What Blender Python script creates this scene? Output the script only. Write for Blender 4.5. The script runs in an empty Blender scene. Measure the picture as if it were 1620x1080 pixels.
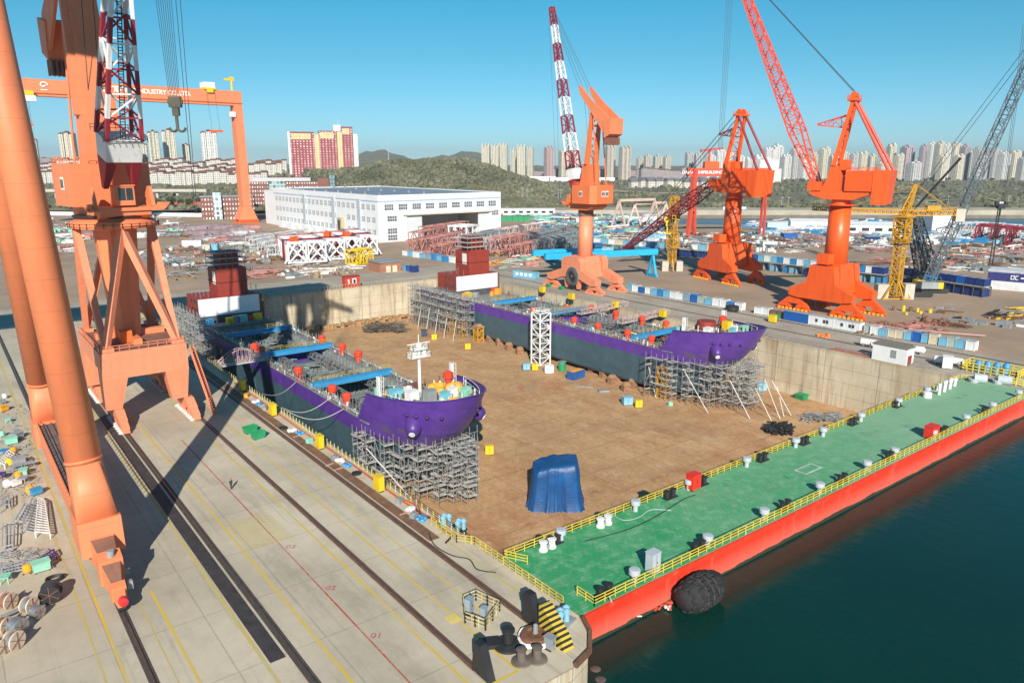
import bpy, bmesh, math, random
from mathutils import Vector, Matrix
from mathutils.geometry import tessellate_polygon
random.seed(7)
R = math.radians
SC = bpy.context.scene
COL = SC.collection
# ------------------------------------------------------------------ camera, sky, sun, exposure
F, CX, CY, HY, H = 1180., 810., 540., 258., 50.
PIT, AZ = math.atan((CY-HY)/F), R(37.6)
cd = bpy.data.cameras.new('camera'); cam = bpy.data.objects.new('camera', cd); COL.objects.link(cam)
cam.location = (0, 0, H); cam.rotation_euler = (math.pi/2-PIT, 0, -AZ)
cd.sensor_width = 36; cd.lens = 36*F/1620; cd.clip_start = 1; cd.clip_end = 30000
SC.camera = cam
SUN_EL, SUN_AZ = R(29.5), math.atan2(-0.56, -0.83)
w = bpy.data.worlds.new('World'); SC.world = w; w.use_nodes = True
nt = w.node_tree; bg = nt.nodes['Background']
sky = nt.nodes.new('ShaderNodeTexSky'); sky.sky_type = 'NISHITA'; sky.sun_disc = False
sky.sun_elevation = SUN_EL; sky.sun_rotation = SUN_AZ; sky.air_density = 1.0; sky.dust_density = 0.0; sky.ozone_density = 5.0
tcw = nt.nodes.new('ShaderNodeTexCoord'); sxw = nt.nodes.new('ShaderNodeSeparateXYZ'); nt.links.new(tcw.outputs['Generated'], sxw.inputs[0])
rw = nt.nodes.new('ShaderNodeValToRGB'); nt.links.new(sxw.outputs[2], rw.inputs[0])   # clear cyan autumn air: less white near the horizon
for p_, c_ in ((0., (.62, .94, 1.26)), (.06, (.55, .94, 1.12)), (.127, (.39, .94, .97)), (.20, (.27, 1.0, 1.0)), (.5, (.22, .95, .95))):
    e_ = rw.color_ramp.elements[0] if p_ == 0 else rw.color_ramp.elements.new(p_)
    e_.position = p_; e_.color = (c_[0]/1.34, c_[1]/1.34, c_[2]/1.34, 1)
rw.color_ramp.elements.remove(rw.color_ramp.elements[-1])
mxw = nt.nodes.new('ShaderNodeMix'); mxw.data_type = 'RGBA'; mxw.blend_type = 'MULTIPLY'; mxw.inputs[0].default_value = 1
nt.links.new(sky.outputs[0], mxw.inputs[6]); nt.links.new(rw.outputs[0], mxw.inputs[7]); nt.links.new(mxw.outputs[2], bg.inputs[0]); bg.inputs[1].default_value = 0.090
sl = bpy.data.lights.new('sun', 'SUN'); sl.energy = 4.6; sl.angle = R(0.5); sl.color = (1, .93, .82)
so = bpy.data.objects.new('sun', sl); COL.objects.link(so)
so.rotation_euler = Vector((0.56*math.cos(SUN_EL), 0.83*math.cos(SUN_EL), -math.sin(SUN_EL))).to_track_quat('-Z', 'Y').to_euler()
SC.view_settings.view_transform = 'Standard'; SC.view_settings.look = 'None'
SC.view_settings.exposure = 0.55; SC.view_settings.gamma = 1
SC.cycles.volume_bounces = 0
SC.cycles.max_bounces = 5; SC.cycles.use_denoising = True

# ------------------------------------------------------------------ pixel of the photograph -> point in the place
hV = Vector((math.sin(AZ), math.cos(AZ), 0)); rV = Vector((math.cos(AZ), -math.sin(AZ), 0)); zV = Vector((0, 0, 1))
fV = hV*math.cos(PIT)-zV*math.sin(PIT); uV = hV*math.sin(PIT)+zV*math.cos(PIT); C0 = Vector((0, 0, H))
def ray(x, y): return fV*F+rV*(x-CX)-uV*(y-CY)
def P(x, y, z=0.):
    d = ray(x, y); return C0+d*((z-H)/d.z)
def PD(x, y, D):                      # at forward distance D
    d = ray(x, y); return C0+d*(D/d.dot(hV))
def HZ(b, y):                         # height over b seen at image row y
    v = Vector((b[0], b[1], 0)); k = (CY-y)/F
    return (k*v.dot(fV)-v.dot(uV))/(uV.z-k*fV.z)+H
def DL(d, l, z=0.): return hV*d+rV*l+zV*z

# ------------------------------------------------------------------ materials
MC = {}
def newmat(name):
    m = bpy.data.materials.new(name); m.use_nodes = True
    t = m.node_tree; b = t.nodes['Principled BSDF']; return m, t, b
def nd(t, k, **a):
    n = t.nodes.new(k)
    for q, v in a.items(): setattr(n, q, v)
    return n
def noise(t, sc, vec=None, det=5, rough=.6):
    n = nd(t, 'ShaderNodeTexNoise'); n.inputs['Scale'].default_value = sc; n.inputs['Detail'].default_value = det; n.inputs['Roughness'].default_value = rough
    if vec is not None: t.links.new(vec, n.inputs['Vector'])
    return n.outputs[0]
def math2(t, op, a, b=None, c=None):
    n = nd(t, 'ShaderNodeMath', operation=op)
    for i, x in enumerate((a, b, c)):
        if x is None: continue
        if isinstance(x, (int, float)): n.inputs[i].default_value = x
        else: t.links.new(x, n.inputs[i])
    return n.outputs[0]
def ramp(t, fac, a, b):
    n = nd(t, 'ShaderNodeMapRange'); n.inputs[1].default_value = a; n.inputs[2].default_value = b
    t.links.new(fac, n.inputs[0]); return n.outputs[0]
def mix(t, fac, a, b):
    n = nd(t, 'ShaderNodeMix', data_type='RGBA')
    for s, x in ((n.inputs[0], fac), (n.inputs[6], a), (n.inputs[7], b)):
        if isinstance(x, (int, float)): s.default_value = x
        elif isinstance(x, tuple): s.default_value = x if len(x) == 4 else (*x, 1)
        else: t.links.new(x, s)
    return n.outputs[2]
def mapping(t, vec, scale):
    n = nd(t, 'ShaderNodeMapping'); n.inputs['Scale'].default_value = scale; t.links.new(vec, n.inputs[0]); return n.outputs[0]
def M(name, rgb, rough=.55, metal=0., var=.18, scale=.4, streak=None, bump=0., rust=None, seam=0.):
    """painted / plain surface: colour with uneven tone; streak = colour of vertical runs, rust = colour of patches"""
    if name in MC: return MC[name]
    m, t, b = newmat(name); tc = nd(t, 'ShaderNodeTexCoord').outputs['Object']
    c1 = tuple(min(1, x*(1+var)) for x in rgb); c2 = tuple(x*(1-var) for x in rgb)
    n1 = noise(t, scale, tc, 6); col = mix(t, ramp(t, n1, .3, .7), c2, c1)
    if streak:
        s = noise(t, 1.0, mapping(t, tc, (1.2, 1.2, .07)), 4); col = mix(t, math2(t, 'MULTIPLY', ramp(t, s, .52, .75), .75), col, streak)
    if rust:
        s = noise(t, scale*2.3, tc, 8, .7); col = mix(t, math2(t, 'MULTIPLY', ramp(t, s, .56, .68), .8), col, rust)
    if seam:      # welded plate seams and the grime that gathers along them
        sx = nd(t, 'ShaderNodeSeparateXYZ'); t.links.new(tc, sx.inputs[0]); f = lambda o, p: math2(t, 'LESS_THAN', math2(t, 'FRACT', math2(t, 'DIVIDE', math2(t, 'ADD', sx.outputs[o], 200.3), p)), .028)
        mk = f(2, seam); col = mix(t, math2(t, 'MULTIPLY', mk, .22), col, tuple(x*.3 for x in rgb))
        g = noise(t, .5, mapping(t, tc, (1, 1, .12)), 7, .7); col = mix(t, math2(t, 'MULTIPLY', ramp(t, g, .50, .78), .4), col, tuple(x*.5+.02 for x in rgb))
        g = noise(t, .9, tc, 9, .75); col = mix(t, math2(t, 'MULTIPLY', ramp(t, g, .62, .72), .6), col, (.20, .075, .03))
    t.links.new(col, b.inputs['Base Color']); b.inputs['Metallic'].default_value = metal
    rn = ramp(t, noise(t, scale*3, tc, 3), 0, 1); t.links.new(math2(t, 'MULTIPLY_ADD', rn, .25, rough-.12), b.inputs['Roughness'])
    if bump:
        bn = nd(t, 'ShaderNodeBump'); bn.inputs['Strength'].default_value = bump; bn.inputs['Distance'].default_value = .15
        t.links.new(noise(t, scale*8, tc, 6), bn.inputs['Height']); t.links.new(bn.outputs[0], b.inputs['Normal'])
    MC[name] = m; return m
def facade(name, wall, win, fx, fz, wx=.55, wz=.55, band=None, rough=.7, z0=0.):
    """wall with rows of windows set by the object's own coordinates"""
    if name in MC: return MC[name]
    m, t, b = newmat(name); tcn = nd(t, 'ShaderNodeTexCoord'); sx = nd(t, 'ShaderNodeSeparateXYZ'); t.links.new(tcn.outputs['Object'], sx.inputs[0])
    sn = nd(t, 'ShaderNodeSeparateXYZ'); t.links.new(tcn.outputs['Normal'], sn.inputs[0])
    ax = math2(t, 'ABSOLUTE', sn.outputs[0]); ay = math2(t, 'ABSOLUTE', sn.outputs[1]); az = math2(t, 'ABSOLUTE', sn.outputs[2])
    u = math2(t, 'ADD', math2(t, 'MULTIPLY', sx.outputs[0], ay), math2(t, 'MULTIPLY', sx.outputs[1], ax))
    cu = math2(t, 'DIVIDE', math2(t, 'ADD', u, 500.), fx); cz = math2(t, 'DIVIDE', math2(t, 'ADD', sx.outputs[2], z0), fz)
    mu = math2(t, 'LESS_THAN', math2(t, 'FRACT', cu), wx); mz = math2(t, 'LESS_THAN', math2(t, 'FRACT', cz), wz)
    cell = nd(t, 'ShaderNodeCombineXYZ'); t.links.new(math2(t, 'FLOOR', cu), cell.inputs[0]); t.links.new(math2(t, 'FLOOR', cz), cell.inputs[1])
    wn = nd(t, 'ShaderNodeTexWhiteNoise'); t.links.new(cell.outputs[0], wn.inputs[0])
    wincol = mix(t, wn.outputs[0], tuple(x*.45 for x in win), tuple(min(1, x*1.7) for x in win))
    n1 = noise(t, .12, tcn.outputs['Object'], 5); base = mix(t, ramp(t, n1, .3, .7), tuple(x*.86 for x in wall), tuple(min(1, x*1.06) for x in wall))
    if band:
        base = mix(t, math2(t, 'MULTIPLY', math2(t, 'GREATER_THAN', math2(t, 'FRACT', cz), .86), .6), base, band)
    mk = math2(t, 'MULTIPLY', math2(t, 'MULTIPLY', mu, mz), math2(t, 'LESS_THAN', az, .5))
    t.links.new(mix(t, mk, base, wincol), b.inputs['Base Color'])
    t.links.new(math2(t, 'MULTIPLY_ADD', mk, -.45, rough), b.inputs['Roughness'])
    MC[name] = m; return m
def leafmat(name, a, c):
    if name in MC: return MC[name]
    m, t, b = newmat(name); g = nd(t, 'ShaderNodeNewGeometry'); tc = nd(t, 'ShaderNodeTexCoord').outputs['Object']
    col = mix(t, g.outputs['Random Per Island'], a, c); col = mix(t, ramp(t, noise(t, .02, tc, 4), .35, .65), col, tuple(x*.6 for x in a))
    t.links.new(col, b.inputs['Base Color']); b.inputs['Roughness'].default_value = .8
    MC[name] = m; return m

# ------------------------------------------------------------------ mesh collector
ROOTM = {}
I4 = Matrix.Identity(4)
class MB:
    def __init__(s, M=None): s.v = []; s.f = []; s.mi = []; s.m = 0; s.M = M
    def add(s, vs, fs):
        n = len(s.v)
        if s.M is not None: vs = [s.M @ Vector(p) for p in vs]
        s.v.extend([tuple(p) for p in vs]); s.f.extend([tuple(i+n for i in q) for q in fs]); s.mi.extend([s.m]*len(fs)); return s
    BF = [(0, 3, 2, 1), (4, 5, 6, 7), (0, 1, 5, 4), (1, 2, 6, 5), (2, 3, 7, 6), (3, 0, 4, 7)]
    def bx(s, x0, x1, y0, y1, z0, z1):
        return s.add([(x0, y0, z0), (x1, y0, z0), (x1, y1, z0), (x0, y1, z0), (x0, y0, z1), (x1, y0, z1), (x1, y1, z1), (x0, y1, z1)], s.BF)
    def box(s, c, sz, rz=0.):
        a, b, h = sz[0]/2, sz[1]/2, sz[2]; cs, sn = math.cos(rz), math.sin(rz); vs = []
        for z in (c[2], c[2]+h):
            for x, y in ((-a, -b), (a, -b), (a, b), (-a, b)): vs.append((c[0]+x*cs-y*sn, c[1]+x*sn+y*cs, z))
        return s.add(vs, s.BF)
    def hexa(s, lo, hi): return s.add(list(lo)+list(hi), s.BF)   # 4 lower + 4 upper corners, counter-clockwise
    def frame(s, a, b, up=None):
        a, b = Vector(a), Vector(b); d = (b-a).normalized(); u = Vector(up) if up is not None else (Vector((0, 0, 1)) if abs(d.z) < .95 else Vector((1, 0, 0)))
        x = d.cross(u).normalized(); return a, b, d, x, x.cross(d)
    def bar(s, a, b, w, h=None, w2=None, h2=None, up=None):
        a, b, d, x, y = s.frame(a, b, up); h = h or w; w2 = w2 or w; h2 = h2 or h
        f = lambda p, ww, hh: [p-x*ww/2-y*hh/2, p+x*ww/2-y*hh/2, p+x*ww/2+y*hh/2, p-x*ww/2+y*hh/2]
        return s.add(f(a, w, h)+f(b, w2, h2), s.BF)
    def tube(s, a, b, r, n=8, r2=None, caps=True):
        a, b, d, x, y = s.frame(a, b); r2 = r if r2 is None else r2
        vs = [p+(x*math.cos(k*2*math.pi/n)+y*math.sin(k*2*math.pi/n))*rr for p, rr in ((a, r), (b, r2)) for k in range(n)]
        fs = [(k, (k+1) % n, n+(k+1) % n, n+k) for k in range(n)]
        if caps: fs += [tuple(range(n-1, -1, -1)), tuple(range(n, 2*n))]
        return s.add(vs, fs)
    def lathe(s, c, prof, n=16, M=None):
        vs = []; k = len(prof)
        for r, z in prof:
            for i in range(n):
                p = Vector((r*math.cos(i*2*math.pi/n), r*math.sin(i*2*math.pi/n), z))
                vs.append((M @ p if M is not None else p)+Vector(c))
        fs = [(j*n+i, j*n+(i+1) % n, (j+1)*n+(i+1) % n, (j+1)*n+i) for j in range(k-1) for i in range(n)]
        fs += [tuple(range(n-1, -1, -1)), tuple((k-1)*n+i for i in range(n))]
        return s.add(vs, fs)
    def prism(s, pts, ext):               # planar outline swept along ext
        ext = Vector(ext); pts = [Vector(p) for p in pts]; n = len(pts)
        nrm = Vector((0, 0, 0))
        for i in range(n): nrm += pts[i].cross(pts[(i+1) % n])
        if nrm.dot(ext) < 0: pts.reverse()
        return s.add(pts+[p+ext for p in pts], [tuple(range(n-1, -1, -1)), tuple(range(n, 2*n))]+[(i, (i+1) % n, n+(i+1) % n, n+i) for i in range(n)])
    def sheet(s, pts): return s.add(pts, [tuple(range(len(pts)))])
    def poly(s, pts, r, n=5):
        for a, b in zip(pts[:-1], pts[1:]): s.tube(a, b, r, n, caps=False)
        return s
    def truss(s, a, b, wa, wb, n, rc, rb, up=None, mats=None, tri=False, ha=None, hb=None, x2=True):
        """four-chord lattice between a and b; wa/wb width at the ends, ha/hb depth"""
        a, b, d, x, y = s.frame(a, b, up); ha = ha or wa; hb = hb or wb; prev = None; L = (b-a)
        cs = [(-1, -1), (1, -1), (1, 1), (-1, 1)]
        for i in range(n+1):
            t = i/n; p = a+L*t; ww, hh = (wa+(wb-wa)*t)/2, (ha+(hb-ha)*t)/2
            q = [p+x*ww*c[0]+y*hh*c[1] for c in cs]
            if mats and i: s.m = mats[(i-1) % len(mats)] if not callable(mats) else mats((i-.5)/n)
            if prev:
                for k in range(4):
                    s.bar(prev[k], q[k], rc*2); k2 = (k+1) % 4
                    if i % 2 ^ k % 2: s.bar(prev[k], q[k2], rb*2)
                    else: s.bar(prev[k2], q[k], rb*2)
            for k in range(4): s.bar(q[k], q[(k+1) % 4], rb*2)
            prev = q
        return s
    def rail(s, pts, h=1.1, step=2., r=.04, rails=2):
        for a, b in zip(pts[:-1], pts[1:]):
            a, b = Vector(a), Vector(b); n = max(1, int((b-a).length/step+.5))
            for i in range(n+1): p = a.lerp(b, i/n); s.bar(p, p+zV*h, r*2)
            for k in range(rails): o = zV*h*(k+1)/rails; s.bar(a+o, b+o, r*2)
        return s
    def build(s, name, mat, parent=None, world=True, smooth=False):
        me = bpy.data.meshes.new(name); vs = s.v
        o = bpy.data.objects.new(name, me); COL.objects.link(o)
        if parent is not None:
            if world:
                pm = parent; Mi = (ROOTM[pm.name] if pm.name in ROOTM else I4).inverted(); vs = [tuple(Mi @ Vector(p)) for p in vs]
            o.parent = parent; ROOTM[o.name] = ROOTM.get(parent.name, I4)
        else:
            if world and vs:
                xs, ys, zs = zip(*vs); c = Vector(((min(xs)+max(xs))/2, (min(ys)+max(ys))/2, min(zs)))
                vs = [(p[0]-c.x, p[1]-c.y, p[2]-c.z) for p in vs]; o.location = c; ROOTM[o.name] = Matrix.Translation(c)
        me.from_pydata(vs, [], s.f)
        for q in (mat if isinstance(mat, (list, tuple)) else [mat]): me.materials.append(q)
        if max(s.mi, default=0): me.polygons.foreach_set('material_index', s.mi)
        if smooth: me.polygons.foreach_set('use_smooth', [True]*len(me.polygons))
        me.update(); return o
def tag(o, label=None, cat=None, group=None, kind=None):
    if label: o['label'] = label
    if cat: o['category'] = cat
    if group: o['group'] = group
    if kind: o['kind'] = kind
    return o
def thing(name, label, cat, loc=(0, 0, 0), rz=0., group=None):
    o = bpy.data.objects.new(name, None); COL.objects.link(o); o.location = loc; o.rotation_euler = (0, 0, rz); o.empty_display_size = .5
    ROOTM[o.name] = Matrix.Translation(Vector(loc)) @ Matrix.Rotation(rz, 4, 'Z'); return tag(o, label, cat, group)
def dup(root, loc, rz=0., label=None, scale=None):
    r = root.copy(); COL.objects.link(r); r.location = loc; r.rotation_euler = (0, 0, rz)
    if scale: r.scale = scale
    if label: r['label'] = label
    for ch in list(root.children):
        c = ch.copy(); COL.objects.link(c); c.parent = r
        for g in list(ch.children):
            d = g.copy(); COL.objects.link(d); d.parent = c
    return r
def struct(name, mb, mat, label=None, smooth=False):
    return tag(mb.build(name, mat, smooth=smooth), label, name.replace('_', ' '), kind='structure')
def textmesh(s, size, mat, name, parent, mw, depth=.03, align='CENTER', spacing=1.):
    cu = bpy.data.curves.new(name, 'FONT'); cu.body = s; cu.size = size; cu.extrude = depth; cu.align_x = align; cu.align_y = 'CENTER'; cu.space_character = spacing; cu.offset = .02*size
    tmp = bpy.data.objects.new(name, cu); COL.objects.link(tmp); dg = bpy.context.evaluated_depsgraph_get()
    me = bpy.data.meshes.new_from_object(tmp.evaluated_get(dg)); bpy.data.objects.remove(tmp)
    mb = MB(mw); mb.add([v.co for v in me.vertices], [tuple(p.vertices) for p in me.polygons]); return mb.build(name, mat, parent)
# ------------------------------------------------------------------ setting: ground, water, dock
def concrete(name, base, joint=None, stain=(.16, .11, .07), bw=6., bh=6., st=.5, tyre=False, crack=.35, rusty=False):
    m, t, b = newmat(name); tc = nd(t, 'ShaderNodeTexCoord').outputs['Object']
    n1 = noise(t, .035, tc, 8, .65); n2 = noise(t, .5, tc, 8, .7); n3 = noise(t, 4., tc, 4)
    col = mix(t, ramp(t, n1, .32, .68), tuple(x*.70 for x in base), tuple(x*1.18 for x in base))
    col = mix(t, math2(t, 'MULTIPLY', ramp(t, n2, .45, .75), .35), col, tuple(x*.62 for x in base))
    col = mix(t, math2(t, 'MULTIPLY', ramp(t, n3, .3, .9), .25), col, tuple(x*1.25 for x in base))
    s = noise(t, .09, mapping(t, tc, (1.6, .5, 1)), 9, .72); col = mix(t, math2(t, 'MULTIPLY', ramp(t, s, .52, .72), st), col, stain)
    if tyre:
        s = noise(t, .35, mapping(t, tc, (2.6, .12, 1)), 5, .6); col = mix(t, math2(t, 'MULTIPLY', ramp(t, s, .54, .75), .42), col, tuple(x*.45 for x in base))
    if joint:
        br = nd(t, 'ShaderNodeTexBrick'); br.offset = 0; br.inputs['Scale'].default_value = 1; br.inputs['Brick Width'].default_value = bw; br.inputs['Row Height'].default_value = bh
        br.inputs['Mortar Size'].default_value = .12; br.inputs['Mortar Smooth'].default_value = .6; br.inputs['Color1'].default_value = (.42,)*3+(1,); br.inputs['Color2'].default_value = (.58,)*3+(1,); br.inputs['Mortar'].default_value = (0, 0, 0, 1)
        t.links.new(tc, br.inputs[0]); fac = math2(t, 'MULTIPLY', br.outputs['Fac'], ramp(t, n2, .25, .5)); col = mix(t, math2(t, 'MULTIPLY', fac, .7 if crack > .5 else .36), col, joint)
        pl = nd(t, 'ShaderNodeSeparateColor'); t.links.new(br.outputs['Color'], pl.inputs[0])
        col = mix(t, math2(t, 'MULTIPLY', math2(t, 'SUBTRACT', pl.outputs[0], .42), crack), col, tuple(x*.5 for x in base))
    if rusty:     # rust, silt and scorch marks of a working dock floor
        for sc_, c_, k_, lo_, hi_, ms_ in ((.045, (.30, .13, .05), .6, .50, .66, (1, 1, 1)), (.16, (.60, .42, .25), .6, .52, .66, (1, .6, 1)), (.3, (.19, .10, .055), .6, .56, .68, (.5, 1.2, 1)), (.9, (.36, .14, .05), .75, .54, .66, (1, 1, 1)), (.05, (.38, .15, .055), .55, .52, .64, (1.6, .7, 1)), (3.2, (.20, .11, .06), .5, .55, .66, (1, 1, 1)), (1.7, (.24, .12, .06), .55, .52, .66, (1, .35, 1)), (.55, (.66, .50, .33), .55, .56, .68, (1, 1, 1)), (.08, (.30, .23, .16), .6, .56, .70, (1.4, .5, 1))):
            col = mix(t, math2(t, 'MULTIPLY', ramp(t, noise(t, sc_, mapping(t, tc, ms_), 9, .72), lo_, hi_), k_), col, c_)
    t.links.new(col, b.inputs['Base Color']); b.inputs['Roughness'].default_value = .85
    bn = nd(t, 'ShaderNodeBump'); bn.inputs['Strength'].default_value = .25; bn.inputs['Distance'].default_value = .05; t.links.new(n2, bn.inputs['Height']); t.links.new(bn.outputs[0], b.inputs['Normal'])
    return m
mQuay = concrete('quay concrete', (.525, .46, .345), (.15, .125, .10), (.20, .16, .12), 9.4, 12, .5, tyre=True, crack=.12)
mRoad = concrete('road concrete', (.40, .35, .28), (.12, .10, .08), (.20, .15, .11), 12, 8, .5, tyre=True)
mEarth = concrete('yard earth', (.36, .255, .17), None, (.30, .275, .24), st=.85)
mFloor = concrete('dock floor', (.55, .335, .16), (.15, .075, .035), (.33, .13, .05), 17, 10.5, .85, crack=.6, rusty=True)
def ground():
    pts = [(-3000, 48.6), (45.5, 48.7), (48.3, 49.6), (50.6, 52), (52, 55), (52, 281), (189.6, 281), (189.6, 72), (191.4, 72), (191.4, -300), (1500, -500)]
    pts = [Vector((*p, 0)) for p in pts]
    pts += [DL(585, 3200), DL(600, 560), DL(612, 230), DL(640, 120), DL(735, 120), DL(735, 9000), DL(14000, 14000), DL(14000, -14000), DL(-200, -6000)]
    tr = tessellate_polygon([pts]); mb = MB(); mb.add(pts, [tuple(q) for q in tr])
    for i, f in enumerate(mb.f):
        a, b, c = (Vector(mb.v[k]) for k in f)
        if (b-a).cross(c-a).z < 0: mb.f[i] = f[::-1]
    struct('ground', mb, mEarth)
ground()
struct('quay_pavement', MB().sheet([(-260, 48.7, .012), (45.4, 48.75, .012), (48.2, 49.7, .012), (50.5, 52.1, .012), (51.9, 55.1, .012), (51.9, 280.9, .012), (-260, 280.9, .012)]), mQuay)
struct('cross_road', MB().sheet([(-260, 281.1, .016), (217, 281.1, .016), (420, 283, .016), (420, 318, .016), (217, 316, .016), (-260, 306, .016)]), mRoad)
struct('quayside_road', MB().sheet([(191.5, -150, .02), (218.5, -150, .02), (218.5, 281, .02), (189.7, 281, .02), (189.7, 72.2, .02), (191.5, 72.2, .02)]), mRoad)
struct('dock_floor', MB().sheet([(50, 60, -15), (193, 60, -15), (193, 283, -15), (50, 283, -15)]), mFloor)
def water(name, c1, c2, sc, pts, rough, z=None):
    m, t, b = newmat(name); tc = nd(t, 'ShaderNodeTexCoord').outputs['Object']
    t.links.new(mix(t, ramp(t, noise(t, .012, tc, 3), .35, .65), c1, c2), b.inputs['Base Color']); b.inputs['Roughness'].default_value = rough; b.inputs['IOR'].default_value = 1.33
    n = noise(t, sc, mapping(t, tc, (1, .55, 1)), 6, .62); n2 = noise(t, sc*.13, tc, 3)
    bn = nd(t, 'ShaderNodeBump'); bn.inputs['Strength'].default_value = .55; bn.inputs['Distance'].default_value = .16
    t.links.new(math2(t, 'MULTIPLY_ADD', n2, 1.2, n), bn.inputs['Height']); t.links.new(bn.outputs[0], b.inputs['Normal'])
    return struct(name.replace(' ', '_'), MB().sheet(pts), m)
water('harbour water', (.002, .028, .021), (.003, .038, .029), .55, [(30, -700, -4.6), (191, -700, -4.6), (191, 60, -4.6), (30, 60, -4.6)], .1)
water('river water', (.01, .085, .15), (.014, .10, .17), .12, [tuple(DL(560, 90, -2.5)), tuple(DL(560, 3600, -2.5)), tuple(DL(745, 9500, -2.5)), tuple(DL(745, 90, -2.5))], .3)
# dock walls
def wallmat():
    m, t, b = newmat('dock wall concrete'); tc = nd(t, 'ShaderNodeTexCoord').outputs['Object']
    col = mix(t, ramp(t, noise(t, .09, tc, 8, .65), .3, .7), (.44, .36, .24), (.64, .57, .43))
    s = noise(t, 1., mapping(t, tc, (.42, .42, .035)), 6, .65); col = mix(t, math2(t, 'MULTIPLY', ramp(t, s, .50, .70), .75), col, (.24, .125, .05))
    s = noise(t, 1., mapping(t, tc, (1.3, 1.3, .05)), 4, .6); col = mix(t, math2(t, 'MULTIPLY', ramp(t, s, .58, .74), .65), col, (.10, .085, .065))
    s = noise(t, .2, tc, 7, .7); col = mix(t, math2(t, 'MULTIPLY', ramp(t, s, .55, .75), .4), col, (.62, .58, .50))
    sx = nd(t, 'ShaderNodeSeparateXYZ'); t.links.new(tc, sx.inputs[0])
    jz = math2(t, 'LESS_THAN', math2(t, 'FRACT', math2(t, 'DIVIDE', sx.outputs[2], 3.75)), .03)
    jx = math2(t, 'LESS_THAN', math2(t, 'FRACT', math2(t, 'DIVIDE', math2(t, 'ADD', sx.outputs[0], sx.outputs[1]), 15.)), .012)
    col = mix(t, math2(t, 'MULTIPLY', math2(t, 'MAXIMUM', jz, jx), .55), col, (.13, .09, .06))
    t.links.new(col, b.inputs['Base Color']); b.inputs['Roughness'].default_value = .88; return m
mWall = wallmat()
for nm, a, lab in (('dock_wall', (49, 52, 55, 284, -15.5, -.02), 'stained concrete dock wall on the near side below the crane quay'),
                   ('dock_wall', (189.6, 193, 72, 284, -15.5, -.02), 'rust streaked concrete dock wall along the right side below the white booth'),
                   ('dock_wall', (52, 189.6, 281, 284, -15.5, -.02), 'pale streaked concrete dock end wall beneath the red kiosk')):
    tag(MB().bx(*a).build(nm, mWall), lab, 'dock wall')
tag(MB().bx(191.4, 194, -150, 72, -15.5, -.02).build('quay_wall', mWall), 'concrete quay wall at the far end of the green floating gate', 'quay wall')
mb = MB(); mb.hexa([(-300, 48.9, -9), (45.5, 48.9, -9), (45.5, 52, -9), (-300, 52, -9)], [(-300, 48.6, -.03), (45.5, 48.6, -.03), (45.5, 52, -.03), (-300, 52, -.03)])
mb.hexa([(45.5, 48.7, -9), (48.3, 49.6, -9), (50.6, 52, -9), (45.5, 56, -9)], [(45.5, 48.7, -.03), (48.3, 49.6, -.03), (50.6, 52, -.03), (45.5, 56, -.03)])
mb.hexa([(45.6, 56.01, -9), (50.6, 52.01, -9), (52, 55, -9), (48.9, 57, -9)], [(45.6, 56.01, -.03), (50.6, 52.01, -.03), (52, 55, -.03), (48.9, 57, -.03)])
tag(mb.build('quay_wall', mWall), 'rust stained concrete quay wall with rounded corner above the dark water', 'quay wall')
mRust = M('rusty steel', (.16, .075, .04), .75, var=.3, scale=1.5, rust=(.26, .12, .05))
mSteelD = M('dark steel', (.035, .03, .03), .6, var=.3, scale=1)
mb = MB()
cor = [(44.6, 48.55), (45.6, 48.6), (48.4, 49.45), (50.75, 51.9), (51.9, 54.3)]
for a, b in zip(cor[1:-1], cor[2:]): mb.bar((*a, .18), (*b, .18), .45, .5)
tag(mb.build('corner_guard', mRust), 'rusty steel guard round the quay corner above the water', 'corner guard')
mb = MB(); 
for i in range(2): mb.lathe((50.6+i*.8, 49.9+i*1.6, -7.4), [(.2, 0), (1.2, .3), (1.3, 1.5), (1.2, 2.6), (.3, 2.9)], 14)
tag(mb.build('corner_fender', M('old rubber', (.10, .075, .06), .8, var=.35, scale=1.2, rust=(.2, .12, .07))), 'brown weathered rubber fender below the quay corner at the waterline', 'fender')
# painted markings and rails in the pavement
def worn(name, rgb, base=(.52, .455, .345), lo=.38, hi=.6):
    m, t, b = newmat(name); tc = nd(t, 'ShaderNodeTexCoord').outputs['Object']
    n = noise(t, 1.1, tc, 9, .75); n2 = noise(t, .06, tc, 3)
    t.links.new(mix(t, ramp(t, math2(t, 'MULTIPLY_ADD', n2, .5, math2(t, 'MULTIPLY', n, .75)), lo, hi), rgb, tuple(x*.9 for x in base)), b.inputs['Base Color']); b.inputs['Roughness'].default_value = .8; return m
mYel = worn('worn yellow paint', (.62, .43, .035), lo=.6, hi=.8); mRedP = worn('worn red paint', (.42, .04, .03), lo=.55, hi=.85)
mYelF = worn('faded yellow paint', (.50, .40, .10), lo=.58, hi=.82)
yl = MB()
for x, y0, y1, ww in ((14.6, 49.5, 90, .3), (8.9, 49.5, 280, .28), (35.5, 49.5, 270, .26), (40.6, 52, 200, .26), (26.55, 49.5, 270, .3), (43.7, 62, 160, .2)):
    yl.sheet([(x-ww/2, y0, .02), (x+ww/2, y0, .02), (x+ww/2, y1, .02), (x-ww/2, y1, .02)])
yl.sheet([(36.2, 51.6, .021), (40.75, 51.6, .021), (40.75, 51.9, .021), (36.2, 51.9, .021)])
struct('yellow_line', yl, mYel)
yf = MB()
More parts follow.
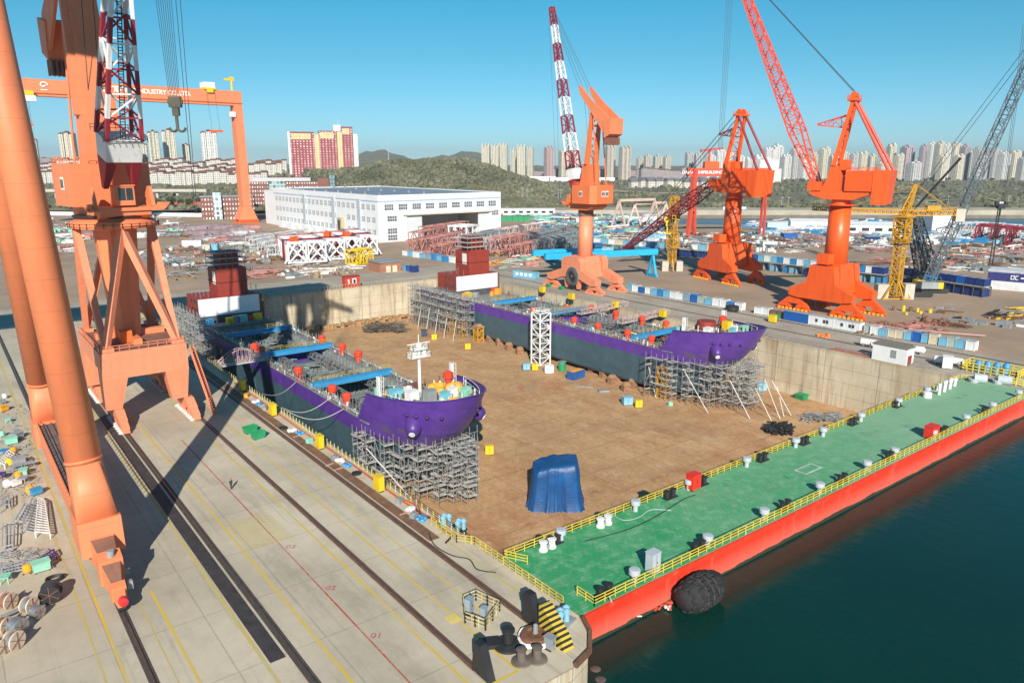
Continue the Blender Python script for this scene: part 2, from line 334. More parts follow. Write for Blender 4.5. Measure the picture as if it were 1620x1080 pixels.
for x, y0, y1, ww in ((7.2, 49.5, 150, .2), (20.75, 49.5, 180, .35), (12.9, 49.5, 95, .15), (49.45, 58, 79, .25), (51.1, 82, 270, .3), (49.2, 96, 160, .12)):
    yf.sheet([(x-ww/2, y0, .024), (x+ww/2, y0, .024), (x+ww/2, y1, .024), (x-ww/2, y1, .024)])
for i in range(22):    # hatched box
    t = i/21*14
    a, b = (27.2+max(0, t-10.), 92.3+min(t, 10.)), (27.2+min(t, 6.), 92.3+max(0, t-6.))
    d = Vector((b[0]-a[0], b[1]-a[1], 0)); n = Vector((-d.y, d.x, 0)).normalized()*.09 if d.length > .1 else Vector((0, 0, 0))
    if d.length > .3: yf.sheet([(a[0]+n.x, a[1]+n.y, .028), (a[0]-n.x, a[1]-n.y, .028), (b[0]-n.x, b[1]-n.y, .028), (b[0]+n.x, b[1]+n.y, .028)][::-1])
for i, f in enumerate(yf.f):
    a, b, c = (Vector(yf.v[k]) for k in f[:3])
    if (b-a).cross(c-a).z < 0: yf.f[i] = f[::-1]
struct('faded_yellow_marking', yf, mYelF)
rd = struct('red_line', MB().sheet([(30.92, 49.5, .022), (31.12, 49.5, .022), (31.12, 141, .022), (30.92, 141, .022)]), mRedP)
for s, y in (('03', 90.1), ('02', 77.5), ('01', 65.7)):
    textmesh(s, 1.3, mRedP, 'number', rd, Matrix.Translation((31.95, y, .016)) @ Matrix.Rotation(R(-38), 4, 'Z'), .003)
mRailC = M('rail channel', (.07, .055, .045), .8, var=.3, scale=.8)
mRailS = M('rail steel', (.16, .13, .115), .4, .6, var=.2, scale=1)
for x, ww, y0, y1, lab in ((11, .9, 48.8, 280, 'dark crane rail running out from under the tall two legged gantry'),
                           (23.6, 1.0, 48.8, 280, 'double crane rail beside the black trench cover on the near quay'),
                           (37.4, .85, 54.4, 280, 'brown crane rail between the red line and the yellow lines ending at a black stop'),
                           (46.8, .95, 56.5, 280, 'brown crane rail nearest the dock edge ending at the striped barrier')):
    t = thing('crane_rail', lab, 'rail', (x, (y0+y1)/2, 0), group='crane rails in the near quay')
    b = MB(); b.sheet([(x-ww/2, y0, .03), (x+ww/2, y0, .03), (x+ww/2, y1, .03), (x-ww/2, y1, .03)]); b.build('channel', mRailC if x < 30 else mRust, t)
    b = MB(); b.bx(x-.1, x+.1, y0, y1, .034, .14); b.build('rail_head', mRailS, t)
for x, lab in ((202.2, 'crane rail in the road on the right side of the dock nearest the dock edge'), (214.6, 'crane rail in the road on the right side of the dock beside the container row')):
    t = thing('crane_rail', lab, 'rail', (x, 60, 0), group='crane rails in the far quay road')
    MB().sheet([(x-.4, -150, .03), (x+.4, -150, .03), (x+.4, 281, .03), (x-.4, 281, .03)]).build('channel', mRailC, t); MB().bx(x-.1, x+.1, -150, 281, .034, .14).build('rail_head', mRailS, t)
tag(MB().bx(21.15, 22.75, 68.2, 280, .014, .09).build('trench_cover', M('black rubber cover', (.045, .038, .038), .7, var=.35, scale=.7)), 'long black cable trench cover beside the double crane rail', 'trench cover')
tag(MB().bx(47.5, 49.1, 80, 200, .014, .07).build('trench_cover', M('rusty cover plates', (.19, .10, .055), .8, var=.35, scale=.5, rust=(.28, .17, .10))), 'rusty brown trench cover plates along the dock edge beside the yellow cabinets', 'trench cover')
# ------------------------------------------------------------------ land beyond
def lerpt(tab, x):
    if x <= tab[0][0]: return tab[0][1]
    for (a, b), (c, d) in zip(tab[:-1], tab[1:]):
        if x <= c: return b+(d-b)*(x-a)/(c-a)
    return tab[-1][1]
def sm(x): x = max(0., min(1., x)); return x*x*(3-2*x)
HILL = [(500, 272), (560, 268), (610, 259), (660, 255), (700, 253), (745, 257), (790, 268), (830, 283), (870, 297), (915, 318)]
MOUNT = [(470, 262), (530, 254), (565, 243), (598, 235), (625, 241), (655, 252), (690, 246), (715, 244), (742, 236), (765, 244), (792, 259), (830, 262), (1480, 262), (1530, 254), (1580, 242), (1640, 234), (1720, 232)]
def zt(px, d):
    z = 5.
    left = sm((560-px)/120); z += left*36*sm((d-950)/850)
    if px > -100 and 480 < px < 930:
        zt_ = 50-(lerpt(HILL, px)-258)/1213*1150; z += max(0, zt_-z)*sm(1-abs(d-1150)/(230 if d < 1150 else 500))
    if d > 3000:
        zm = 50-(lerpt(MOUNT, px)-258)/1213*4600; z += max(0, zm-z)*sm(1-abs(d-4600)/1400)*(.93+.07*math.sin(px*.21+d*.004))
    return z+1.2*math.sin(px*.05+d*.013)+.8*math.sin(px*.13-d*.021)
def landmesh():
    mb = MB(); pxs = list(range(-420, 2050, 10)); ds = [758, 775, 800, 830, 870, 900, 930, 960, 990, 1020, 1050, 1080, 1110, 1140, 1170, 1200, 1240, 1280, 1330, 1400, 1500, 1650, 1800, 2000, 2300, 2700, 3100, 3400, 3700, 4000, 4200, 4400, 4600, 4800, 5000, 5300, 5700, 6500, 9000]
    for d in ds:
        for px in pxs:
            l = (px-810)/1213*d; z = zt(px, d) if d > 770 else (3.5 if d < 770 else 5)
            if d > 6000: z = 0
            mb.v.append(tuple(DL(d, l, z)))
    n = len(pxs)
    for j in range(len(ds)-1):
        for i in range(n-1): mb.f.append((j*n+i, j*n+i+1, (j+1)*n+i+1, (j+1)*n+i)); mb.mi.append(0)
    m, t, b = newmat('scrub land'); tc = nd(t, 'ShaderNodeTexCoord').outputs['Object']
    col = mix(t, ramp(t, noise(t, .012, tc, 7, .65), .38, .62), (.12, .122, .062), (.235, .195, .12))
    col = mix(t, ramp(t, noise(t, .05, tc, 8, .7), .45, .7), col, (.070, .076, .036))
    col = mix(t, math2(t, 'MULTIPLY', ramp(t, noise(t, .006, tc, 5, .6), .56, .66), .8), col, (.22, .175, .115))
    t.links.new(col, b.inputs['Base Color']); b.inputs['Roughness'].default_value = .9
    struct('hills', mb, m, smooth=True)
landmesh()
# river embankment and dirt tracks
mStone = M('pale stone', (.36, .32, .25), .85, var=.2, scale=.05, streak=(.22, .19, .14))
mb = MB(); a0, a1 = DL(737, -60), DL(737, 2600)
mb.hexa([a0-zV*4, a1-zV*4, a1+hV*26-zV*4, a0+hV*26-zV*4], [a0+hV*3+zV*5.2, a1+hV*3+zV*5.2, a1+hV*26+zV*6.4, a0+hV*26+zV*6.4])
tag(mb.build('embankment', mStone), 'long pale stone embankment on the far bank of the river', 'embankment')
mb = MB(); a0, a1 = DL(733.5, -60), DL(733.5, 2600); mb.hexa([a0-zV*4, a1-zV*4, a1+hV*3.4-zV*4, a0+hV*3.4-zV*4], [a0+zV*.6, a1+zV*.6, a1+hV*3.4+zV*.6, a0+hV*3.4+zV*.6])
tag(mb.build('revetment', M('wet stone', (.17, .15, .12), .85, var=.3, scale=.1)), 'dark rubble footing along the waterline of the embankment', 'revetment')
mDirt = M('dry earth', (.36, .28, .18), .9, var=.25, scale=.02)
def track(pts, wd):
    mb = MB(); q = [(px, 50.*1213/(py-258)) for px, py in pts]; vs = []
    for px, d in q:
        d = 45*1213/((dict(pts)[px])-258)
        for k in (-1, 1): dd = d+k*wd; vs.append(tuple(DL(dd, (px-810)/1213*dd, zt(px, dd)+1.0)))
    n = len(q); mb.add(vs, [(2*i, 2*i+2, 2*i+3, 2*i+1) for i in range(n-1)]); struct('dirt_track', mb, mDirt)
track([(780, 314), (820, 313), (860, 312), (900, 312.5), (940, 314)], 22)
track([(1360, 308), (1400, 306), (1450, 304), (1500, 304), (1530, 304.5)], 16)
track([(930, 303), (980, 304), (1040, 304.5), (1100, 305), (1140, 305)], 30)
track([(1420, 316), (1480, 316.5), (1560, 316), (1620, 318)], 10)
# shrubs in masses
def shrubs():
    rnd = random.Random(3); mb = MB()
    bm = bmesh.new(); bmesh.ops.create_icosphere(bm, subdivisions=1, radius=1); ico = [v.co.copy() for v in bm.verts]; icf = [tuple(v.index for v in f.verts) for f in bm.faces]; bm.free()
    n = 0
    while n < 17000:
        px = rnd.uniform(-60, 1680)
        if rnd.random() < .25: px = rnd.uniform(500, 960)
        d = 770+1500*rnd.random()**1.7
        cl = math.sin(px*.031+d*.009)+math.sin(px*.011-d*.017+2)+math.sin(d*.033+px*.004)
        if cl < -.25 and not (560 < px < 900 and d < 1400) and rnd.random() < .85: continue
        if px < 430 and rnd.random() < .5: d = rnd.uniform(1140, 1240)
        elif px < 430 and d > 1250: continue
        if px > 915 and rnd.random() < .55: continue
        s = rnd.uniform(1.0, 2.9)*(1+d/3000); z = zt(px, d); c = DL(d, (px-810)/1213*d, z)
        vs = [c+Vector((p.x*s*rnd.uniform(.7, 1.5), p.y*s*rnd.uniform(.7, 1.5), p.z*s*rnd.uniform(.6, 1.25)+s*.4)) for p in ico]
        mb.add(vs, icf); n += 1
    tag(mb.build('shrubs', leafmat('shrub leaves', (.115, .125, .065), (.235, .21, .14))), 'mixed dark green and brown scrub covering the land and hill behind the yard', 'shrubs', kind='stuff')
shrubs()
# ------------------------------------------------------------------ cranes
mSal = M('salmon crane paint', (.76, .255, .135), .5, var=.06, scale=.15, streak=(.60, .20, .10), seam=3.1)
mOrg = M('orange crane paint', (.76, .225, .098), .5, var=.05, scale=.1, seam=3.7)
mFlame = M('orange red crane paint', (.80, .105, .013), .42, var=.05, scale=.12, streak=(.6, .06, .01), seam=3.3)
mJibR = M('red jib paint', (.72, .095, .055), .5, var=.1, scale=.3)
mMar = M('maroon paint', (.27, .02, .035), .5, var=.12, scale=.2)
mJibW = M('white jib paint', (.74, .74, .74), .5, var=.06, scale=.2, streak=(.45, .42, .38))
mRope = M('wire rope', (.035, .037, .04), .6)
mBlk = M('black machinery', (.022, .022, .024), .55, var=.3)
mGrey = M('grey steel', (.26, .28, .29), .5, var=.2)
mGls = M('dark glass', (.03, .045, .055), .15, var=.2)
mWht = M('white paint', (.78, .78, .76), .5, var=.06, scale=.3, streak=(.5, .46, .40))
mYelO = M('yellow paint', (.72, .50, .015), .5, var=.08)
mGuard = M('orange yellow guard', (.80, .36, .02), .5, var=.1)
mBrn = M('brown walkway', (.23, .105, .07), .7, var=.2, streak=(.15, .06, .04))
def local(x, y, z, U): return U @ Vector((x, y, z))
def jib(root, a, b, lat, w0, w1, h0, h1, n, mats, ramp_, rc, rb, solid=0., name='jib'):
    mb = MB(); mb.truss(a, b, w0, w1, n, rc, rb, up=None if lat is None else (b-a).normalized().cross(lat), mats=ramp_, ha=h0, hb=h1); return mb.build(name, mats, root)
def hookblock(root, p, s, mat, name='hook_block'):
    mb = MB(); p = Vector(p)
    for k in (-1, 1): mb.tube(p+rV*k*.45*s-hV*.2*s+zV*1.2*s, p+rV*k*.45*s+hV*.2*s+zV*1.2*s, .95*s, 12)
    mb.box(p+zV*.2*s, (2.2*s, .9*s, 1.9*s), -AZ); mb.box(p-zV*1.3*s, (1.2*s, .7*s, 1.6*s), -AZ); mb.tube(p-zV*1.2*s, p-zV*3.2*s, .3*s, 8)
    pts = [p-zV*3.2*s+rV*(math.sin(t)*.95*s)-zV*(1-math.cos(t))*.8*s for t in [x*.3-1 for x in range(15)]]
    for k in (-1, 1): mb.poly([p-zV*3*s]+[p-zV*3.3*s+rV*k*(1-math.cos(t))*.75*s-zV*(math.sin(t)*.8*s) for t in (.5, 1, 1.5, 2., 2.5, 3.)], .24*s, 6)
    return mb.build(name, mat, root)
def bogie(root, c, L, mat, guard, nw=8, s=1., along='Y'):
    """equaliser pyramid over a row of wheels, c = top centre at z"""
    B = MB(Matrix.Translation(Vector(c)) @ Matrix.Rotation(root.rotation_euler.z, 4, 'Z')); z = c[2]
    B.prism([(-.8, -L*.12, 0), (-.8, L*.12, 0), (-.8, L*.30, -z*.40), (-.8, L*.30, -z*.52), (-.8, -L*.30, -z*.52), (-.8, -L*.30, -z*.40)], (1.6, 0, 0))
    for k in (-1, 1):
        y = k*L*.26
        B.prism([(-.7, y-L*.05, -z*.42), (-.7, y+L*.05, -z*.42), (-.7, y+L*.17, -z*.68), (-.7, y+L*.17, -z*.78), (-.7, y-L*.17, -z*.78), (-.7, y-L*.17, -z*.68)], (1.4, 0, 0))
        for j in (-1, 1):
            y2 = y+j*L*.12
            B.prism([(-.6, y2-L*.03, -z*.72), (-.6, y2+L*.03, -z*.72), (-.6, y2+L*.10, -z*.86), (-.6, y2+L*.10, -z*.93), (-.6, y2-L*.10, -z*.93), (-.6, y2-L*.10, -z*.86)], (1.2, 0, 0))
    o = B.build('bogie', mat, root); W = MB(B.M)
    for i in range(nw):
        y = (i-(nw-1)/2)*L*.92/nw
        W.tube((-.35, y, -z+.52), (.35, y, -z+.52), .42, 10); W.m = 1; W.lathe((-.75, y, -z*.93), [(.05, -.5), (.5, -.45), (.62, 0), (.3, .25)], 8); W.m = 0
    W.build('wheel', [mBlk, guard], o)
def luff_upper(root, ax, z0, tip, mSide, mHouse, jw, bands, hookp, ropes_to_ground, pan=2, az=None, sc=(.80, .78, .96)):
    """slewing house, plate mast, counterweight lever and striped jib"""
    d = Vector(az) if az else Vector((tip.x-ax.x, tip.y-ax.y, 0)).normalized(); ang = math.atan2(d.y, d.x)
    U = Matrix.Translation(Vector((ax.x, ax.y, z0))) @ Matrix.Rotation(ang, 4, 'Z') @ Matrix.Diagonal((*sc, 1))
    mb = MB(U); mb.bx(-9, 8, -5.5, 5.5, -1.2, .3); mb.bx(6, 8.5, -7.2, 7.2, -.4, .2); mb.prism([(-9, -5.5, -1.2), (8, -5.5, -1.2), (5, -5.5, -2.4), (-6, -5.5, -2.4)], (0, 11, 0))
    for k in (-1, 1):
        mb.prism([(4, k*6.2-.4, .3), (8.2, k*6.2-.4, .3), (6.9, k*6.2-.4, 3.8), (5.7, k*6.2-.4, 3.8)], (0, .8, 0)); mb.prism([(8.4, k*7-1, -.4), (8.4, k*7+1, -.4), (8.4, k*7+.7*k+2*k, .9), (8.4, k*7, 1.0)], (.6, 0, 0))
    mb.build('slewing_platform', mHouse, root)
    hs = MB(U); pl = [(-12, -6), (-9, -8), (3.5, -8), (3.5, -4.2), (-2, -4.2), (-2, 4.2), (3.5, 4.2), (3.5, 8), (-9, 8), (-12, 6)]
    hs.prism([(x, y, .31) for x, y in [(-12.5, -6), (-10, -8.5), (2, -8.5), (2, 8.5), (-10, 8.5), (-12.5, 6)]], (0, 0, 7.4))
    ho = hs.build('machine_house', mHouse, root)
    wn = MB(U)
    for x, y, rr in ((-12.52, -1.4, 0), (-12.52, 1.4, 0), (-4, -8.52, 1), (-4, 8.52, 1)):
        wn.m = 0
        if rr: wn.bx(x-1, x+1, y-.06, y+.06, 3.2, 5.4)
        else: wn.bx(x-.06, x+.06, y-1.1, y+1.1, 3.2, 5.4)
        wn.m = 1
        for k in (-1, 1):
            if rr: wn.bx(x+k*.47-.35, x+k*.47+.35, y-.1, y+.1, 3.5, 5.0)
            else: wn.bx(x-.1, x+.1, y+k*.52-.4, y+k*.52+.4, 3.5, 5.0)
    wn.build('window', [mWht, mGls], ho)
    MB(U).rail([(-12, -6, 7.7), (-10, -8.3, 7.7), (1.9, -8.3, 7.7), (1.9, 8.3, 7.7), (-10, 8.3, 7.7), (-12, 6, 7.7)], 1.1, 1.6, .06).build('railing', mHouse, ho)
    cb = MB(U); cb.bx(5.4, 8.9, -1.9, 1.9, .6, 3.9); cb.bx(5.2, 9.1, -2.1, 2.1, 3.9, 4.1); co = cb.build('cab', mHouse, root)
    cg = MB(U); cg.bx(8.85, 8.98, -1.5, 1.5, 1.5, 3.6); cg.bx(6, 8.6, -1.96, -1.86, 1.6, 3.5); cg.bx(6, 8.6, 1.86, 1.96, 1.6, 3.5); cg.build('window', mGls, co)
    MB(U).bx(8.99, 9.05, -.06, .06, 1.5, 3.6).build('window_bar', mHouse, co)
    # mast: lower box, two columns joined by crossbars, leaning back a little
    ms = MB(U); ms.hexa([(-5, -4, 7.71), (1, -4, 7.71), (1, 4, 7.71), (-5, 4, 7.71)], [(-5, -3.6, 16), (-.6, -3.6, 16), (-.6, 3.6, 16), (-5, 3.6, 16)])
    for k in (-1, 1): ms.bar((-2.8, k*3.1, 16.01), (-5.2, k*2.9, 36), 1.25, 3.0, 1.1, 1.7, up=(0, 1, 0))
    for zz in (21, 26, 31, 35): ms.bar((-3.4-(zz-16)*.09, -2.5, zz), (-3.4-(zz-16)*.09, 2.5, zz), .8, .8)
    for zz, q in ((16, 1), (21, -1), (26, 1), (31, -1)): ms.bar((-3-(zz-16)*.1, -2.6*q, zz), (-3.4-(zz-11)*.1, 2.6*q, zz+5), .35, .35)
    if ropes_to_ground: ms.hexa([(-4.2, -2.6, 16.01), (-1.6, -2.6, 16.01), (-1.6, 2.6, 16.01), (-4.2, 2.6, 16.01)], [(-6.0, -2.5, 36), (-4.4, -2.5, 36), (-4.4, 2.5, 36), (-6.0, 2.5, 36)])
    mo = ms.build('mast', mHouse, root)
    dk = MB(U); dk.bx(.0, .75, -.9, .9, 9.5, 14.8); dk.build('mast_door', mBrn, mo)
    st = MB(U)
    for k in (-1, 1): st.tube((-10, k*3.4, 7.7), (-6.2, k*3.2, 35), .28, 8)
    st.build('back_stay', mHouse, root)
    # lever with counterweight
    lv = MB(U)
    for k in (-1, 1): lv.prism([(3.0, k*3.9-.35, 46), (1.6, k*3.9-.35, 43.2), (-14.5, k*3.9-.35, 27.5), (-17.5, k*3.9-.35, 30.5), (-16.3, k*3.9-.35, 34.2), (-6, k*3.9-.35, 40.6), (2, k*3.9-.35, 46.8)], (0, .7, 0))
    lv.bar((-5.4, -3.5, 37.3), (-5.4, 3.5, 37.3), 1.2, 1.2); lo = lv.build('lever', mSide, root)
    cw = MB(U); cw.hexa([(-15, -4.6, 26), (-18.5, -4.6, 27.5), (-18.5, 4.6, 27.5), (-15, 4.6, 26)][::-1], [(-13.8, -4.6, 32.5), (-18.8, -4.6, 33.6), (-18.8, 4.6, 33.6), (-13.8, 4.6, 32.5)][::-1]); cw.build('counterweight', mSide, lo)
    gr = MB(U)
    for i in range(9): gr.bx(-17.3, -14.4, -4.2+i*1.0, -3.8+i*1.0, 23.4, 26.2)
    gr.build('ballast_grid', mBrn, lo)
    # jib
    piv = local(6.2, 0, 3.6, U); lat = (U.to_3x3() @ Vector((0, 1, 0))).normalized(); D = (tip-piv); L = D.length; dn = D.normalized(); up = dn.cross(lat).normalized()
    j = MB(); pt = lambda t, y, q: piv+dn*t+lat*y+up*q
    hw = jw/2
    for k in (-1, 1):
        j.m = 1
        for (t0, t1, ya0, ya1, yb0, yb1) in ((0, 6.0, hw*.72, hw*1.0, hw*.38, hw*1.02),):
            lo = [pt(t0, k*ya0, -.5), pt(t0, k*ya1, -.5), pt(t0, k*ya1, .5), pt(t0, k*ya0, .5)]; hi = [pt(t1, k*yb0, -jw*.36), pt(t1, k*yb1, -jw*.36), pt(t1, k*yb1, jw*.36), pt(t1, k*yb0, jw*.36)]
            if k < 0: lo, hi = [lo[i] for i in (1, 0, 3, 2)], [hi[i] for i in (1, 0, 3, 2)]
            j.hexa(lo, hi)
    j.m = 0; j.hexa([pt(6.01, -hw*1.02, -jw*.36), pt(6.01, hw*1.02, -jw*.36), pt(6.01, hw*1.02, jw*.36), pt(6.01, -hw*1.02, jw*.36)], [pt(10.2, -hw*1.06, -jw*.4), pt(10.2, hw*1.06, -jw*.4), pt(10.2, hw*1.06, jw*.4), pt(10.2, -hw*1.06, jw*.4)])
    jo = j.build('jib_root', [mJibW, mMar], root)
    jb = MB(); jb.truss(pt(10.2, 0, 0), tip, jw, jw*.32, bands*pan, .055*jw, .024*jw, up=up, mats=lambda t: 1 if int(t*bands) % 2 == 0 else 0, ha=jw*.8, hb=jw*.3)
    jbo = jb.build('jib', [mJibW, mMar], root)
    ld = MB(); a, b = pt(9.5, 0, jw*-.28), tip
    for k in (-1, 1): ld.bar(a+lat*k*.45, b+lat*k*.3, .14)
    for i in range(70): p = a.lerp(b, i/70); ld.bar(p-lat*.45, p+lat*.45, .13)
    ld.build('ladder', mBlk, jbo)
    pf = MB(); pf.rail([pt(10.2, -hw*1.25, jw*.5), pt(10.2, hw*1.25, jw*.5), pt(10.2, hw*1.25, -jw*.5), pt(10.2, -hw*1.25, -jw*.5)], 1.1, 1.2, .05); pf.build('railing', mBlk, jo)
    rp = MB(); lt = local(2.4, 0, 46, U)
    for k in (-1, -.4, .4, 1): rp.tube(lt+lat*k*3.4, tip+lat*k*.8, .09, 4, caps=False)
    for k in (-1, 1): rp.tube(local(-3, k*1.2, 16, U), lt+lat*k, .07, 4, caps=False)
    rp.build('stay_rope', mRope, root)
    return U, lat
# --- the salmon portal crane on the near quay
AX1 = Vector((29, 169, 0))
pc = thing('portal_crane', 'tall salmon portal crane with braced tower and red white jib on the near quay', 'crane', AX1)
X0, X1, Y0, Y1 = 21.4, 37.0, 155.2, 180
mb = MB(); mb.bx(X0, X1, Y0, Y1, 13.6, 14.98)
for y in (Y0, Y1-4): mb.bx(X0, X1, y, y+4, 9.7, 13.6)
for x in (X0, X1-4): mb.bx(x+.02, x+3.98, Y0+4, Y1-4, 11.4, 13.6)
for y, s in ((Y0, 1), (Y1-4, 1)):
    for x, a, b in ((X0, 0, .9), (X1-4.4, .9, 0)):
        mb.hexa([(x+a, y+.6, 3.6), (x+3.8-b, y+.6, 3.6), (x+3.8-b, y+3.4, 3.6), (x+a, y+3.4, 3.6)], [(x, y, 9.7), (x+4.4, y, 9.7), (x+4.4, y+4, 9.7), (x, y+4, 9.7)])
mb.build('portal', mSal, pc)
mb = MB(); mb.bx(X0+.1, X1-.1, Y0+.1, Y1-.1, 14.985, 15.06); mb.build('deck_plating', mBrn, pc)
mb = MB(); mb.rail([(X0+.2, Y0+.2, 15.05), (X1-.2, Y0+.2, 15.05), (X1-.2, Y1-.2, 15.05), (X0+.2, Y1-.2, 15.05), (X0+.2, Y0+.2, 15.05)], 1.1, 1.6, .05); mb.build('railing', mSal, pc)
for y in (Y0+2, Y1-2):
    for x in (23.6, 37.4-.9): bogie(pc, (x, y+(2.5 if y > 160 else -.5), 3.6), 14, mSal, M('pale guard', (.55, .55, .53), .6), 8)
mb = MB(); n8 = 8
def ring8(cx, cy, r, z, q=1.): return [(cx+r*math.cos(R(22.5+45*i)), cy+r*q*math.sin(R(22.5+45*i)), z) for i in range(8)]
lo, hi = ring8(29, 169, 2.6, 15.06), ring8(29, 169, 4.1, 37.4); mb.add(lo+hi, [tuple(range(7, -1, -1)), tuple(range(8, 16))]+[(i, (i+1) % 8, 8+(i+1) % 8, 8+i) for i in range(8)])
mb.bar((29, 159, 15.6), (29, 177, 15.6), 1.6, 1.2); mb.bar((23, 169, 15.6), (36, 169, 15.6), 1.6, 1.2)
mb.build('column', mOrg, pc)
node = {'l': (22.2, 169), 'f': (29, 162.2), 'r': (35.8, 169), 'b': (29, 175.8)}
for cx, cy, ns in ((X0+1.4, Y0+1.4, 'lf'), (X1-1.4, Y0+1.4, 'fr'), (X0+1.4, Y1-1.4, 'lb'), (X1-1.4, Y1-1.4, 'br')):
    for k in ns:
        mb = MB(); mb.bar((cx, cy, 15.2), (*node[k], 37.5), 1.1, 1.1, 1.35, 1.3); mb.build('brace', mSal, pc)
    mb = MB(); mb.box((cx, cy, 15.065), (2.5, 2.5, .7)); mb.build('brace_foot', mSal, pc)
mb = MB(); mb.lathe((29, 169, 37.3), [(5.6, 0), (7.9, .3), (8.1, .9), (7.7, 1.5), (6.6, 2.0), (6.6, 2.2)], 40); mb.build('slewing_ring', mOrg, pc)
mb = MB(); mb.lathe((29, 169, 39.5), [(6.9, 0), (7.2, .25), (7.2, .55), (5.2, .6)], 40); mb.build('bearing', mBlk, pc)
mb = MB(); pts = [(29+8.2*math.cos(i*math.pi/16), 169+8.2*math.sin(i*math.pi/16), 37.6) for i in range(33)]; mb.rail(pts, 1.1, 1.6, .05); mb.build('ring_railing', mOrg, pc)
mb = MB(); a, b = Vector((38.4, 157, 13)), Vector((40.4, 152.5, .1))
for k in (-.5, .5): mb.bar(a+hV*k*1.5, b+hV*k*1.5, .12, .5)
for i in range(24): p = a.lerp(b, i/24); mb.bar(p-hV*.75, p+hV*.75, .5, .06)
mb.rail([a+hV*.8, b+hV*.8], 1., 1.5, .04); mb.rail([a-hV*.8, b-hV*.8], 1., 1.5, .04); mb.build('stair', mSal, pc)
mb = MB(); mb.bx(26.4, 28.6, 161.8, 164, 15.07, 17.4); mb.build('winch_cabin', M('bright orange', (.75, .14, .02), .5), pc)
HK = PD(278, 172, 130)
TIP1 = Vector((29, 164, 45))+(PD(184, 0, 138)-Vector((29, 164, 45)))*1.3; FLY = Vector((HK.x-.3, HK.y+.2, TIP1.z+2))
U1, lat1 = luff_upper(pc, AX1, 41.4, TIP1, mOrg, mOrg, 6.3, 8, HK, True, 1, (.16, -.987, 0), (.9, .86, 1.1))
mb = MB(); mb.truss(TIP1, FLY+(FLY-TIP1).normalized()*1.5, 2.0, 1.2, 5, .16, .1); mb.build('fly_jib', mMar, pc)
mb = MB()
for k in range(8): mb.tube(FLY+rV*(k-3.5)*.45, HK+zV*1.5+rV*((k-3.5)*.24), .042, 4, caps=False)
mb.build('hoist_rope', mRope, pc); hookblock(pc, HK, .9, [M('hook block', (.07, .065, .045), .6, var=.35)])
mb = MB(); H2 = PD(268, 380, 150)
for k in range(2): mb.tube(FLY+rV*(2.2+k*.9), PD(309+k*3, 340, 131), .05, 4, caps=False)
mb.build('whip_rope', mRope, pc)
# --- the big gantry: two tubular legs over a sill, girder overhead to the left
AXG = Vector((11, 120, 0)); TOPG = Vector((6.6, 121.5, 109))
gc = thing('gantry_crane', 'huge orange gantry crane with two leaning tube legs on a long foreground sill beam', 'crane', AXG)
def tubeleg(base, top, r, lab):
    a, b = Vector(base), Vector(top); mb = MB(); d = (b-a).normalized(); a2 = a+d*6.5
    mb.tube(a2, b, r, 40); lg = mb.build('leg', mOrg, gc, smooth=False)
    lg.data.polygons.foreach_set('use_smooth', [len(p.vertices) == 4 for p in lg.data.polygons])
    k = MB(); x, y = Vector((1, 0, 0)), Vector((0, 1, 0)); n = 24; vs = []
    for z, q in ((a.z, 1), (0, 0)):
        pass
    lo = [Vector((a.x+sx*2.3, a.y+sy*2.5, a.z-.8)) for sx, sy in ((-1, -1), (1, -1), (1, 1), (-1, 1))]
    _, _, dd, ex, ey = mb.frame(a2, b)
    circ = [a2+(ex*math.cos(i*2*math.pi/n)+ey*math.sin(i*2*math.pi/n))*(r+.004) for i in range(n)]
    sq = []
    for p in circ:
        v = Vector((p.x-a2.x, p.y-a2.y, 0)); m_ = max(abs(v.x), abs(v.y)) or 1; sq.append(Vector((a.x+v.x/m_*2.3, a.y+v.y/m_*2.5, a.z-.6)))
    k.add(sq+circ, [tuple(range(n-1, -1, -1)), tuple(range(n, 2*n))]+[(i, (i+1) % n, n+(i+1) % n, n+i) for i in range(n)]); k.build('transition', mOrg, lg, smooth=True)
    c = MB(); c.lathe((0, 0, 0), [(r+.02, -.15), (r+.12, -.12), (r+.12, .12), (r+.02, .15)], 32, M=Matrix.Translation(a2+dd*.4) @ dd.to_track_quat('Z', 'Y').to_matrix().to_4x4()); c.build('weld_collar', mOrg, lg)
tubeleg((11, 99.6, 7.6), TOPG-Vector((0, 3, 0)), 2.05, 1)
tubeleg((11, 145.2, 7.6), TOPG+Vector((0, 3, 0)), 2.05, 2)
mb = MB(); mb.bx(9.2, 12.8, 97.2, 148, 3.6, 7.3); mb.hexa([(8.6, 96.2, 3.4), (13.4, 96.2, 3.4), (13.4, 103.5, 3.4), (8.6, 103.5, 3.4)], [(8.6, 96.8, 7.7), (13.4, 96.8, 7.7), (13.4, 103.2, 7.7), (8.6, 103.2, 7.7)])
mb.hexa([(8.6, 141.6, 3.4), (13.4, 141.6, 3.4), (13.4, 149, 3.4), (8.6, 149, 3.4)], [(8.6, 142, 7.7), (13.4, 142, 7.7), (13.4, 148.6, 7.7), (8.6, 148.6, 7.7)]); mb.build('sill_beam', mOrg, gc)
mb = MB(); mb.bx(9.3, 12.7, 103.6, 141.5, 7.31, 7.42)
for x in (10, 10.9, 11.8): mb.bx(x, x+.25, 103.6, 141.5, 7.42, 7.62)
mb.build('sill_walkway', M('grey brown walkway', (.15, .11, .10), .8, var=.3), gc)
mb = MB(); mb.rail([(9.0, 103.5, 7.3), (9.0, 141.5, 7.3)], 1.1, 1.6, .05); mb.rail([(13.0, 103.5, 7.3), (13.0, 141.5, 7.3)], 1.1, 1.6, .05); mb.build('railing', mOrg, gc)
mb = MB()    # stepped equaliser arms running out over the front wheels
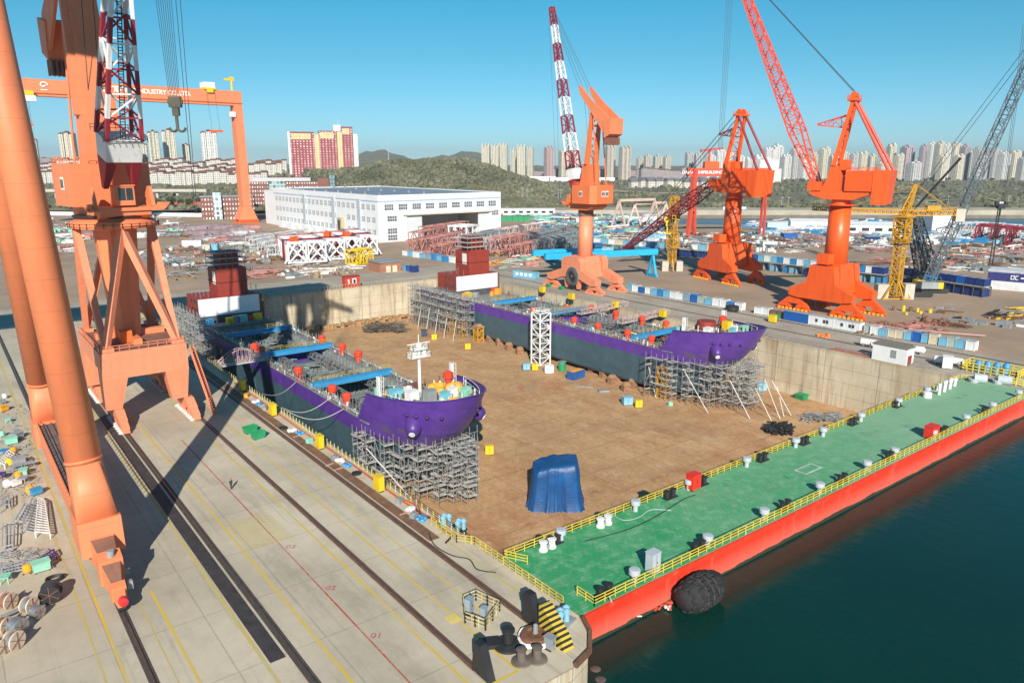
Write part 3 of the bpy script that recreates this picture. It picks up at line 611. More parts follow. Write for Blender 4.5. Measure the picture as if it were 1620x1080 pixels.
def arm(y0, y1, w0, w1, z0, z1, zb0_, zb1_): mb.hexa([(11-w1/2, y1, zb1_), (11+w1/2, y1, zb1_), (11+w0/2, y0, zb0_), (11-w0/2, y0, zb0_)], [(11-w1/2, y1, z1), (11+w1/2, y1, z1), (11+w0/2, y0, z0), (11-w0/2, y0, z0)])
arm(101, 93.4, 3.6, 2.0, 7.0, 4.7, 2.4, 2.2); arm(93.39, 91.7, 2.6, 2.6, 5.1, 4.6, 2.0, 1.6); arm(91.69, 89.2, 2.0, 1.1, 4.2, 2.8, 1.5, 1.3); arm(89.19, 88.2, 1.7, 1.6, 3.0, 2.7, 1.1, 1.1); arm(88.19, 86.9, 1.2, .9, 2.5, 2.0, 1.0, .9)
bo = mb.build('bogie', mOrg, gc)
for y in (104, 110, 128, 134, 140, 146): mb = MB(); mb.prism([(9.8, y-3, 3.4), (9.8, y+3, 3.4), (9.8, y+2.4, 1.2), (9.8, y-2.4, 1.2)], (2.4, 0, 0)); mb.build('bogie', mOrg, gc)
mb = MB(); 
for i in range(20): y = 87.6+i*3.1; mb.tube((10.6, y, .55), (11.4, y, .55), .5, 12)
mb.build('wheel', mBlk, bo)
for y0, y1, w0, w1, z0, z1 in ((96.1, 93.5, 2.5, 2.0, 5.53, 4.74), (91.6, 89.3, 1.95, 1.1, 4.16, 2.86)):
    mb = MB(); mb.hexa([(11-w1/2, y1, z1), (11+w1/2, y1, z1), (11+w0/2, y0, z0), (11-w0/2, y0, z0)], [(11-w1/2, y1, z1+.08), (11+w1/2, y1, z1+.08), (11+w0/2, y0, z0+.08), (11-w0/2, y0, z0+.08)]); mb.build('cover_plate', mBrn, bo)
mb = MB(); mb.lathe((11.1, 87.2, 1.7), [(.1, 0), (.5, .1), (.55, .5), (.5, .9), (.1, 1.0)], 14, M=Matrix.Rotation(R(90), 4, 'X')); mb.build('buffer', M('signal red', (.62, .03, .03), .4), bo)
mb = MB(); mb.tube((11.2, 92.4, 4.7), (11.2, 92.4, 5.5), .42, 12); mb.build('motor', mGrey, bo); mb = MB(); mb.bx(12.1, 12.7, 89.4, 90, 1.4, 2.4); mb.build('motor', mGrey, bo); mb = MB(); mb.bx(12.3, 12.9, 92.2, 93, 1.9, 2.7); mb.build('motor', mGrey, bo)
mb = MB(); mb.bx(-200, 10.5, 116, 126.5, 108, 119.5); mb.build('girder', mOrg, gc)
# --- the distant gantry with lettering
AXF = P(390, 352); 
fg = thing('gantry_crane', 'distant orange gantry crane with white lettering along its girder and a flared leg', 'crane', AXF)
Dg = AXF.dot(hV); gA = PD(378, 160, Dg); gB = PD(20, 138, Dg*.84)
def girder_pt(t, o, z): return Vector((gA.x+(gB.x-gA.x)*t, gA.y+(gB.y-gA.y)*t, 0))+o*gn+zV*z
gt = Vector((gB.x-gA.x, gB.y-gA.y, 0)).normalized(); gn = Vector((-gt.y, gt.x, 0))
if gn.dot(hV) > 0: gn = -gn              # towards the viewer
zt0 = HZ(PD(383, 160, Dg), 145.); zb0 = HZ(PD(383, 160, Dg), 168.)
base = Vector((AXF.x, AXF.y, 0))
q = lambda s, o, z: base+gt*s+gn*o+zV*z
mb = MB(); mb.hexa([q(220, -4, zb0), q(-3, -4, zb0), q(-3, 4, zb0), q(220, 4, zb0)], [q(220, -4, zt0), q(-3, -4, zt0), q(-3, 4, zt0), q(220, 4, zt0)]); go = mb.build('girder', mOrg, fg)
mb = MB(); mb.hexa([q(220, 4.02, zb0+1.6), q(-3, 4.02, zb0+1.6), q(-3, 4.5, zb0+1.6), q(220, 4.5, zb0+1.6)], [q(220, 4.02, zb0+2.2), q(-3, 4.02, zb0+2.2), q(-3, 4.5, zb0+2.2), q(220, 4.5, zb0+2.2)]); mb.build('girder_rib', M('dark orange', (.42, .10, .03), .6), go)
mb = MB(); mb.hexa([q(3.4, -5, 14), q(-3.4, -5, 14), q(-3.4, 5, 14), q(3.4, 5, 14)], [q(4.2, -4, zb0), q(-3, -4, zb0), q(-3, 4, zb0), q(4.2, 4, zb0)])
mb.hexa([q(8, -6, 2.8), q(-8, -6, 2.8), q(-8, 6, 2.8), q(8, 6, 2.8)], [q(3.5, -5, 13.98), q(-3.5, -5, 13.98), q(-3.5, 5, 13.98), q(3.5, 5, 13.98)]); mb.build('leg', mOrg, fg)
mb = MB()
for k in (-5.4, 5.4):
    mb = MB()
    for i in range(9): mb.box(q(-8+i*2, k, .0), (1.5, 1.5, 2.8))
    mb.bar(q(-9, k, 1.6), q(9, k, 1.6), .8, .8); mb.build('bogie', mFlame, fg)
xg = -gt if (-gt).dot(rV) > 0 else gt
mw = Matrix.Translation(q(47.5, 4.06, (zt0*.62+zb0*.38))) @ Matrix(((xg.x, 0, gn.x, 0), (xg.y, 0, gn.y, 0), (0, 1, 0, 0), (0, 0, 0, 1)))
mTxt = M('white lettering', (.8, .8, .78), .6, var=.04)
textmesh('DALIAN SHIPBUILDING INDUSTRY CO.,LTD.', 4.7, mTxt, 'lettering', fg, Matrix.Translation(gt*-9.5) @ mw, .05, 'RIGHT', .92)
mb = MB(mw @ Matrix.Translation((-92, .5, 0)))
mb.poly([(2.6*math.cos(t*.4)*(1-t*.04), 2.2*math.sin(t*.4)*(1-t*.04), .1) for t in range(17)], .5, 5); mb.bx(-2.2, 2.2, -3.6, -3.0, 0, .15); mb.build('emblem', mTxt, fg)
for px, D2, up, s in ((349, 4, 1, 1), ):
    pass
mb = MB(); c = q(23, 0, zt0); mb.box(c+zV*1.4, (9, 9, 4.2), math.atan2(gt.y, gt.x)); tr = mb.build('trolley_house', mWht, fg)
mb = MB(); mb.box(c, (10, 10, 1.4), math.atan2(gt.y, gt.x)); mb.box(c+gn*5-zV*2.4, (5, 1.2, 2.4), math.atan2(gt.y, gt.x)); mb.build('trolley_frame', mYelO, tr)
mb = MB(); c2 = q(21, 0, zb0-20); 
for k in (-1.6, 1.6): mb.tube(c+gt*k*2+gn*5.4, c2+gt*k*2+gn*5.4, .09, 4)
mb.build('rope', mRope, tr); mb = MB(); mb.box(c2+gn*5.4-zV*1.6, (11, 1.6, 1.6), math.atan2(gt.y, gt.x)); mb.build('lifting_beam', mFlame, tr)
c = q(152, 4, zb0); mb = MB(); mb.box(c-zV*4+gn*2.4, (12, 5, 3.8), math.atan2(gt.y, gt.x)); tr2 = mb.build('trolley_house', mWht, fg)
mb = MB(); mb.box(c-zV*.1+gn*2.4, (10, 5, 3.2), math.atan2(gt.y, gt.x)); mb.build('trolley_frame', mYelO, tr2)
mb = MB(); 
for k in (-1, 1): mb.tube(c-zV*4+gn*2.4+gt*k*1.5, c-zV*19+gn*2.4+gt*k*1.5, .09, 4)
mb.build('rope', mRope, tr2); mb = MB(); mb.box(c-zV*20.6+gn*2.4, (5, 1.4, 1.4), math.atan2(gt.y, gt.x)); mb.build('lifting_beam', mFlame, tr2)
mb = MB(); c = q(3, 0, zt0); mb.tube(c, c+zV*9, .9, 8); mb.box(c+zV*8.2+gt*2, (8, 1.6, 1.6), math.atan2(gt.y, gt.x)); mb.box(c+zV*9.6, (3.4, 2, 1.6), math.atan2(gt.y, gt.x)); mb.build('service_crane', mYelO, fg)
mb = MB(); mb.box(q(5.6, 3.2, zb0-9), (4, 4, 4), math.atan2(gt.y, gt.x)); mb.build('cab', mWht, fg)
# --- pedestal cranes on the far side of the dock
def pedestal(root, ax, mat, zcol, zc0, rcol, frames, gauge, zleg, guard, bog, hub=None):
    rz = root.rotation_euler.z; U = Matrix.Translation(Vector((ax.x, ax.y, 0))) @ Matrix.Rotation(rz, 4, 'Z')
    for k in (-1, 1):
        mb = MB(U); x = k*gauge/2; mb.prism([(x-1.5, y, z) for y, z in frames], (3, 0, 0)); mb.build('side_frame', mat, root)
    mb = MB(U); mb.bx(-gauge/2+1.51, gauge/2-1.51, -4.4, 4.4, zleg+3, zc0+.6); 
    mb.hexa([(-gauge/2+1.51, -5.6, zleg+2), (gauge/2-1.51, -5.6, zleg+2), (gauge/2-1.51, 5.6, zleg+2), (-gauge/2+1.51, 5.6, zleg+2)], [(-3.9, -4.2, zc0+3), (3.9, -4.2, zc0+3), (3.9, 4.2, zc0+3), (-3.9, 4.2, zc0+3)])
    mb.build('crossbeam', mat, root)
    if hub: mb = MB(U); mb.bx(-gauge/2-1.2, -gauge/2+2.4, -2, 2.2, zc0+3.0, zc0+6.4); mb.build('winch_cabin', mat, root)
    ym = max(y for y, z in frames)
    for sx in (-1, 1):
        for sy in (-1, 1):
            c = U @ Vector((sx*gauge/2, sy*(ym-1.6), 0)); bogie(root, (c.x, c.y, zleg), bog, mat, guard, 8)
    mb = MB(U); mb.tube((0, 0, zc0), (0, 0, zcol), rcol*1.08, 32, rcol*.94); co = mb.build('column', mat, root); co.data.polygons.foreach_set('use_smooth', [len(p.vertices) == 4 for p in co.data.polygons])
    return U
def tall_upper(root, ax, zc, az, tip, mat, mj, n=22, sh=1.):
    ang = math.atan2(az.y, az.x); U = Matrix.Translation(Vector((ax.x, ax.y, zc))) @ Matrix.Rotation(ang, 4, 'Z') @ Matrix.Diagonal((.76, .84, .9, 1))
    mb = MB(U); mb.lathe((0, 0, 0), [(5.8, 0), (6.6, .15), (6.6, .45), (4.2, .6), (3.9, 2.4), (3.9, 2.6)], 32); mb.build('slewing_ring', mat, root)
    mb = MB(U); mb.prism([(x, -5.6, z) for x, z in ((12.5, 4.2), (11.5, 5.4), (-13, 5.4), (-13, 4.6), (-6, 2.3), (6, 2.3))], (0, 11.2, 0)); mb.bx(7.4, 13.2, -6.2, 6.2, 5.41, 8.6); mb.build('slewing_platform', mat, root)
    mb = MB(U); mb.bx(-13.2, -2.2, -6.4, 6.4, 5.42, 12.6); ho = mb.build('machine_house', mat, root)
    for s_ in (-1, 1):
        mb = MB(U); mb.bx(-13, -2.3, min(s_*6.4, s_*6.44), max(s_*6.4, s_*6.44), 5.6, 12.4)
        for i in range(26): x = -12.9+i*.41; mb.bx(x, x+.14, min(s_*6.44, s_*6.52), max(s_*6.44, s_*6.52), 5.6, 12.4)
        mb.build('cladding', mat, ho)
    MB(U).rail([(-2.3, -6.3, 12.6), (-13, -6.3, 12.6), (-13, 6.3, 12.6), (-2.3, 6.3, 12.6), (-2.3, -6.3, 12.6)], 1.1, 1.6, .06).build('railing', mat, ho)
    mb = MB(U); mb.hexa([(-19, -6.7, .8), (-13.21, -6.7, .8), (-13.21, 6.7, .8), (-19, 6.7, .8)], [(-20, -6.7, 12.8), (-13.21, -6.7, 12.8), (-13.21, 6.7, 12.8), (-20, 6.7, 12.8)]); mb.build('counterweight', mat, root)
    mb = MB(U)
    for k in (-1, 1):
        mb.prism([(8, k*4.6-.3, 5.42), (-2.1, k*4.6-.3, 5.42), (-2.1, k*4.6-.3, 9), (1.5, k*4.6-.3, 14.5), (4.5, k*4.6-.3, 14.5), (5.5, k*4.6-.3, 10)], (0, .6, 0))
    mb.bx(-2, 1.4, -3, 3, 12.8, 16.6); mb.build('mast_foot', mat, root)
    mb = MB(U)
    for k in (-1, 1): mb.bar((3.6, k*4.6, 14.4), (-1.4, k*2.6, 37.2), 1.5, 1.7, 1.4, 1.4, up=(0, 1, 0))
    for i in range(5):
        z = 17+i*4.2; t = (z-14.4)/22.8; x, y = 3.6-5*t, 4.6-2*t-.5; mb.bar((x, -y, z), (x, y, z), .4)
        t2 = (z+4.2-14.4)/22.8; mb.bar((x, -y if i % 2 else y, z), (3.6-5*t2, (4.1-2*t2)*(1 if i % 2 else -1), z+4.2), .3)
    mb.build('mast_leg', mat, root)
    for k in (-1, 1): MB(U).tube((-1.8, k*2.8, 37.2), (-18.6, k*5.2, 12.8), .62, 12, .62).build('back_stay', mj, root)
    mb = MB(U); mb.bx(-3.2, .8, -4.2, 4.2, 37.0, 38.0)
    for k in (-1.7, 1.7): mb.tube((-1.2, k-.7, 39), (-1.2, k+.7, 39), 1.25, 14)
    mb.rail([(-3.1, -4.1, 38), (.7, -4.1, 38), (.7, 4.1, 38), (-3.1, 4.1, 38), (-3.1, -4.1, 38)], 1., 1.6, .05); mb.build('mast_head', mat, root)
    mb = MB(U); mb.truss((.5, 0, 30), (13, 0, 29.2), 4.2, .5, 4, .16, .1, ha=4.5, hb=.5); mb.build('service_platform', mj, root)
    piv = U @ Vector((11.2, 0, 8.4)); lat = (U.to_3x3() @ Vector((0, 1, 0))).normalized(); dn = (tip-piv).normalized(); up = dn.cross(lat)
    k1 = piv+dn*(tip-piv).length*.22
    mb = MB()
    for sx in (-1, 1):
        for sy in (-1, 1): mb.bar(piv+lat*sx*4.0+up*sy*.4, k1+lat*sx*3.2+up*sy*2.0, .5)
    for i in range(1, 5):
        t = i/5; p0 = piv.lerp(k1, t); 
        for sy in (-1, 1): mb.bar(p0+lat*(-4.2)+up*sy*(.4+1.6*t), p0+lat*4.2+up*sy*(.4+1.6*t)*(1), .3)
        for sx in (-1, 1): mb.bar(piv.lerp(k1, t-.2)+lat*sx*4.2+up*(.4+1.6*(t-.2)), p0+lat*sx*4.2-up*(.4+1.6*t), .28)
    mb.truss(k1, tip, 6.4, 2.0, n, .22, .12, up=up, ha=4.2, hb=1.6); mb.build('jib', mj, root)
    mb = MB(); hd = U @ Vector((-1.2, 0, 40))
    for k in (-1.9, -1.5, 1.5, 1.9): mb.tube(hd+lat*k, tip+lat*k*.4, .085, 4, caps=False)
    mb.build('stay_rope', mRope, root)
    return U
FR4 = [(-11.5, 5.4), (-11.5, 7.6), (-5.2, 10.6), (-4.2, 16.4), (4.2, 16.4), (5.2, 10.6), (11.5, 7.6), (11.5, 5.4), (8, 4.8), (-8, 4.8)]
AX4 = Vector((242.5, 134, 0)); az4 = (-rV*math.cos(R(36))+hV*math.sin(R(36)))
c4 = thing('pedestal_crane', 'bright orange red pedestal crane with its jib raised beyond the frame, nearest the dock corner', 'crane', AX4)
pedestal(c4, AX4, mFlame, 36.5, 14, 3.6, FR4, 13.5, 4.9, mGuard, 13, 1)
t4 = AX4+az4*43+zV*118
tall_upper(c4, AX4, 36.2, az4, t4, mFlame, mJibR, 24)
mb = MB()
for k in range(4): mb.tube(t4+rV*(k-1.5)*.7, Vector((t4.x, t4.y, 55))+rV*((k-1.5)*.5), .07, 4, caps=False)
mb.build('hoist_rope', mRope, c4)
AX3 = Vector((273, 199, 0)); az3 = (-rV*math.cos(R(55))+hV*math.sin(R(55)))
c3 = thing('pedestal_crane', 'orange red pedestal crane behind the ship bow with its jib lowered towards the blue gantry', 'crane', AX3, R(-14))
pedestal(c3, AX3, mFlame, 36.5, 14, 3.6, FR4, 13.5, 4.9, mGuard, 12, 1)
t3 = AX3+az3*66+zV*7.5
tall_upper(c3, AX3, 35.6, az3, t3, mFlame, mMar, 20)
hookblock(c3, t3.lerp(AX3+zV*43, .42)+zV*.5-hV*2.5, 1.3, mYelO)
AX2 = Vector((208.4, 222, 0))
c2 = thing('pedestal_crane', 'salmon pedestal crane with red white jib and cable reel beside the far ship', 'crane', AX2)
FR2 = [(-14.5, 3.4), (-14.5, 5.4), (-7, 8), (-5.6, 8.2), (-5.6, 11.6), (-4.2, 13.2), (4.2, 13.2), (5.6, 11.6), (5.6, 8.2), (7, 8), (14.5, 5.4), (14.5, 3.4), (11.5, 3.0), (4.5, 5.2), (-4.5, 5.2), (-11.5, 3.0)]
pedestal(c2, AX2, mSal, 29.5, 10.6, 2.9, FR2, 12.4, 3.2, mSal, 11)
mb = MB(); mb.lathe((AX2.x-7.8, AX2.y-1.6, 6.0), [(.3, 0), (3.6, .05), (3.7, .3), (3.6, .5), (.3, .55)], 28, M=Matrix.Rotation(R(-90), 4, 'Y')); ro = mb.build('cable_reel', M('reel grey', (.22, .22, .21), .6), c2)
mb = MB()
for i in range(28): a = i*math.pi/14; mb.bar((AX2.x-8.42, AX2.y-1.6+.5*math.cos(a), 6.0+.5*math.sin(a)), (AX2.x-8.42, AX2.y-1.6+3.6*math.cos(a), 6.0+3.6*math.sin(a)), .16)
mb.build('reel_spoke', mBlk, ro)
for sy in (-3.4, 3.4):
    mb = MB(); mb.prism([(AX2.x-6.9, AX2.y+sy-1.6, 5.3), (AX2.x-6.9, AX2.y+sy+1.6, 5.3), (AX2.x-6.9, AX2.y+sy+.5, .8), (AX2.x-6.9, AX2.y+sy-.5, .8)], (1.4, 0, 0)); mb.build('anchor_leg', mSal, c2)
mb = MB(); mb.tube((AX2.x, AX2.y, 29.5), (AX2.x, AX2.y, 33), 3.05, 24); mb.build('column_head', mBrn, c2)
t2 = PD(873, 12, AX2.dot(hV)+16)
luff_upper(c2, AX2, 34.2, t2, mOrg, mFlame if False else M('light orange paint', (.72, .17, .055), .5, var=.07, scale=.15), 4.5, 9, None, False)
mb = MB()
for k in range(2): mb.tube(t2+rV*(k-.5)*2.4, PD(883+k*4-2, 318, t2.dot(hV)), .06, 4, caps=False)
mb.build('hoist_rope', mRope, c2)
# ------------------------------------------------------------------ ships under construction
def hullmat():
    m, t, b = newmat('hull paint'); tc = nd(t, 'ShaderNodeTexCoord').outputs['Object']; sx = nd(t, 'ShaderNodeSeparateXYZ'); t.links.new(tc, sx.inputs[0])
    n = noise(t, .35, tc, 7, .65); st = noise(t, 1., mapping(t, tc, (.5, .5, .05)), 6, .65)
    pur = mix(t, ramp(t, n, .3, .7), (.085, .033, .245), (.125, .052, .335)); slate = mix(t, ramp(t, n, .3, .7), (.038, .084, .112), (.062, .118, .150))
    slate = mix(t, math2(t, 'MULTIPLY', ramp(t, st, .5, .75), .5), slate, (.075, .105, .115)); pur = mix(t, math2(t, 'MULTIPLY', ramp(t, st, .58, .8), .35), pur, (.045, .02, .10))
    zb = math2(t, 'GREATER_THAN', math2(t, 'MULTIPLY_ADD', noise(t, .15, tc, 2), .12, sx.outputs[2]), 8.96)   # paint boundary above the keel
    seam = math2(t, 'LESS_THAN', math2(t, 'FRACT', math2(t, 'DIVIDE', sx.outputs[1], 11.)), .006); seamz = math2(t, 'LESS_THAN', math2(t, 'FRACT', math2(t, 'DIVIDE', sx.outputs[2], 3.1)), .012)
    col = mix(t, zb, slate, pur); col = mix(t, math2(t, 'MULTIPLY', math2(t, 'MAXIMUM', seam, seamz), .6), col, (.02, .02, .03))
    pt = noise(t, .3, mapping(t, tc, (1, .6, 1.3)), 8, .75); col = mix(t, math2(t, 'MULTIPLY', ramp(t, pt, .60, .68), .35), col, (.13, .13, .16))
    wl = math2(t, 'LESS_THAN', math2(t, 'FRACT', math2(t, 'DIVIDE', sx.outputs[1], 2.75)), .03); col = mix(t, math2(t, 'MULTIPLY', wl, math2(t, 'MULTIPLY', ramp(t, n, .4, .7), .3)), col, (.12, .12, .16))
    # scuffed grey primer band low on the bow
    sc = noise(t, .22, mapping(t, tc, (.5, .8, 2.2)), 7, .7); low = math2(t, 'MULTIPLY', math2(t, 'LESS_THAN', sx.outputs[1], -41.), math2(t, 'LESS_THAN', sx.outputs[2], 13.2))
    col = mix(t, math2(t, 'MULTIPLY', math2(t, 'MULTIPLY', low, ramp(t, sc, .46, .58)), .8), col, (.115, .095, .13))
    t.links.new(col, b.inputs['Base Color']); t.links.new(math2(t, 'MULTIPLY_ADD', n, .25, .28), b.inputs['Roughness']); return m
mHull = hullmat()
mInner = M('hold primer', (.19, .215, .22), .75, var=.3, scale=.5, streak=(.13, .10, .08), rust=(.16, .10, .07))
mDeck = M('deck primer', (.21, .19, .18), .8, var=.35, scale=.6, rust=(.24, .12, .07))
mBlueB = M('blue beam', (.035, .26, .52), .5, var=.12)
mVent = M('vermilion hood', (.68, .062, .025), .45, var=.15)
mPipe = M('scaffold pipe', (.29, .29, .285), .5, .2, var=.35, scale=2, rust=(.25, .17, .11))
mPlank = M('scaffold plank', (.44, .435, .41), .7, var=.35, scale=1.2, rust=(.25, .19, .13))
mPurP = M('purple paint', (.078, .03, .20), .4, var=.15)
mRedO = M('red oxide', (.27, .035, .02), .6, var=.15, scale=.5, streak=(.2, .03, .02))
mPaleB = M('pale blue paint', (.22, .46, .58), .5, var=.15); mMint = M('mint primer', (.27, .60, .46), .5, var=.15)
mOrgT = M('orange tarpaulin', (.78, .36, .03), .6, var=.2, bump=.3); mTimb = M('old timber', (.36, .21, .10), .85, var=.4, scale=.8, rust=(.20, .10, .05))
HB, ZD, ZK = 10.8, -1.2, -13.4
STEM = [(-13.4, 14.5), (-11.5, 13.5), (-8, 12), (-4.6, 9.4), (-1.2, 5.8), (2.5, 2.8), (7.7, 0)]
def stem(z): return lerpt(STEM, z)
def hb(y, z, yb):     # half breadth at world y measured from the bow
    L = 20+max(0, -z)*.5; u = (y-(yb+stem(z)))/L
    if u <= 0: return 0.
    f = 1. if u >= 1 else (1-(1-u)**2)**.46
    return HB*f*(1. if z > -11.5 else (.93 if z < -13 else .985))
def ftop(y, yb): u = (y-yb)/21; return 7.7-2.5*min(1, u)**.7-(max(0, u-1)*21*1.45 if u > 1 else 0)
def ship(name, label, xc, yb, yend, gap, tiers, beams, vents, seed):
    rnd = random.Random(seed); t = thing(name, label, 'ship', (xc, yb+60, ZK))
    W = lambda x, y, z: (xc+x, y, z)
    def skin(zs, yE, tail, top=None):
        mb = MB(); rows = []; n = 18
        for z in zs:
            y0 = stem(z)+yb; ys = [y0+(yE-y0)*(k/n)**2 for k in range(n+1)]+tail
            rows.append([[W(k*hb(y, min(z, ftop(y, yb)) if top else z, yb), y, min(z, ftop(y, yb)) if top else z) for y in ys] for k in (-1, 1)])
        m_ = len(rows[0][0])
        for k in (0, 1):
            for j in range(len(zs)-1):
                for i in range(m_-1):
                    q = [rows[j][k][i], rows[j][k][i+1], rows[j+1][k][i+1], rows[j+1][k][i]]; mb.add(q if k else q[::-1], [(0, 1, 2, 3)])
        if not top:
            for i in range(m_-1): mb.add([rows[0][0][i], rows[0][0][i+1], rows[0][1][i+1], rows[0][1][i]][::-1], [(0, 1, 2, 3)])
        return mb
    zs = [-13.4, -12.6, -11.5, -9, -6.5, -4.55, -4.5, -2.8, -1.2]
    fine = [yb+x for x in (0, .1, .4, .9, 1.6, 2.5, 3.6, 4.5, 5, 6, 7, 8, 9, 10, 11, 12, 12.3, 13, 14, 15, 16.5, 18, 19.5, 21, 23, 25, 28, 31)]
    h = skin(zs, yb+37, [gap if gap else yend])
    if gap:
        for z0, z1 in zip(zs[:-1], zs[1:]):
            for k in (-1, 1):
                q = [W(k*hb(yend, z0, yb), gap+.9, z0), W(k*hb(yend, z0, yb), yend, z0), W(k*hb(yend, z1, yb), yend, z1), W(k*hb(yend, z1, yb), gap+.9, z1)]; h.add(q if k > 0 else q[::-1], [(0, 1, 2, 3)])
        for yy in (gap, gap+.9): h.add([W(-HB*.93, yy, ZK), W(HB*.93, yy, ZK), W(HB, yy, -11.4), W(HB, yy, ZD), W(-HB, yy, ZD), W(-HB, yy, -11.4)], [tuple(range(6))])
    h.add([W(-HB*.93, yend, ZK), W(HB*.93, yend, ZK), W(HB, yend, -11.4), W(HB, yend, ZD), W(-HB, yend, ZD), W(-HB, yend, -11.4)], [tuple(range(6))[::-1]])
    ho = h.build('hull', mHull, t, smooth=False)
    fy = [y for y in fine if y <= yb+21.2]; fs = skin([-1.2, 0, 1.5, 3.2, 5.2, 7.7], yb+21, [yb+23, yb+25.2], top=True); fo = fs.build('forecastle', mHull, t, smooth=True)
    # cap rail, forecastle deck
    cr = MB()
    for k in (-1, 1):
        pts = [Vector(W(k*hb(y, ftop(y, yb), yb), y, ftop(y, yb))) for y in fy]
        for a, b in zip(pts[:-1], pts[1:]): cr.bar(a, b, .35, .14)
    cr.build('cap_rail', mPurP, fo)
    dk = MB(); zz = 4.3
    L = [W(-hb(y, zz, yb)*.985, y, zz) for y in fine[4:23]]; Rr = [W(hb(y, zz, yb)*.985, y, zz) for y in fine[4:23]]
    for i in range(len(L)-1): dk.add([L[i], Rr[i], Rr[i+1], L[i+1]], [(0, 1, 2, 3)])
    dk.build('forecastle_deck', mDeck, fo)
    bk = MB(); yy = yb+20.6; bk.bx(xc-10, xc+10, yy, yy+.3, ZD, 4.25); bk.build('forecastle_bulkhead', mInner, fo)
    # hawse pipes with anchors' bell mouths
    for k in (-1, 1):
        y0 = yb+9; x0 = hb(y0, 1.2, yb)*k; c = Vector(W(x0*.93, y0, 1.3)); d = Vector((k*.55, -.62, -.55)).normalized(); mb = MB(); Mx = Matrix.Translation(c) @ d.to_track_quat('Z', 'Y').to_matrix().to_4x4()
        mb.lathe((0, 0, 0), [(1.9, -1), (1.75, .2), (1.5, 1.6), (1.1, 2.3), (.5, 2.6)], 18, M=Mx); bl = mb.build('bell_mouth', mPurP, fo, smooth=True); MB().lathe((0, 0, 0), [(.62, 2.48), (.62, 2.66)], 12, M=Mx).build('hawse_hole', mWht, bl)
        for j in range(4):
            y0 = yb+3.5+j*1.9; x0 = hb(y0, 3.6, yb)*k; MB().lathe(W(x0*.99, y0, 3.3), [(.1, -.36), (.32, -.25), (.4, 0), (.32, .25), (.1, .36)], 10).build('fairlead', M('dark purple', (.03, .012, .08), .5), fo)
    # open hold: walls, floor, frames, side decks
    y0, y1 = yb+22, tiers[0]-6
    hd = MB(); hd.sheet([W(-8.6, y0, -10), W(8.6, y0, -10), W(8.6, y1, -10), W(-8.6, y1, -10)])
    for k in (-1, 1):
        hd.bx(xc+k*8.75-.15, xc+k*8.75+.15, y0, y1, -10, ZD); hd.bx(xc+min(k*8.9, k*10.75), xc+max(k*8.9, k*10.75), y0-1, y1, ZD-.3, ZD-.02)
    hd.bx(xc-8.7, xc+8.7, y1, y1+.3, -10, ZD); hd.build('hold', mInner, t)
    fr = MB()
    for k in (-1, 1):
        y = y0+.6
        while y < y1: fr.bx(xc+k*8.2-.35, xc+k*8.2+.35, y, y+.22, -10, ZD-.1); y += 1.9
        for z in (-3.4, -5.8, -8): fr.bx(xc+k*8.1-.4, xc+k*8.1+.4, y0, y1, z, z+.16)
    fr.build('frame', mInner, t)
    bh = MB(); y = y0+11
    while y < y1-4:
        bh.bx(xc-8.5, xc+8.5, y, y+.35, -10, -3.2)
        for i in range(14): bh.bx(xc-8.2+i*1.22, xc-7.9+i*1.22, y-.5, y, -10, -3.2)
        bh.bx(xc-8.5, xc+8.5, y-.8, y+1., -3.2, -2.9); y += 11.5
    for i in range(46):
        y = rnd.uniform(y0+2, y1-2); x = rnd.uniform(-7.5, 7.5); z = rnd.choice((-2.8, -3.4, -5)); l = rnd.uniform(2, 6)
        if rnd.random() < .5: bh.bar(W(x, y, z), W(min(8, x+l), y+rnd.uniform(-1, 1), z), .3, .3)
        else: bh.bar(W(x, y, z), W(x+rnd.uniform(-1, 1), min(y+l, y1-1), z), .3, .3)
    for k in (-1, 1): bh.truss(W(k*5, y0+6, -2.2), W(k*4, y1-6, -2.2), 1.4, 1.4, 40, .07, .05)
    bh.build('bulkhead', mInner, t)
    sd = MB()
    for k in (-1, 1): sd.sheet([W(min(k*8.9, k*10.7), y0-1, ZD), W(max(k*8.9, k*10.7), y0-1, ZD), W(max(k*8.9, k*10.7), y1+4, ZD), W(min(k*8.9, k*10.7), y1+4, ZD)])
    sd.sheet([W(-10.7, y1+.3, ZD+.003), W(10.7, y1+.3, ZD+.003), W(10.7, yend, ZD+.003), W(-10.7, yend, ZD+.003)]); sd.build('side_deck', mDeck, t)
    st = MB(); y = y0
    while y < y1:
        for k in (-1, 1):
            for xx in (10.5, 9.1):
                if rnd.random() < .9: st.bar(W(k*xx, y+rnd.uniform(-.3, .3), ZD), W(k*xx, y, ZD+rnd.uniform(1.1, 2.6)), .09)
        y += 1.5
    for k in (-1, 1):
        for z in (.5, 1.1): st.bar(W(k*10.5, y0, ZD+z), W(k*10.5, y1, ZD+z), .06)
        st.bar(W(k*9.1, y0, ZD+1.1), W(k*9.1, y1, ZD+1.1), .06)
    st.build('guard_rail', mPipe, t)
    cl = MB()      # fittings along the side decks
    for i in range(300):
        k = rnd.choice((-1, 1)); y = rnd.uniform(y0, y1); cl.m = rnd.choice((0, 0, 1, 1, 2, 3, 4, 5)); s = rnd.uniform(.25, .6)
        x = k*rnd.uniform(9.3, 10.3)
        if rnd.random() < .5: cl.box(W(x, y, ZD), (s, s*rnd.uniform(1, 2.4), s*rnd.uniform(1, 2.2)))
        else: cl.tube(W(x, y, ZD), W(x, y, ZD+s*2.4), s*.4, 7)
    tag(cl.build('deck_fitting', [mPipe, mWht, mMint, mVent, mRust, mPaleB], t), kind='stuff')
    pp = MB()       # deck piping
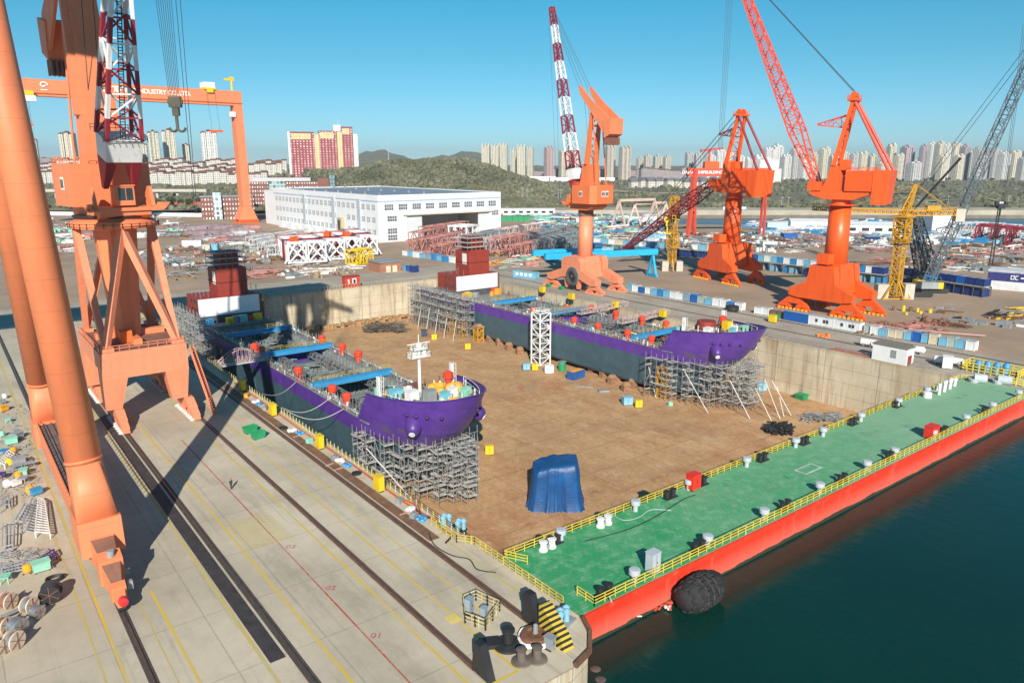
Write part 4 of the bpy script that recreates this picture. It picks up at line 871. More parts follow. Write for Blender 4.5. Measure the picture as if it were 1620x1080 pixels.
    for k in (-1, 1):
        for i, xx in enumerate((9.2, 9.5, 9.85, 10.15)):
            ya = y0+rnd.uniform(0, 6); pp.m = i % 4; pp.bar(W(k*xx, ya, ZD+.5+.12*(i % 2)), W(k*xx, y1-rnd.uniform(0, 8), ZD+.5+.12*(i % 2)), .13)
    for i in range(26):
        y = rnd.uniform(y0+1, y1-1); pp.m = rnd.randrange(5); k = rnd.choice((-1, 1)); pp.bar(W(k*8.9, y, ZD+.8), W(k*10.4, y, ZD+.8), .14); pp.bar(W(k*10.4, y, ZD), W(k*10.4, y, ZD+rnd.uniform(1, 2.2)), .16)
    for i in range(34):
        y = rnd.uniform(y0+1, y1-1); x = rnd.uniform(-8, 8); pp.m = rnd.randrange(6); pp.bar(W(x, y, -2.6), W(x+rnd.uniform(-3, 3), y+rnd.uniform(-5, 5), -2.6+rnd.uniform(0, .8)), .2)
    tag(pp.build('pipework', [mPipe, mRust, mGrey, mWht, mVent, mMint], t), kind='stuff')
    for y in beams:
        b = MB(); b.bx(xc-10.2, xc+10.2, y-.55, y+.5, ZD+.4, ZD+1.7); b.bx(xc-10.2, xc+10.2, y-.7, y+.7, ZD+1.7, ZD+1.82); bo = b.build('hatch_beam', mBlueB, t)
        MB().rail([W(-10, y+.6, ZD+1.8), W(10, y+.6, ZD+1.8)], 1.0, 1.8, .025).build('railing', mYelO, bo)
    for x, y in vents:
        b = MB(); x -= xc; b.lathe(W(x, y, ZD), [(.75, 0), (.75, 1.5), (1.0, 1.7), (1.05, 2.7), (.7, 3.1), (.2, 3.2)], 12); b.build('vent_hood', mVent, t)
    # forecastle outfit
    for x in (-8.6, 8.6):
        b = MB(); y = yb+18.6; z = 4.3
        b.bx(xc+x-.8, xc+x-.45, y-.5, y+.5, z, z+4.6)
        for i in range(5): b.bx(xc+x+.2, xc+x+.3, y-.5, y+.5, z+.6+i*.9, z+.7+i*.9)
        for yy in (-.45, .45): b.bx(xc+x+.2, xc+x+.3, y+yy-.06, y+yy+.06, z, z+4.6)
        b.build('ladder_post', mWht, t)
    items = [(-6.5, 17, 2.8, 2, 1.7, 5), (-4.2, 14.2, 2.3, 1.8, 1.8, 1), (-1.8, 11.4, 2.2, 1.7, 2.2, 6), (.6, 9.8, 1.6, 1.4, 1.8, 5), (4.5, 8.4, 1.4, 1.1, 2.2, 2), (-1, 19, 3, 2.4, 1.3, 4), (3.2, 17, 3.4, 2.2, 1.5, 7), (5.3, 13.6, 2.8, 2.4, 2.0, 7), (-5.6, 19.6, 4, 1.6, 1.2, 7), (1.4, 14, 2.6, 2, 1.6, 7), (6.5, 17.5, 1.8, 1.6, 3.2, 3), (.5, 6.5, 2.2, 1.6, 1.5, 7), (3.4, 11.2, 1.5, 1.5, 1.8, 1), (-3.2, 17.4, 1.5, 1.2, 1.6, 1), (6.8, 11, 1.5, 1, 1.3, 2), (-8, 21, 1.4, 1, 1.4, 2)]
    mats = [mPipe, mWht, mMint, mVent, mRust, M('cyan paint', (.18, .52, .60), .5, var=.12), mGrey, mOrgT]
    names = {1: 'windlass_motor', 2: 'mint_bollard', 3: 'vent_hood', 4: 'hatch', 5: 'deck_house', 6: 'winch_cabin', 7: 'covered_winch'}
    if seed == 2: items = [q for i, q in enumerate(items) if q[5] in (3, 4, 1, 2) or i in (1, 3)]
    for x, dy, a, b_, h_, mi in items:
        b = MB(); c = W(x, yb+dy, 4.3)
        if mi == 7:
            for q in range(3): b.lathe((c[0]+(q-1)*a*.3, c[1]+(q % 2)*.4, c[2]), [(b_*.45, 0), (b_*.5, h_*.5), (b_*.36, h_*.85), (b_*.1, h_)], 8)
        elif mi == 3: b.lathe(c, [(.7, 0), (.7, 1.7), (1.1, 1.9), (1.1, 3), (.4, 3.4)], 12)
        else: b.box(c, (a, b_, h_), .1); b.box((c[0], c[1], c[2]+h_), (a+.2, b_+.2, .12), .1)
        b.build(names[mi], mats[mi], t)
    b = MB()
    for i in range(120):
        y = yb+rnd.uniform(4, 22); x = rnd.uniform(-.9, .9)*hb(y, 5, yb); b.m = rnd.choice((0, 0, 1, 1, 2, 4)); s = rnd.uniform(.25, .6)
        if rnd.random() < .55: b.tube(W(x, y, 4.3), W(x, y, 4.3+rnd.uniform(.8, 2.2)), s*.3, 6)
        else: b.box(W(x, y, 4.3), (s, s*1.5, s*1.6))
    tag(b.build('deck_fitting', mats, t), kind='stuff')
    b = MB(); pts = [W(-hb(y, 4.3, yb)*.93, y, 4.3) for y in fine[9:21]]; b.rail(pts, 1.9, 1.4, .05, 2); pts = [W(hb(y, 4.3, yb)*.93, y, 4.3) for y in fine[9:21]]; b.rail(pts, 1.9, 1.4, .05, 2); b.build('railing', mWht, t)
    if seed == 1:
        b = MB(); c = Vector(W(-.6, yb+17.2, 4.3)); b.tube(c, c+zV*10.4, .36, 12, .26)
        for z, l in ((7.6, 2.3), (9.2, 1.7)): b.box(c+zV*z, (l*2, 1.8, .14)); b.rail([c+Vector((-l, -.9, z)), c+Vector((l, -.9, z)), c+Vector((l, .9, z)), c+Vector((-l, .9, z)), c+Vector((-l, -.9, z))], 1.0, 1., .035)
        b.bar(c+Vector((-2.6, 0, 10.4)), c+Vector((2.6, 0, 10.4)), .16); b.tube(c+zV*10.4, c+zV*12.2, .1, 6); b.box(c+Vector((-1.0, 0, 7.7)), (.6, .6, 1.2)); b.box(c+Vector((1.2, 0, 7.7)), (.7, .6, 1.4)); b.box(c+Vector((0, 0, 9.4)), (.8, .7, 1.1))
        b.build('foremast', mWht, t)
    else:
        b = MB(); c = W(-1.5, yb+17, 4.3); b.lathe(c, [(2.6, 0), (2.6, 3.0)], 16); b.build('mast_house', mRedO, t); b = MB(); b.box(W(2.5, yb+13, 4.3), (2.2, 2, 3.0)); b.build('yellow_locker', mYelO, t)
    # accommodation tiers
    ty = tiers[0]; b = MB(); b.bx(xc-10.4, xc+9.4, ty, ty+14, ZD, 1.4); b.build('lower_tier', M('dark primer', (.07, .075, .085), .6, var=.3), t)
    b = MB(); b.bx(xc-10.2, xc+9.2, ty+.05, ty+14, 1.401, 7.2); a = b.build('accommodation', mRedO, t)
    b = MB(); b.bx(xc-10.4, xc+9.4, ty-.12, ty+.04, 1.3, 7.0)
    b.build('front_plating', M('white primer', (.70, .73, .76), .5, var=.08, scale=.4, streak=(.5, .5, .5)), a)
    b = MB()
    for y in (ty+2, ty+4.5, ty+7.4):
        for z in (2.3, 5.1): b.bx(xc-10.26, xc-10.19, y, y+1.3, z, z+1.3)
    b.build('window', mGls, a)
    b = MB(); b.bx(xc-3.4, xc+6.4, ty+1.5, ty+11, 7.201, 16.2); u = b.build('upper_tier', mRedO, t); b = MB(); b.bx(xc-3.5, xc-3.41, ty+3, ty+6, 11, 15.2); b.build('opening', mWht, u)
    b = MB(); b.bx(xc-3.7, xc+6.7, ty+1.3, ty+11.2, 11.6, 11.75); b.build('stringer', M('dark red', (.15, .02, .015), .6), u)
    b = MB(); b.bx(xc-1.8, xc+4.6, ty+3, ty+9, 16.201, 21.6); top = b.build('wheelhouse', mRedO, t)
    b = MB()
    for z in (17.6, 19.4, 21.2): b.bx(xc-4, xc+6, ty+1.4, ty+10, z, z+.18)
    b.build('scaffold_deck', mPlank, top)
    for x in (-4, -2, 0, 2, 4, 6):
        for y in (ty+1.3, ty+10): MB().bar(W(x, y, 16.3), W(x, y, 23), .1).build('scaffold_pole', mPipe, top)
    for x in (-9.5, -7, 8.8, 10.2):
        for y in (ty, ty+5, ty+10): MB().bar(W(x, y, 7.3), W(x, y, rnd.uniform(8.6, 11)), .1).build('scaffold_pole', mPipe, top)
    b = MB(); b.bx(xc+9.45, xc+11.2, ty+1, ty+6, ZD, 6.5); b.build('stair_tower', mRust, t)
    for i in range(9):
        b = MB(); x, y = rnd.uniform(-9, 9), ty-rnd.uniform(1, 5); s = rnd.uniform(.8, 1.8); b.box(W(x, y, ZD+.01), (s*1.4, s, s*1.3), rnd.uniform(0, .5)); b.build('tool_box', rnd.choice((mYelO, mBlueB, mMint, mOrgT, mVent, mGrey)), t)
    # keel blocks below
    return t
V1 = [(65.4, 201), (65.6, 196), (65.4, 170), (65.6, 151), (65.5, 143.5), (84.4, 186), (84.3, 176), (84.2, 199)]
V2 = [(159.3, 195), (159.3, 174), (159.2, 163), (159.3, 150.5), (159.3, 141), (178.2, 186), (178.1, 174), (178.2, 152), (178.1, 162)]
ship('ship', 'half built purple hulled ship nearest the crane quay with white foremast on its bow', 74.8, 110.0, 268, 198, (250,), (159.3, 194, 224), V1, 1)
ship('ship', 'half built purple hulled ship by the far dock wall, white lattice tower beside it', 168.7, 111.2, 268, 185.5, (241,), (147.8, 190.5, 217.5), V2, 2)
# ------------------------------------------------------------------ scaffolds, each a thing
def scaffold(label, pts, levels, decks, rails=True, rakers=(), step=2.0, top=None):
    xs, ys = [p[0] for p in pts], [p[1] for p in pts]; c = (sum(xs)/len(xs), sum(ys)/len(ys), -15)
    t = thing('scaffold', label, 'scaffold', c, group='tube scaffolds round the ships'); S = set((round(x/step), round(y/step)) for x, y in pts); rnd = random.Random(len(pts))
    G = lambda i, j, z: Vector((i*step+math.sin(i*7.1+j*3)*.12, j*step+math.cos(i*5.3+j)*.12, z))
    mb = MB(); zt_ = levels[-1]
    for i, j in S:
        z1 = (zt_+1.2+rnd.uniform(0, .6)); mb.bar(G(i, j, -15), G(i, j, z1), .11)
    zl = [levels[0]+(levels[-1]-levels[0])*k/round((levels[-1]-levels[0])/1.9) for k in range(1+round((levels[-1]-levels[0])/1.9))]
    for z in zl:
        for i, j in S:
            for di, dj in ((1, 0), (0, 1)):
                if (i+di, j+dj) in S and rnd.random() < .8:
                    dz = rnd.uniform(-.3, .3); mb.bar(G(i, j, z+dz)-Vector((di, dj, 0))*.25, G(i+di, j+dj, z+dz)+Vector((di, dj, 0))*.25, .09)
    for i, j in S:
        if rnd.random() < .5:
            for di, dj in ((1, 0), (0, 1)):
                if (i+di, j+dj) in S and rnd.random() < .6: k = rnd.randrange(max(1, len(zl)-2)); mb.bar(G(i, j, zl[k]), G(i+di, j+dj, zl[min(len(zl)-1, k+2)]), .09)
    tag(mb.build('tube_frame', mPipe, t), kind='stuff')
    for z in decks:
        d = MB()
        for i, j in S:
            for di, dj in ((1, 0), (0, 1)):
                if (i+di, j+dj) in S: a, b = G(i, j, z+.12), G(i+di, j+dj, z+.12); a.z = b.z = z+.12; (d.bar(a, b, .8, .12) if rnd.random() < .42 else d.bar(a, b, .2, .12) if rnd.random() < .5 else 0)
        tag(d.build('plank_deck', mPlank, t), kind='stuff')
    for a, b in rakers: MB().tube(a, b, .11, 6).build('raking_brace', M('pale tube', (.62, .62, .60), .5, var=.1), t)
    return t
def around(xc, yb, reach, y1, xmin, xmax, near=.6):
    out = []
    for i in range(int(xmin/2), int(xmax/2)+1):
        for j in range(int((yb-reach)/2), int(y1/2)+1):
            x, y = i*2., j*2.
            h0 = hb(y, -5, yb) ; hin = h0+near
            if abs(x-xc) < hin and y > yb+5: continue
            # distance to the hull outline
            dmin = min(math.hypot(abs(x-xc)-hb(q, -5, yb), y-q) for q in [yb+5+k*1.5 for k in range(24)])
            if dmin < (reach if y < yb+9 else 4.2) and (x-xc < 6 or y < yb+10): out.append((x, y))
    return out
def raker(x0, y0, x1, y1, z1): return (Vector((x0, y0, -14.95)), Vector((x1, y1, z1)))
scaffold('tube scaffold with plank decks wrapped round the bow of the ship nearest the crane quay', around(74.8, 110, 5.2, 134, 62, 88), [-13.5, -3.4], [-3.9, -6.2, -8.4, -10.4, -12.4], rakers=[raker(66, 111, 62, 128, -5)])
scaffold('tube scaffold with plank decks wrapped round the bow of the ship by the far wall', around(168.7, 111.2, 5.6, 139, 154, 184), [-13.5, -3.2], [-3.6, -5.4, -7.2, -9, -10.8, -12.6], rakers=[raker(156.5, 136, 158.5, 141.5, -6), raker(157, 118, 158, 128, -5), raker(162, 108.5, 160, 114, -5.5), raker(165.5, 104.5, 164, 109, -7), raker(168, 103.5, 166.5, 108, -5), raker(170.5, 104, 172.5, 108, -8), raker(173, 103.5, 170.5, 108.5, -6)])
scaffold('tall tube scaffold screening the stern of the ship by the far wall', [(x, y) for x in (152, 154, 156) for y in range(226, 270, 2)], [-13.5, 1], [-10.6, -7.4, -4.4, -1.4, .6], rakers=[raker(148.5, 229+i*6.5, 153, 233+i*6.5, -6) for i in range(5)])
scaffold('tall tube scaffold in the crane shadow at the stern of the ship nearest the quay', [(x, y) for x in (58, 60, 62) for y in range(226, 268, 2)], [-13.5, 3], [-9, -5, -1, 2.4], rakers=[raker(55.5, 228+i*8, 60, 232+i*8, -6) for i in range(4)])
# white lattice access tower
t = thing('access_tower', 'white lattice stair tower standing on the dock floor against the far ship', 'access tower', (154.2, 184.6, -15), 0)
mb = MB(); mb.truss((154.2, 184.6, -15), (154.2, 184.6, 2.4), 4.4, 4.4, 7, .19, .12, ha=4.4, hb=4.4); mb.build('lattice', mWht, t)
mb = MB()
for i in range(7): z = -14.8+i*2.45; mb.bar((152.8, 183, z), (155.4, 183.6, z+2.3), .5, .12); mb.bx(152.4, 156, 182.6, 186.6, z+2.3, z+2.36)
mb.build('stair', mPipe, t)
mb = MB(); mb.rail([(152, 182.4, 2.4), (156.4, 182.4, 2.4), (156.4, 186.8, 2.4), (152, 186.8, 2.4), (152, 182.4, 2.4)], 1.1, 1.1, .05); mb.build('railing', mWht, t)
mb = MB(); mb.bx(156.5, 176, 184.2, 185.6, 1.2, 1.35); mb.rail([(156.5, 184.2, 1.35), (176, 184.2, 1.35)], 1, 1.5, .04); mb.rail([(156.5, 185.6, 1.35), (176, 185.6, 1.35)], 1, 1.5, .04); mb.build('gangway', mGrey, t)
# pinkish footbridges over the far ship and arched gangway to the near ship
mPink = M('faded pink steel', (.50, .36, .33), .6, var=.2)
for y, lab in ((184.5, 'pale pink footbridge from the right quay over the far ship, the one behind'), (165.2, 'pale pink footbridge from the right quay over the far ship, nearer its bow')):
    t = thing('footbridge', lab, 'footbridge', (184, y, 0)); mb = MB(); mb.truss((171, y, .5), (194, y, 1.0), 2.2, 2.2, 16, .08, .06, ha=1.6, hb=1.6); mb.build('truss', mPink, t); mb = MB(); mb.hexa([(171, y-.9, -.2), (194, y-.9, .3), (194, y+.9, .3), (171, y+.9, -.2)], [(171, y-.9, -.1), (194, y-.9, .4), (194, y+.9, .4), (171, y+.9, -.1)]); mb.build('walkway', mPlank, t)
t = thing('gangway', 'arched pink boarding gangway from the crane quay to the near ship', 'gangway', (58, 190, 0)); mb = MB(); mb.bx(51.5, 65, 189.2, 191.2, -.3, .1)
mb.build('walkway', mPlank, t)
mb = MB()
for y in (189.2, 191.2):
    pts = [Vector((51.5+i*1.0, y, .1+3.2*math.sin(min(1, i/9.5)*math.pi/2+0) if i < 10 else 3.2)) for i in range(14)]; pts = [Vector((52+i*1.0, y, .2+3.4*math.sin(i/12*math.pi))) for i in range(13)]
    mb.poly(pts, .1, 5); mb.rail([(51.5, y, .1), (65, y, .1)], 1.1, 1.2, .05)
    for p in pts[1:-1]: mb.bar((p.x, y, .1), p, .09)
for i in (3, 6, 9): x = 52+i; z = .2+3.4*math.sin(i/12*math.pi); mb.bar((x, 189.2, z), (x, 191.2, z), .09)
mb.build('arched_rail', mPink, t)
# ------------------------------------------------------------------ things on the dock floor
def tarp():
    mb = MB(); rnd = random.Random(5); c = P(880, 806, -15)+Vector((2.0, 2.6, 0)); n = 144; rows = []
    u, v = rV, hV
    for z, s, am in ((0, 1.14, .5), (.4, 1.11, .45), (2.2, 1.03, .36), (4.4, .97, .26), (6.6, .945, .14), (7.8, .925, .07), (8.5, .87, .03), (8.8, .7, .0), (8.6, .3, 0)):
        r = []
        for i in range(n):
            a = i*2*math.pi/n; ca, sa = math.cos(a), math.sin(a); q = 1/max(abs(ca)/4.7, abs(sa)/3.7); rr = min(q, 5.4)*s
            j_ = i/2; rr += am*(abs(math.sin(j_*.95+math.sin(j_*.35)*2))*.9+math.sin(j_*.53)*.5+math.sin(j_*2.7+z)*.12-.1)*(1 if abs(sa) > .3 else .8)
            r.append(c+u*ca*rr+v*sa*rr+zV*(z+(.35*math.sin(i*.2) if 6 < z < 8.6 else 0)+(ca*.5 if z > 8.2 else 0)))
        rows.append(r)
    vs = [p for r in rows for p in r]; fs = [(j*n+i, j*n+(i+1) % n, (j+1)*n+(i+1) % n, (j+1)*n+i) for j in range(len(rows)-1) for i in range(n)]+[tuple((len(rows)-1)*n+i for i in range(n))]
    mb.add(vs, fs); m = M('blue tarpaulin', (.007, .07, .22), .42, var=.3, scale=.3, streak=(.008, .045, .15), bump=.5)
    tag(mb.build('covered_block', m, smooth=True), 'tall block wrapped in creased blue tarpaulin on the open dock floor', 'covered block')
tarp()
def cabinet(px, py, z, lab, sz=(1.5, .8, 2.3), mat=None, rot=.5, nm='distribution_cabinet', cat='cabinet', group=None, at=None):
    p = Vector(at) if at is not None else P(px, py, z); t = thing(nm, lab, cat, p, rot, group); U = Matrix.Translation(p) @ Matrix.Rotation(rot, 4, 'Z'); a, b, h_ = sz
    mb = MB(U); mb.bx(-a/2, a/2, -b/2, b/2, .25, h_); mb.bx(-a/2-.08, a/2+.08, -b/2-.08, b/2+.08, h_, h_+.09); mb.build('body', mat or mYelO, t)
    mb = MB(U)
    for x in (-a*.4, a*.4): mb.bx(x-.06, x+.06, -b*.4, b*.4, 0, .25)
    mb.build('foot', mSteelD, t); mb = MB(U); mb.bx(-.02, .02, -b/2-.012, -b/2, .4, h_-.1); mb.bx(.08, .14, -b/2-.05, -b/2, h_*.5, h_*.6); mb.build('door_seam', mSteelD, t); return t
for px, py, lab in ((774, 719, 'bright yellow cabinet on the dock floor beside the near bow scaffold'), (1010, 645, 'bright yellow cabinet beside the light blue box on the dock floor'), (687, 538, 'yellow cabinet by the far left of the dock floor near a dark blue box'), (740, 553, 'yellow cabinet on the dock floor alone between the two ships'), (846, 586, 'yellow cabinet at the foot of the white lattice tower')):
    cabinet(px, py, -15, lab, (1.9, .9, 2.2), rot=-.5, group='yellow cabinets on the dock floor')
for px, py, lab, m, sz in ((992, 640, 'light blue box beside the yellow cabinet on the dock floor', mPaleB, (2.6, 2, 2.3)), (832, 585, 'light blue box left of the yellow cabinet at the lattice tower', mPaleB, (2.2, 1.8, 2.2)), (868, 590, 'white and grey box right of the lattice tower', mWht, (2.8, 2.0, 2.6)), (671, 532, 'dark blue box near the far end of the dock floor', M('navy paint', (.03, .06, .12), .5), (2.0, 1.6, 2.6)), (1202, 618, 'light blue box at the foot of the right dock wall', mPaleB, (3, 2.2, 2.4))):
    cabinet(px, py, -15, lab, sz, m, -.45, 'site_box', 'box')
def drumtank(p, lab):
    mb = MB(); mb.lathe(p, [(1.1, 0), (1.25, .2), (1.25, 2.4), (1.0, 2.8), (.3, 2.9)], 18); t = thing('green_tank', lab, 'tank', p); mb.build('body', M('green paint', (.02, .28, .11), .5), t); mb = MB(); mb.bx(p.x-1.2, p.x+1.2, p.y-.9, p.y+.9, p.z+2.9, p.z+3.1); mb.build('lid', mGrey, t)
drumtank(P(889, 586, -15), 'green round tank left of the orange topped blue container')
def container(p, L, Wd, Hh, rz, mat, lab, group=None, roof=None, detail=1, nm='container', cat='container'):
    t = thing(nm, lab, cat, p, rz, group); U = Matrix.Translation(Vector(p)) @ Matrix.Rotation(rz, 4, 'Z'); mb = MB(U)
    mb.bx(-L/2, L/2, -Wd/2, Wd/2, .12, Hh-.08)
    if detail:
        n = int(L/.45)
        for i in range(n):
            x = -L/2+.2+i*(L-.4)/max(1, n-1)
            for k in (-1, 1): mb.bx(x-.09, x+.09, min(k*Wd/2, k*Wd/2+k*.05), max(k*Wd/2, k*Wd/2+k*.05), .3, Hh-.3)
    mb.build('body', mat, t)
    fr = MB(U)
    for x in (-L/2, L/2):
        for y in (-Wd/2, Wd/2): fr.bx(x-.09, x+.09, y-.09, y+.09, 0, Hh)
    for y in (-Wd/2, Wd/2): fr.bx(-L/2+.091, L/2-.091, y-.085, y+.085, Hh-.16, Hh-.004)
    for x in (-L/2, L/2): fr.bx(x-.085, x+.085, -Wd/2+.091, Wd/2-.091, Hh-.155, Hh-.006)
    fr.build('corner_frame', mat, t); rf = MB(U); rf.bx(-L/2+.1, L/2-.1, -Wd/2+.1, Wd/2-.1, Hh-.079, Hh-.02); rf.build('roof', roof or M('grey roof', (.33, .33, .32), .7, var=.2, rust=(.25, .18, .12)), t)
    if detail > 0:
        d = MB(U); d.bx(L/2+.0, L/2+.04, -Wd*.38, -.03, .2, Hh-.3); d.bx(L/2, L/2+.04, .03, Wd*.38, .2, Hh-.3)
        d.build('door', mat, t)
    return t
container(P(911, 598, -15), 5.4, 2.6, 2.6, .15, M('deep blue', (.02, .10, .32), .5), 'deep blue container with orange roof on the dock floor by the far ship', roof=mOrgT)
mb = MB(); c = P(1060, 641, -15); mb.box(c, (1.2, .8, .9), -.3); mb.tube(c+zV*.9, c+zV*1.2, .3, 8); tag(mb.build('welding_machine', mMint), 'small mint welding machine on the dock floor left of the raking braces', 'machine')
mb = MB(); mb.box(P(925, 612, -15), (5, .5, .25), -.9); mb.box(P(955, 619, -15), (3.2, 1.8, .5), -.5); tag(mb.build('steel_plate_stack', mGrey), 'flat grey steel plates lying on the dock floor', 'plates', kind='stuff')
g = thing('skip', 'green open skip at the foot of the right dock wall', 'skip', P(1270, 630, -15)); c = P(1270, 630, -15); mb = MB(); mb.hexa([c+Vector(q) for q in ((-1.8, -1.2, 0), (1.8, -1.2, 0), (1.8, 1.2, 0), (-1.8, 1.2, 0))], [c+Vector(q) for q in ((-2.3, -1.5, 1.5), (2.3, -1.5, 1.5), (2.3, 1.5, 1.5), (-2.3, 1.5, 1.5))]); mb.build('body', M('green paint', (.02, .28, .11), .5), g)
# block stands (brown trestles) in front of the far ship
bs = None
BSP = [(937, 588), (955, 596), (975, 603), (1001, 612), (990, 618), (968, 606), (805, 553), (790, 546), (775, 541), (822, 560)]
def blockstand(p, s=1.):
    t = thing('block_stand', 'brown concrete and timber block stand beside the far hull', 'block stand', p, 0, 'brown block stands beside the far ship'); mb = MB()
    for k in (-1, 1): mb.box(p+Vector((k*.9, 0, 0)), (.5, 1.7, 1.5)); mb.box(p+Vector((0, k*.6, 0)), (1.3, .35, 1.5))
    mb.box(p+zV*1.5, (2.5, 1.9, .3)); mb.lathe(p+Vector((-.0, -.95, .8)), [(.5, -.06), (.62, 0), (.5, .06), (.3, .06)], 12, M=Matrix.Rotation(R(90), 4, 'X')); mb.build('base', M('rusty concrete', (.27, .15, .085), .85, var=.3, scale=1.2), t)
    mb = MB(); mb.box(p+zV*1.81, (2.0, 1.5, .5)); mb.box(p+zV*2.32, (1.4, 1.3, .35), .2); mb.build('timber', mTimb, t); return t
bs = blockstand(P(*BSP[0], -15))
for q in BSP[1:]: dup(bs, P(*q, -15), random.uniform(-.3, .3))
# orange trestles under the sterns and bows
def trestle(px, py, lab, h_=8., w_=2.6, z=-15):
    p = P(px, py, z); t = thing('trestle_tower', lab, 'trestle', p); mb = MB(); mb.truss(p, p+zV*h_, w_, w_, 4, .2, .13, ha=w_, hb=w_); mb.build('lattice', M('ochre steel', (.50, .27, .035), .6, var=.25, rust=(.3, .14, .06)), t); mb = MB(); mb.box(p+zV*h_, (w_+.8, w_+.8, .5)); mb.box(p+zV*(h_+.5), (w_*.7, w_*.7, .7)); mb.build('timber_cap', mTimb, t)
trestle(757, 540, 'ochre lattice trestle at the stern scaffold of the far ship', 5.5); trestle(1049, 628, 'ochre lattice trestle inside the bow scaffold of the far ship', 8.5)
for i, (px, py) in enumerate(((702, 522), (713, 527), (722, 531), (733, 535))): trestle(px, py, 'ochre lattice trestle under the stern scaffold, %s from the dark blue box' % ('nearest', 'second', 'third', 'fourth')[i], 6, 2.2)
trestle(590, 735, 'ochre trestle with timber cap beside the near hull behind the quay railing', 6.5)
# stacked timber blocks along the end wall
blk = None; rnd = random.Random(11)
for row in range(2):
    for i in range(34):
        x = 106+i*1.55+rnd.uniform(-.2, .2); y = 279.4-row*1.9-rnd.uniform(0, .5); lv = rnd.choice((1, 2, 2))
        for k in range(lv):
            p = Vector((x, y, -15+k*.85)); rz = rnd.uniform(-.3, .3)
            if blk is None: b = MB(Matrix.Translation(p)); b.bx(-.65, .65, -.75, .75, 0, .82); b.bx(-.68, .68, -.5, -.3, .05, .2); blk = tag(b.build('timber_block', mTimb), 'orange brown timber block in the rows along the dock end wall', 'timber block', 'timber blocks along the end wall')
            elif row == 0 or rnd.random() < .7:
                c = blk.copy(); COL.objects.link(c); c.location = p+Vector((0, 0, 0)); c.rotation_euler.z = rz
mb = MB()
for i in range(150):
    c = P(rnd.uniform(578, 640), rnd.uniform(514, 527), -15)+zV*rnd.uniform(0, 1.6); a = rnd.uniform(0, 3.1); d = Vector((math.cos(a), math.sin(a), rnd.uniform(-.1, .1)))*rnd.uniform(1, 3); mb.bar(c-d, c+d, .25)
tag(mb.build('scrap_pile', M('dark scrap', (.10, .085, .07), .8, var=.4)), 'long heap of dark steel bars in front of the end wall timber blocks', 'scrap', kind='stuff')
mb = MB()
for i in range(160):
    c = P(rnd.uniform(1268, 1330), rnd.uniform(655, 668), -15)+zV*rnd.uniform(0, .9); a = rnd.uniform(0, 3.1); d = Vector((math.cos(a), math.sin(a), rnd.uniform(-.1, .1)))*rnd.uniform(.6, 1.8); mb.bar(c-d, c+d, .14)
tag(mb.build('scrap_pile', M('grey scrap', (.24, .25, .25), .7, var=.4)), 'heap of grey pipes on the dock floor behind the green gate', 'scrap', kind='stuff')
mb = MB()
for i in range(150):
    c = P(rnd.uniform(1213, 1252), rnd.uniform(676, 688), -15)+zV*rnd.uniform(0, 1.6); a = rnd.uniform(0, 3.1); d = Vector((math.cos(a), math.sin(a), rnd.uniform(-.3, .3)))*rnd.uniform(.4, 1.2); mb.bar(c-d, c+d, .4)
tag(mb.build('rubber_heap', mBlk), 'black heap of rubber hoses on the dock floor behind the green gate', 'hoses', kind='stuff')
# stray mooring cables from the near ship
for i, (a, b, s) in enumerate((((52, 160, .4), (64, 168, -1), 3), ((52, 150, .4), (64, 150, -1), 4), ((52.2, 146, .4), (64, 142, -1), 4))):
    a, b = Vector(a), Vector(b); mb = MB(); mb.poly([a.lerp(b, k/12)-zV*s*math.sin(k/12*math.pi)*.6 for k in range(13)], .07, 5)
    tag(mb.build('mooring_line', M('pale rope', (.5, .5, .46), .8)), ('sagging pale line from quay railing to the near hull, farthest from the bow', 'sagging pale line to the near hull, the middle one', 'sagging pale line to the near hull, nearest the bow scaffold')[i], 'line')
# ------------------------------------------------------------------ floating gate (caisson) between dock and sea
GY0, GY1, GX0, GX1 = 55.0, 70.4, 52.15, 191.2
gate = thing('dock_gate', 'long floating dock gate with worn green deck and red outer side', 'dock gate', (121, 62.6, -5))
def deckmat():
    m, t, b = newmat('worn green deck'); tc = nd(t, 'ShaderNodeTexCoord').outputs['Object']; sx = nd(t, 'ShaderNodeSeparateXYZ'); t.links.new(tc, sx.inputs[0])
    n1 = noise(t, .07, tc, 8, .65); n2 = noise(t, .6, tc, 8, .72); n3 = noise(t, .2, mapping(t, tc, (.4, 1.4, 1)), 7, .7)
    wear = ramp(t, math2(t, 'MULTIPLY_ADD', sx.outputs[0], .006, n1), .15, .75)
    col = mix(t, wear, (.03, .30, .11), (.22, .42, .25)); col = mix(t, math2(t, 'MULTIPLY', ramp(t, n2, .48, .62), .55), col, (.26, .47, .31))
    col = mix(t, math2(t, 'MULTIPLY', ramp(t, n3, .56, .74), .5), col, (.21, .31, .17)); col = mix(t, math2(t, 'MULTIPLY', ramp(t, noise(t, .35, tc, 4), .64, .7), .6), col, (.012, .21, .06))
    col = mix(t, math2(t, 'MULTIPLY', ramp(t, noise(t, .13, tc, 5), .62, .75), .4), col, (.05, .12, .08))
    br = nd(t, 'ShaderNodeTexBrick'); br.offset = .5; br.inputs['Scale'].default_value = 1; br.inputs['Brick Width'].default_value = .9; br.inputs['Row Height'].default_value = .55; br.inputs['Mortar Size'].default_value = .05
    for q in ('Color1', 'Color2'): br.inputs[q].default_value = (1, 1, 1, 1)
    t.links.new(tc, br.inputs[0]); col = mix(t, math2(t, 'MULTIPLY', br.outputs['Fac'], .28), col, (.03, .09, .05))
    t.links.new(col, b.inputs['Base Color']); b.inputs['Roughness'].default_value = .7; return m
mGr = deckmat()
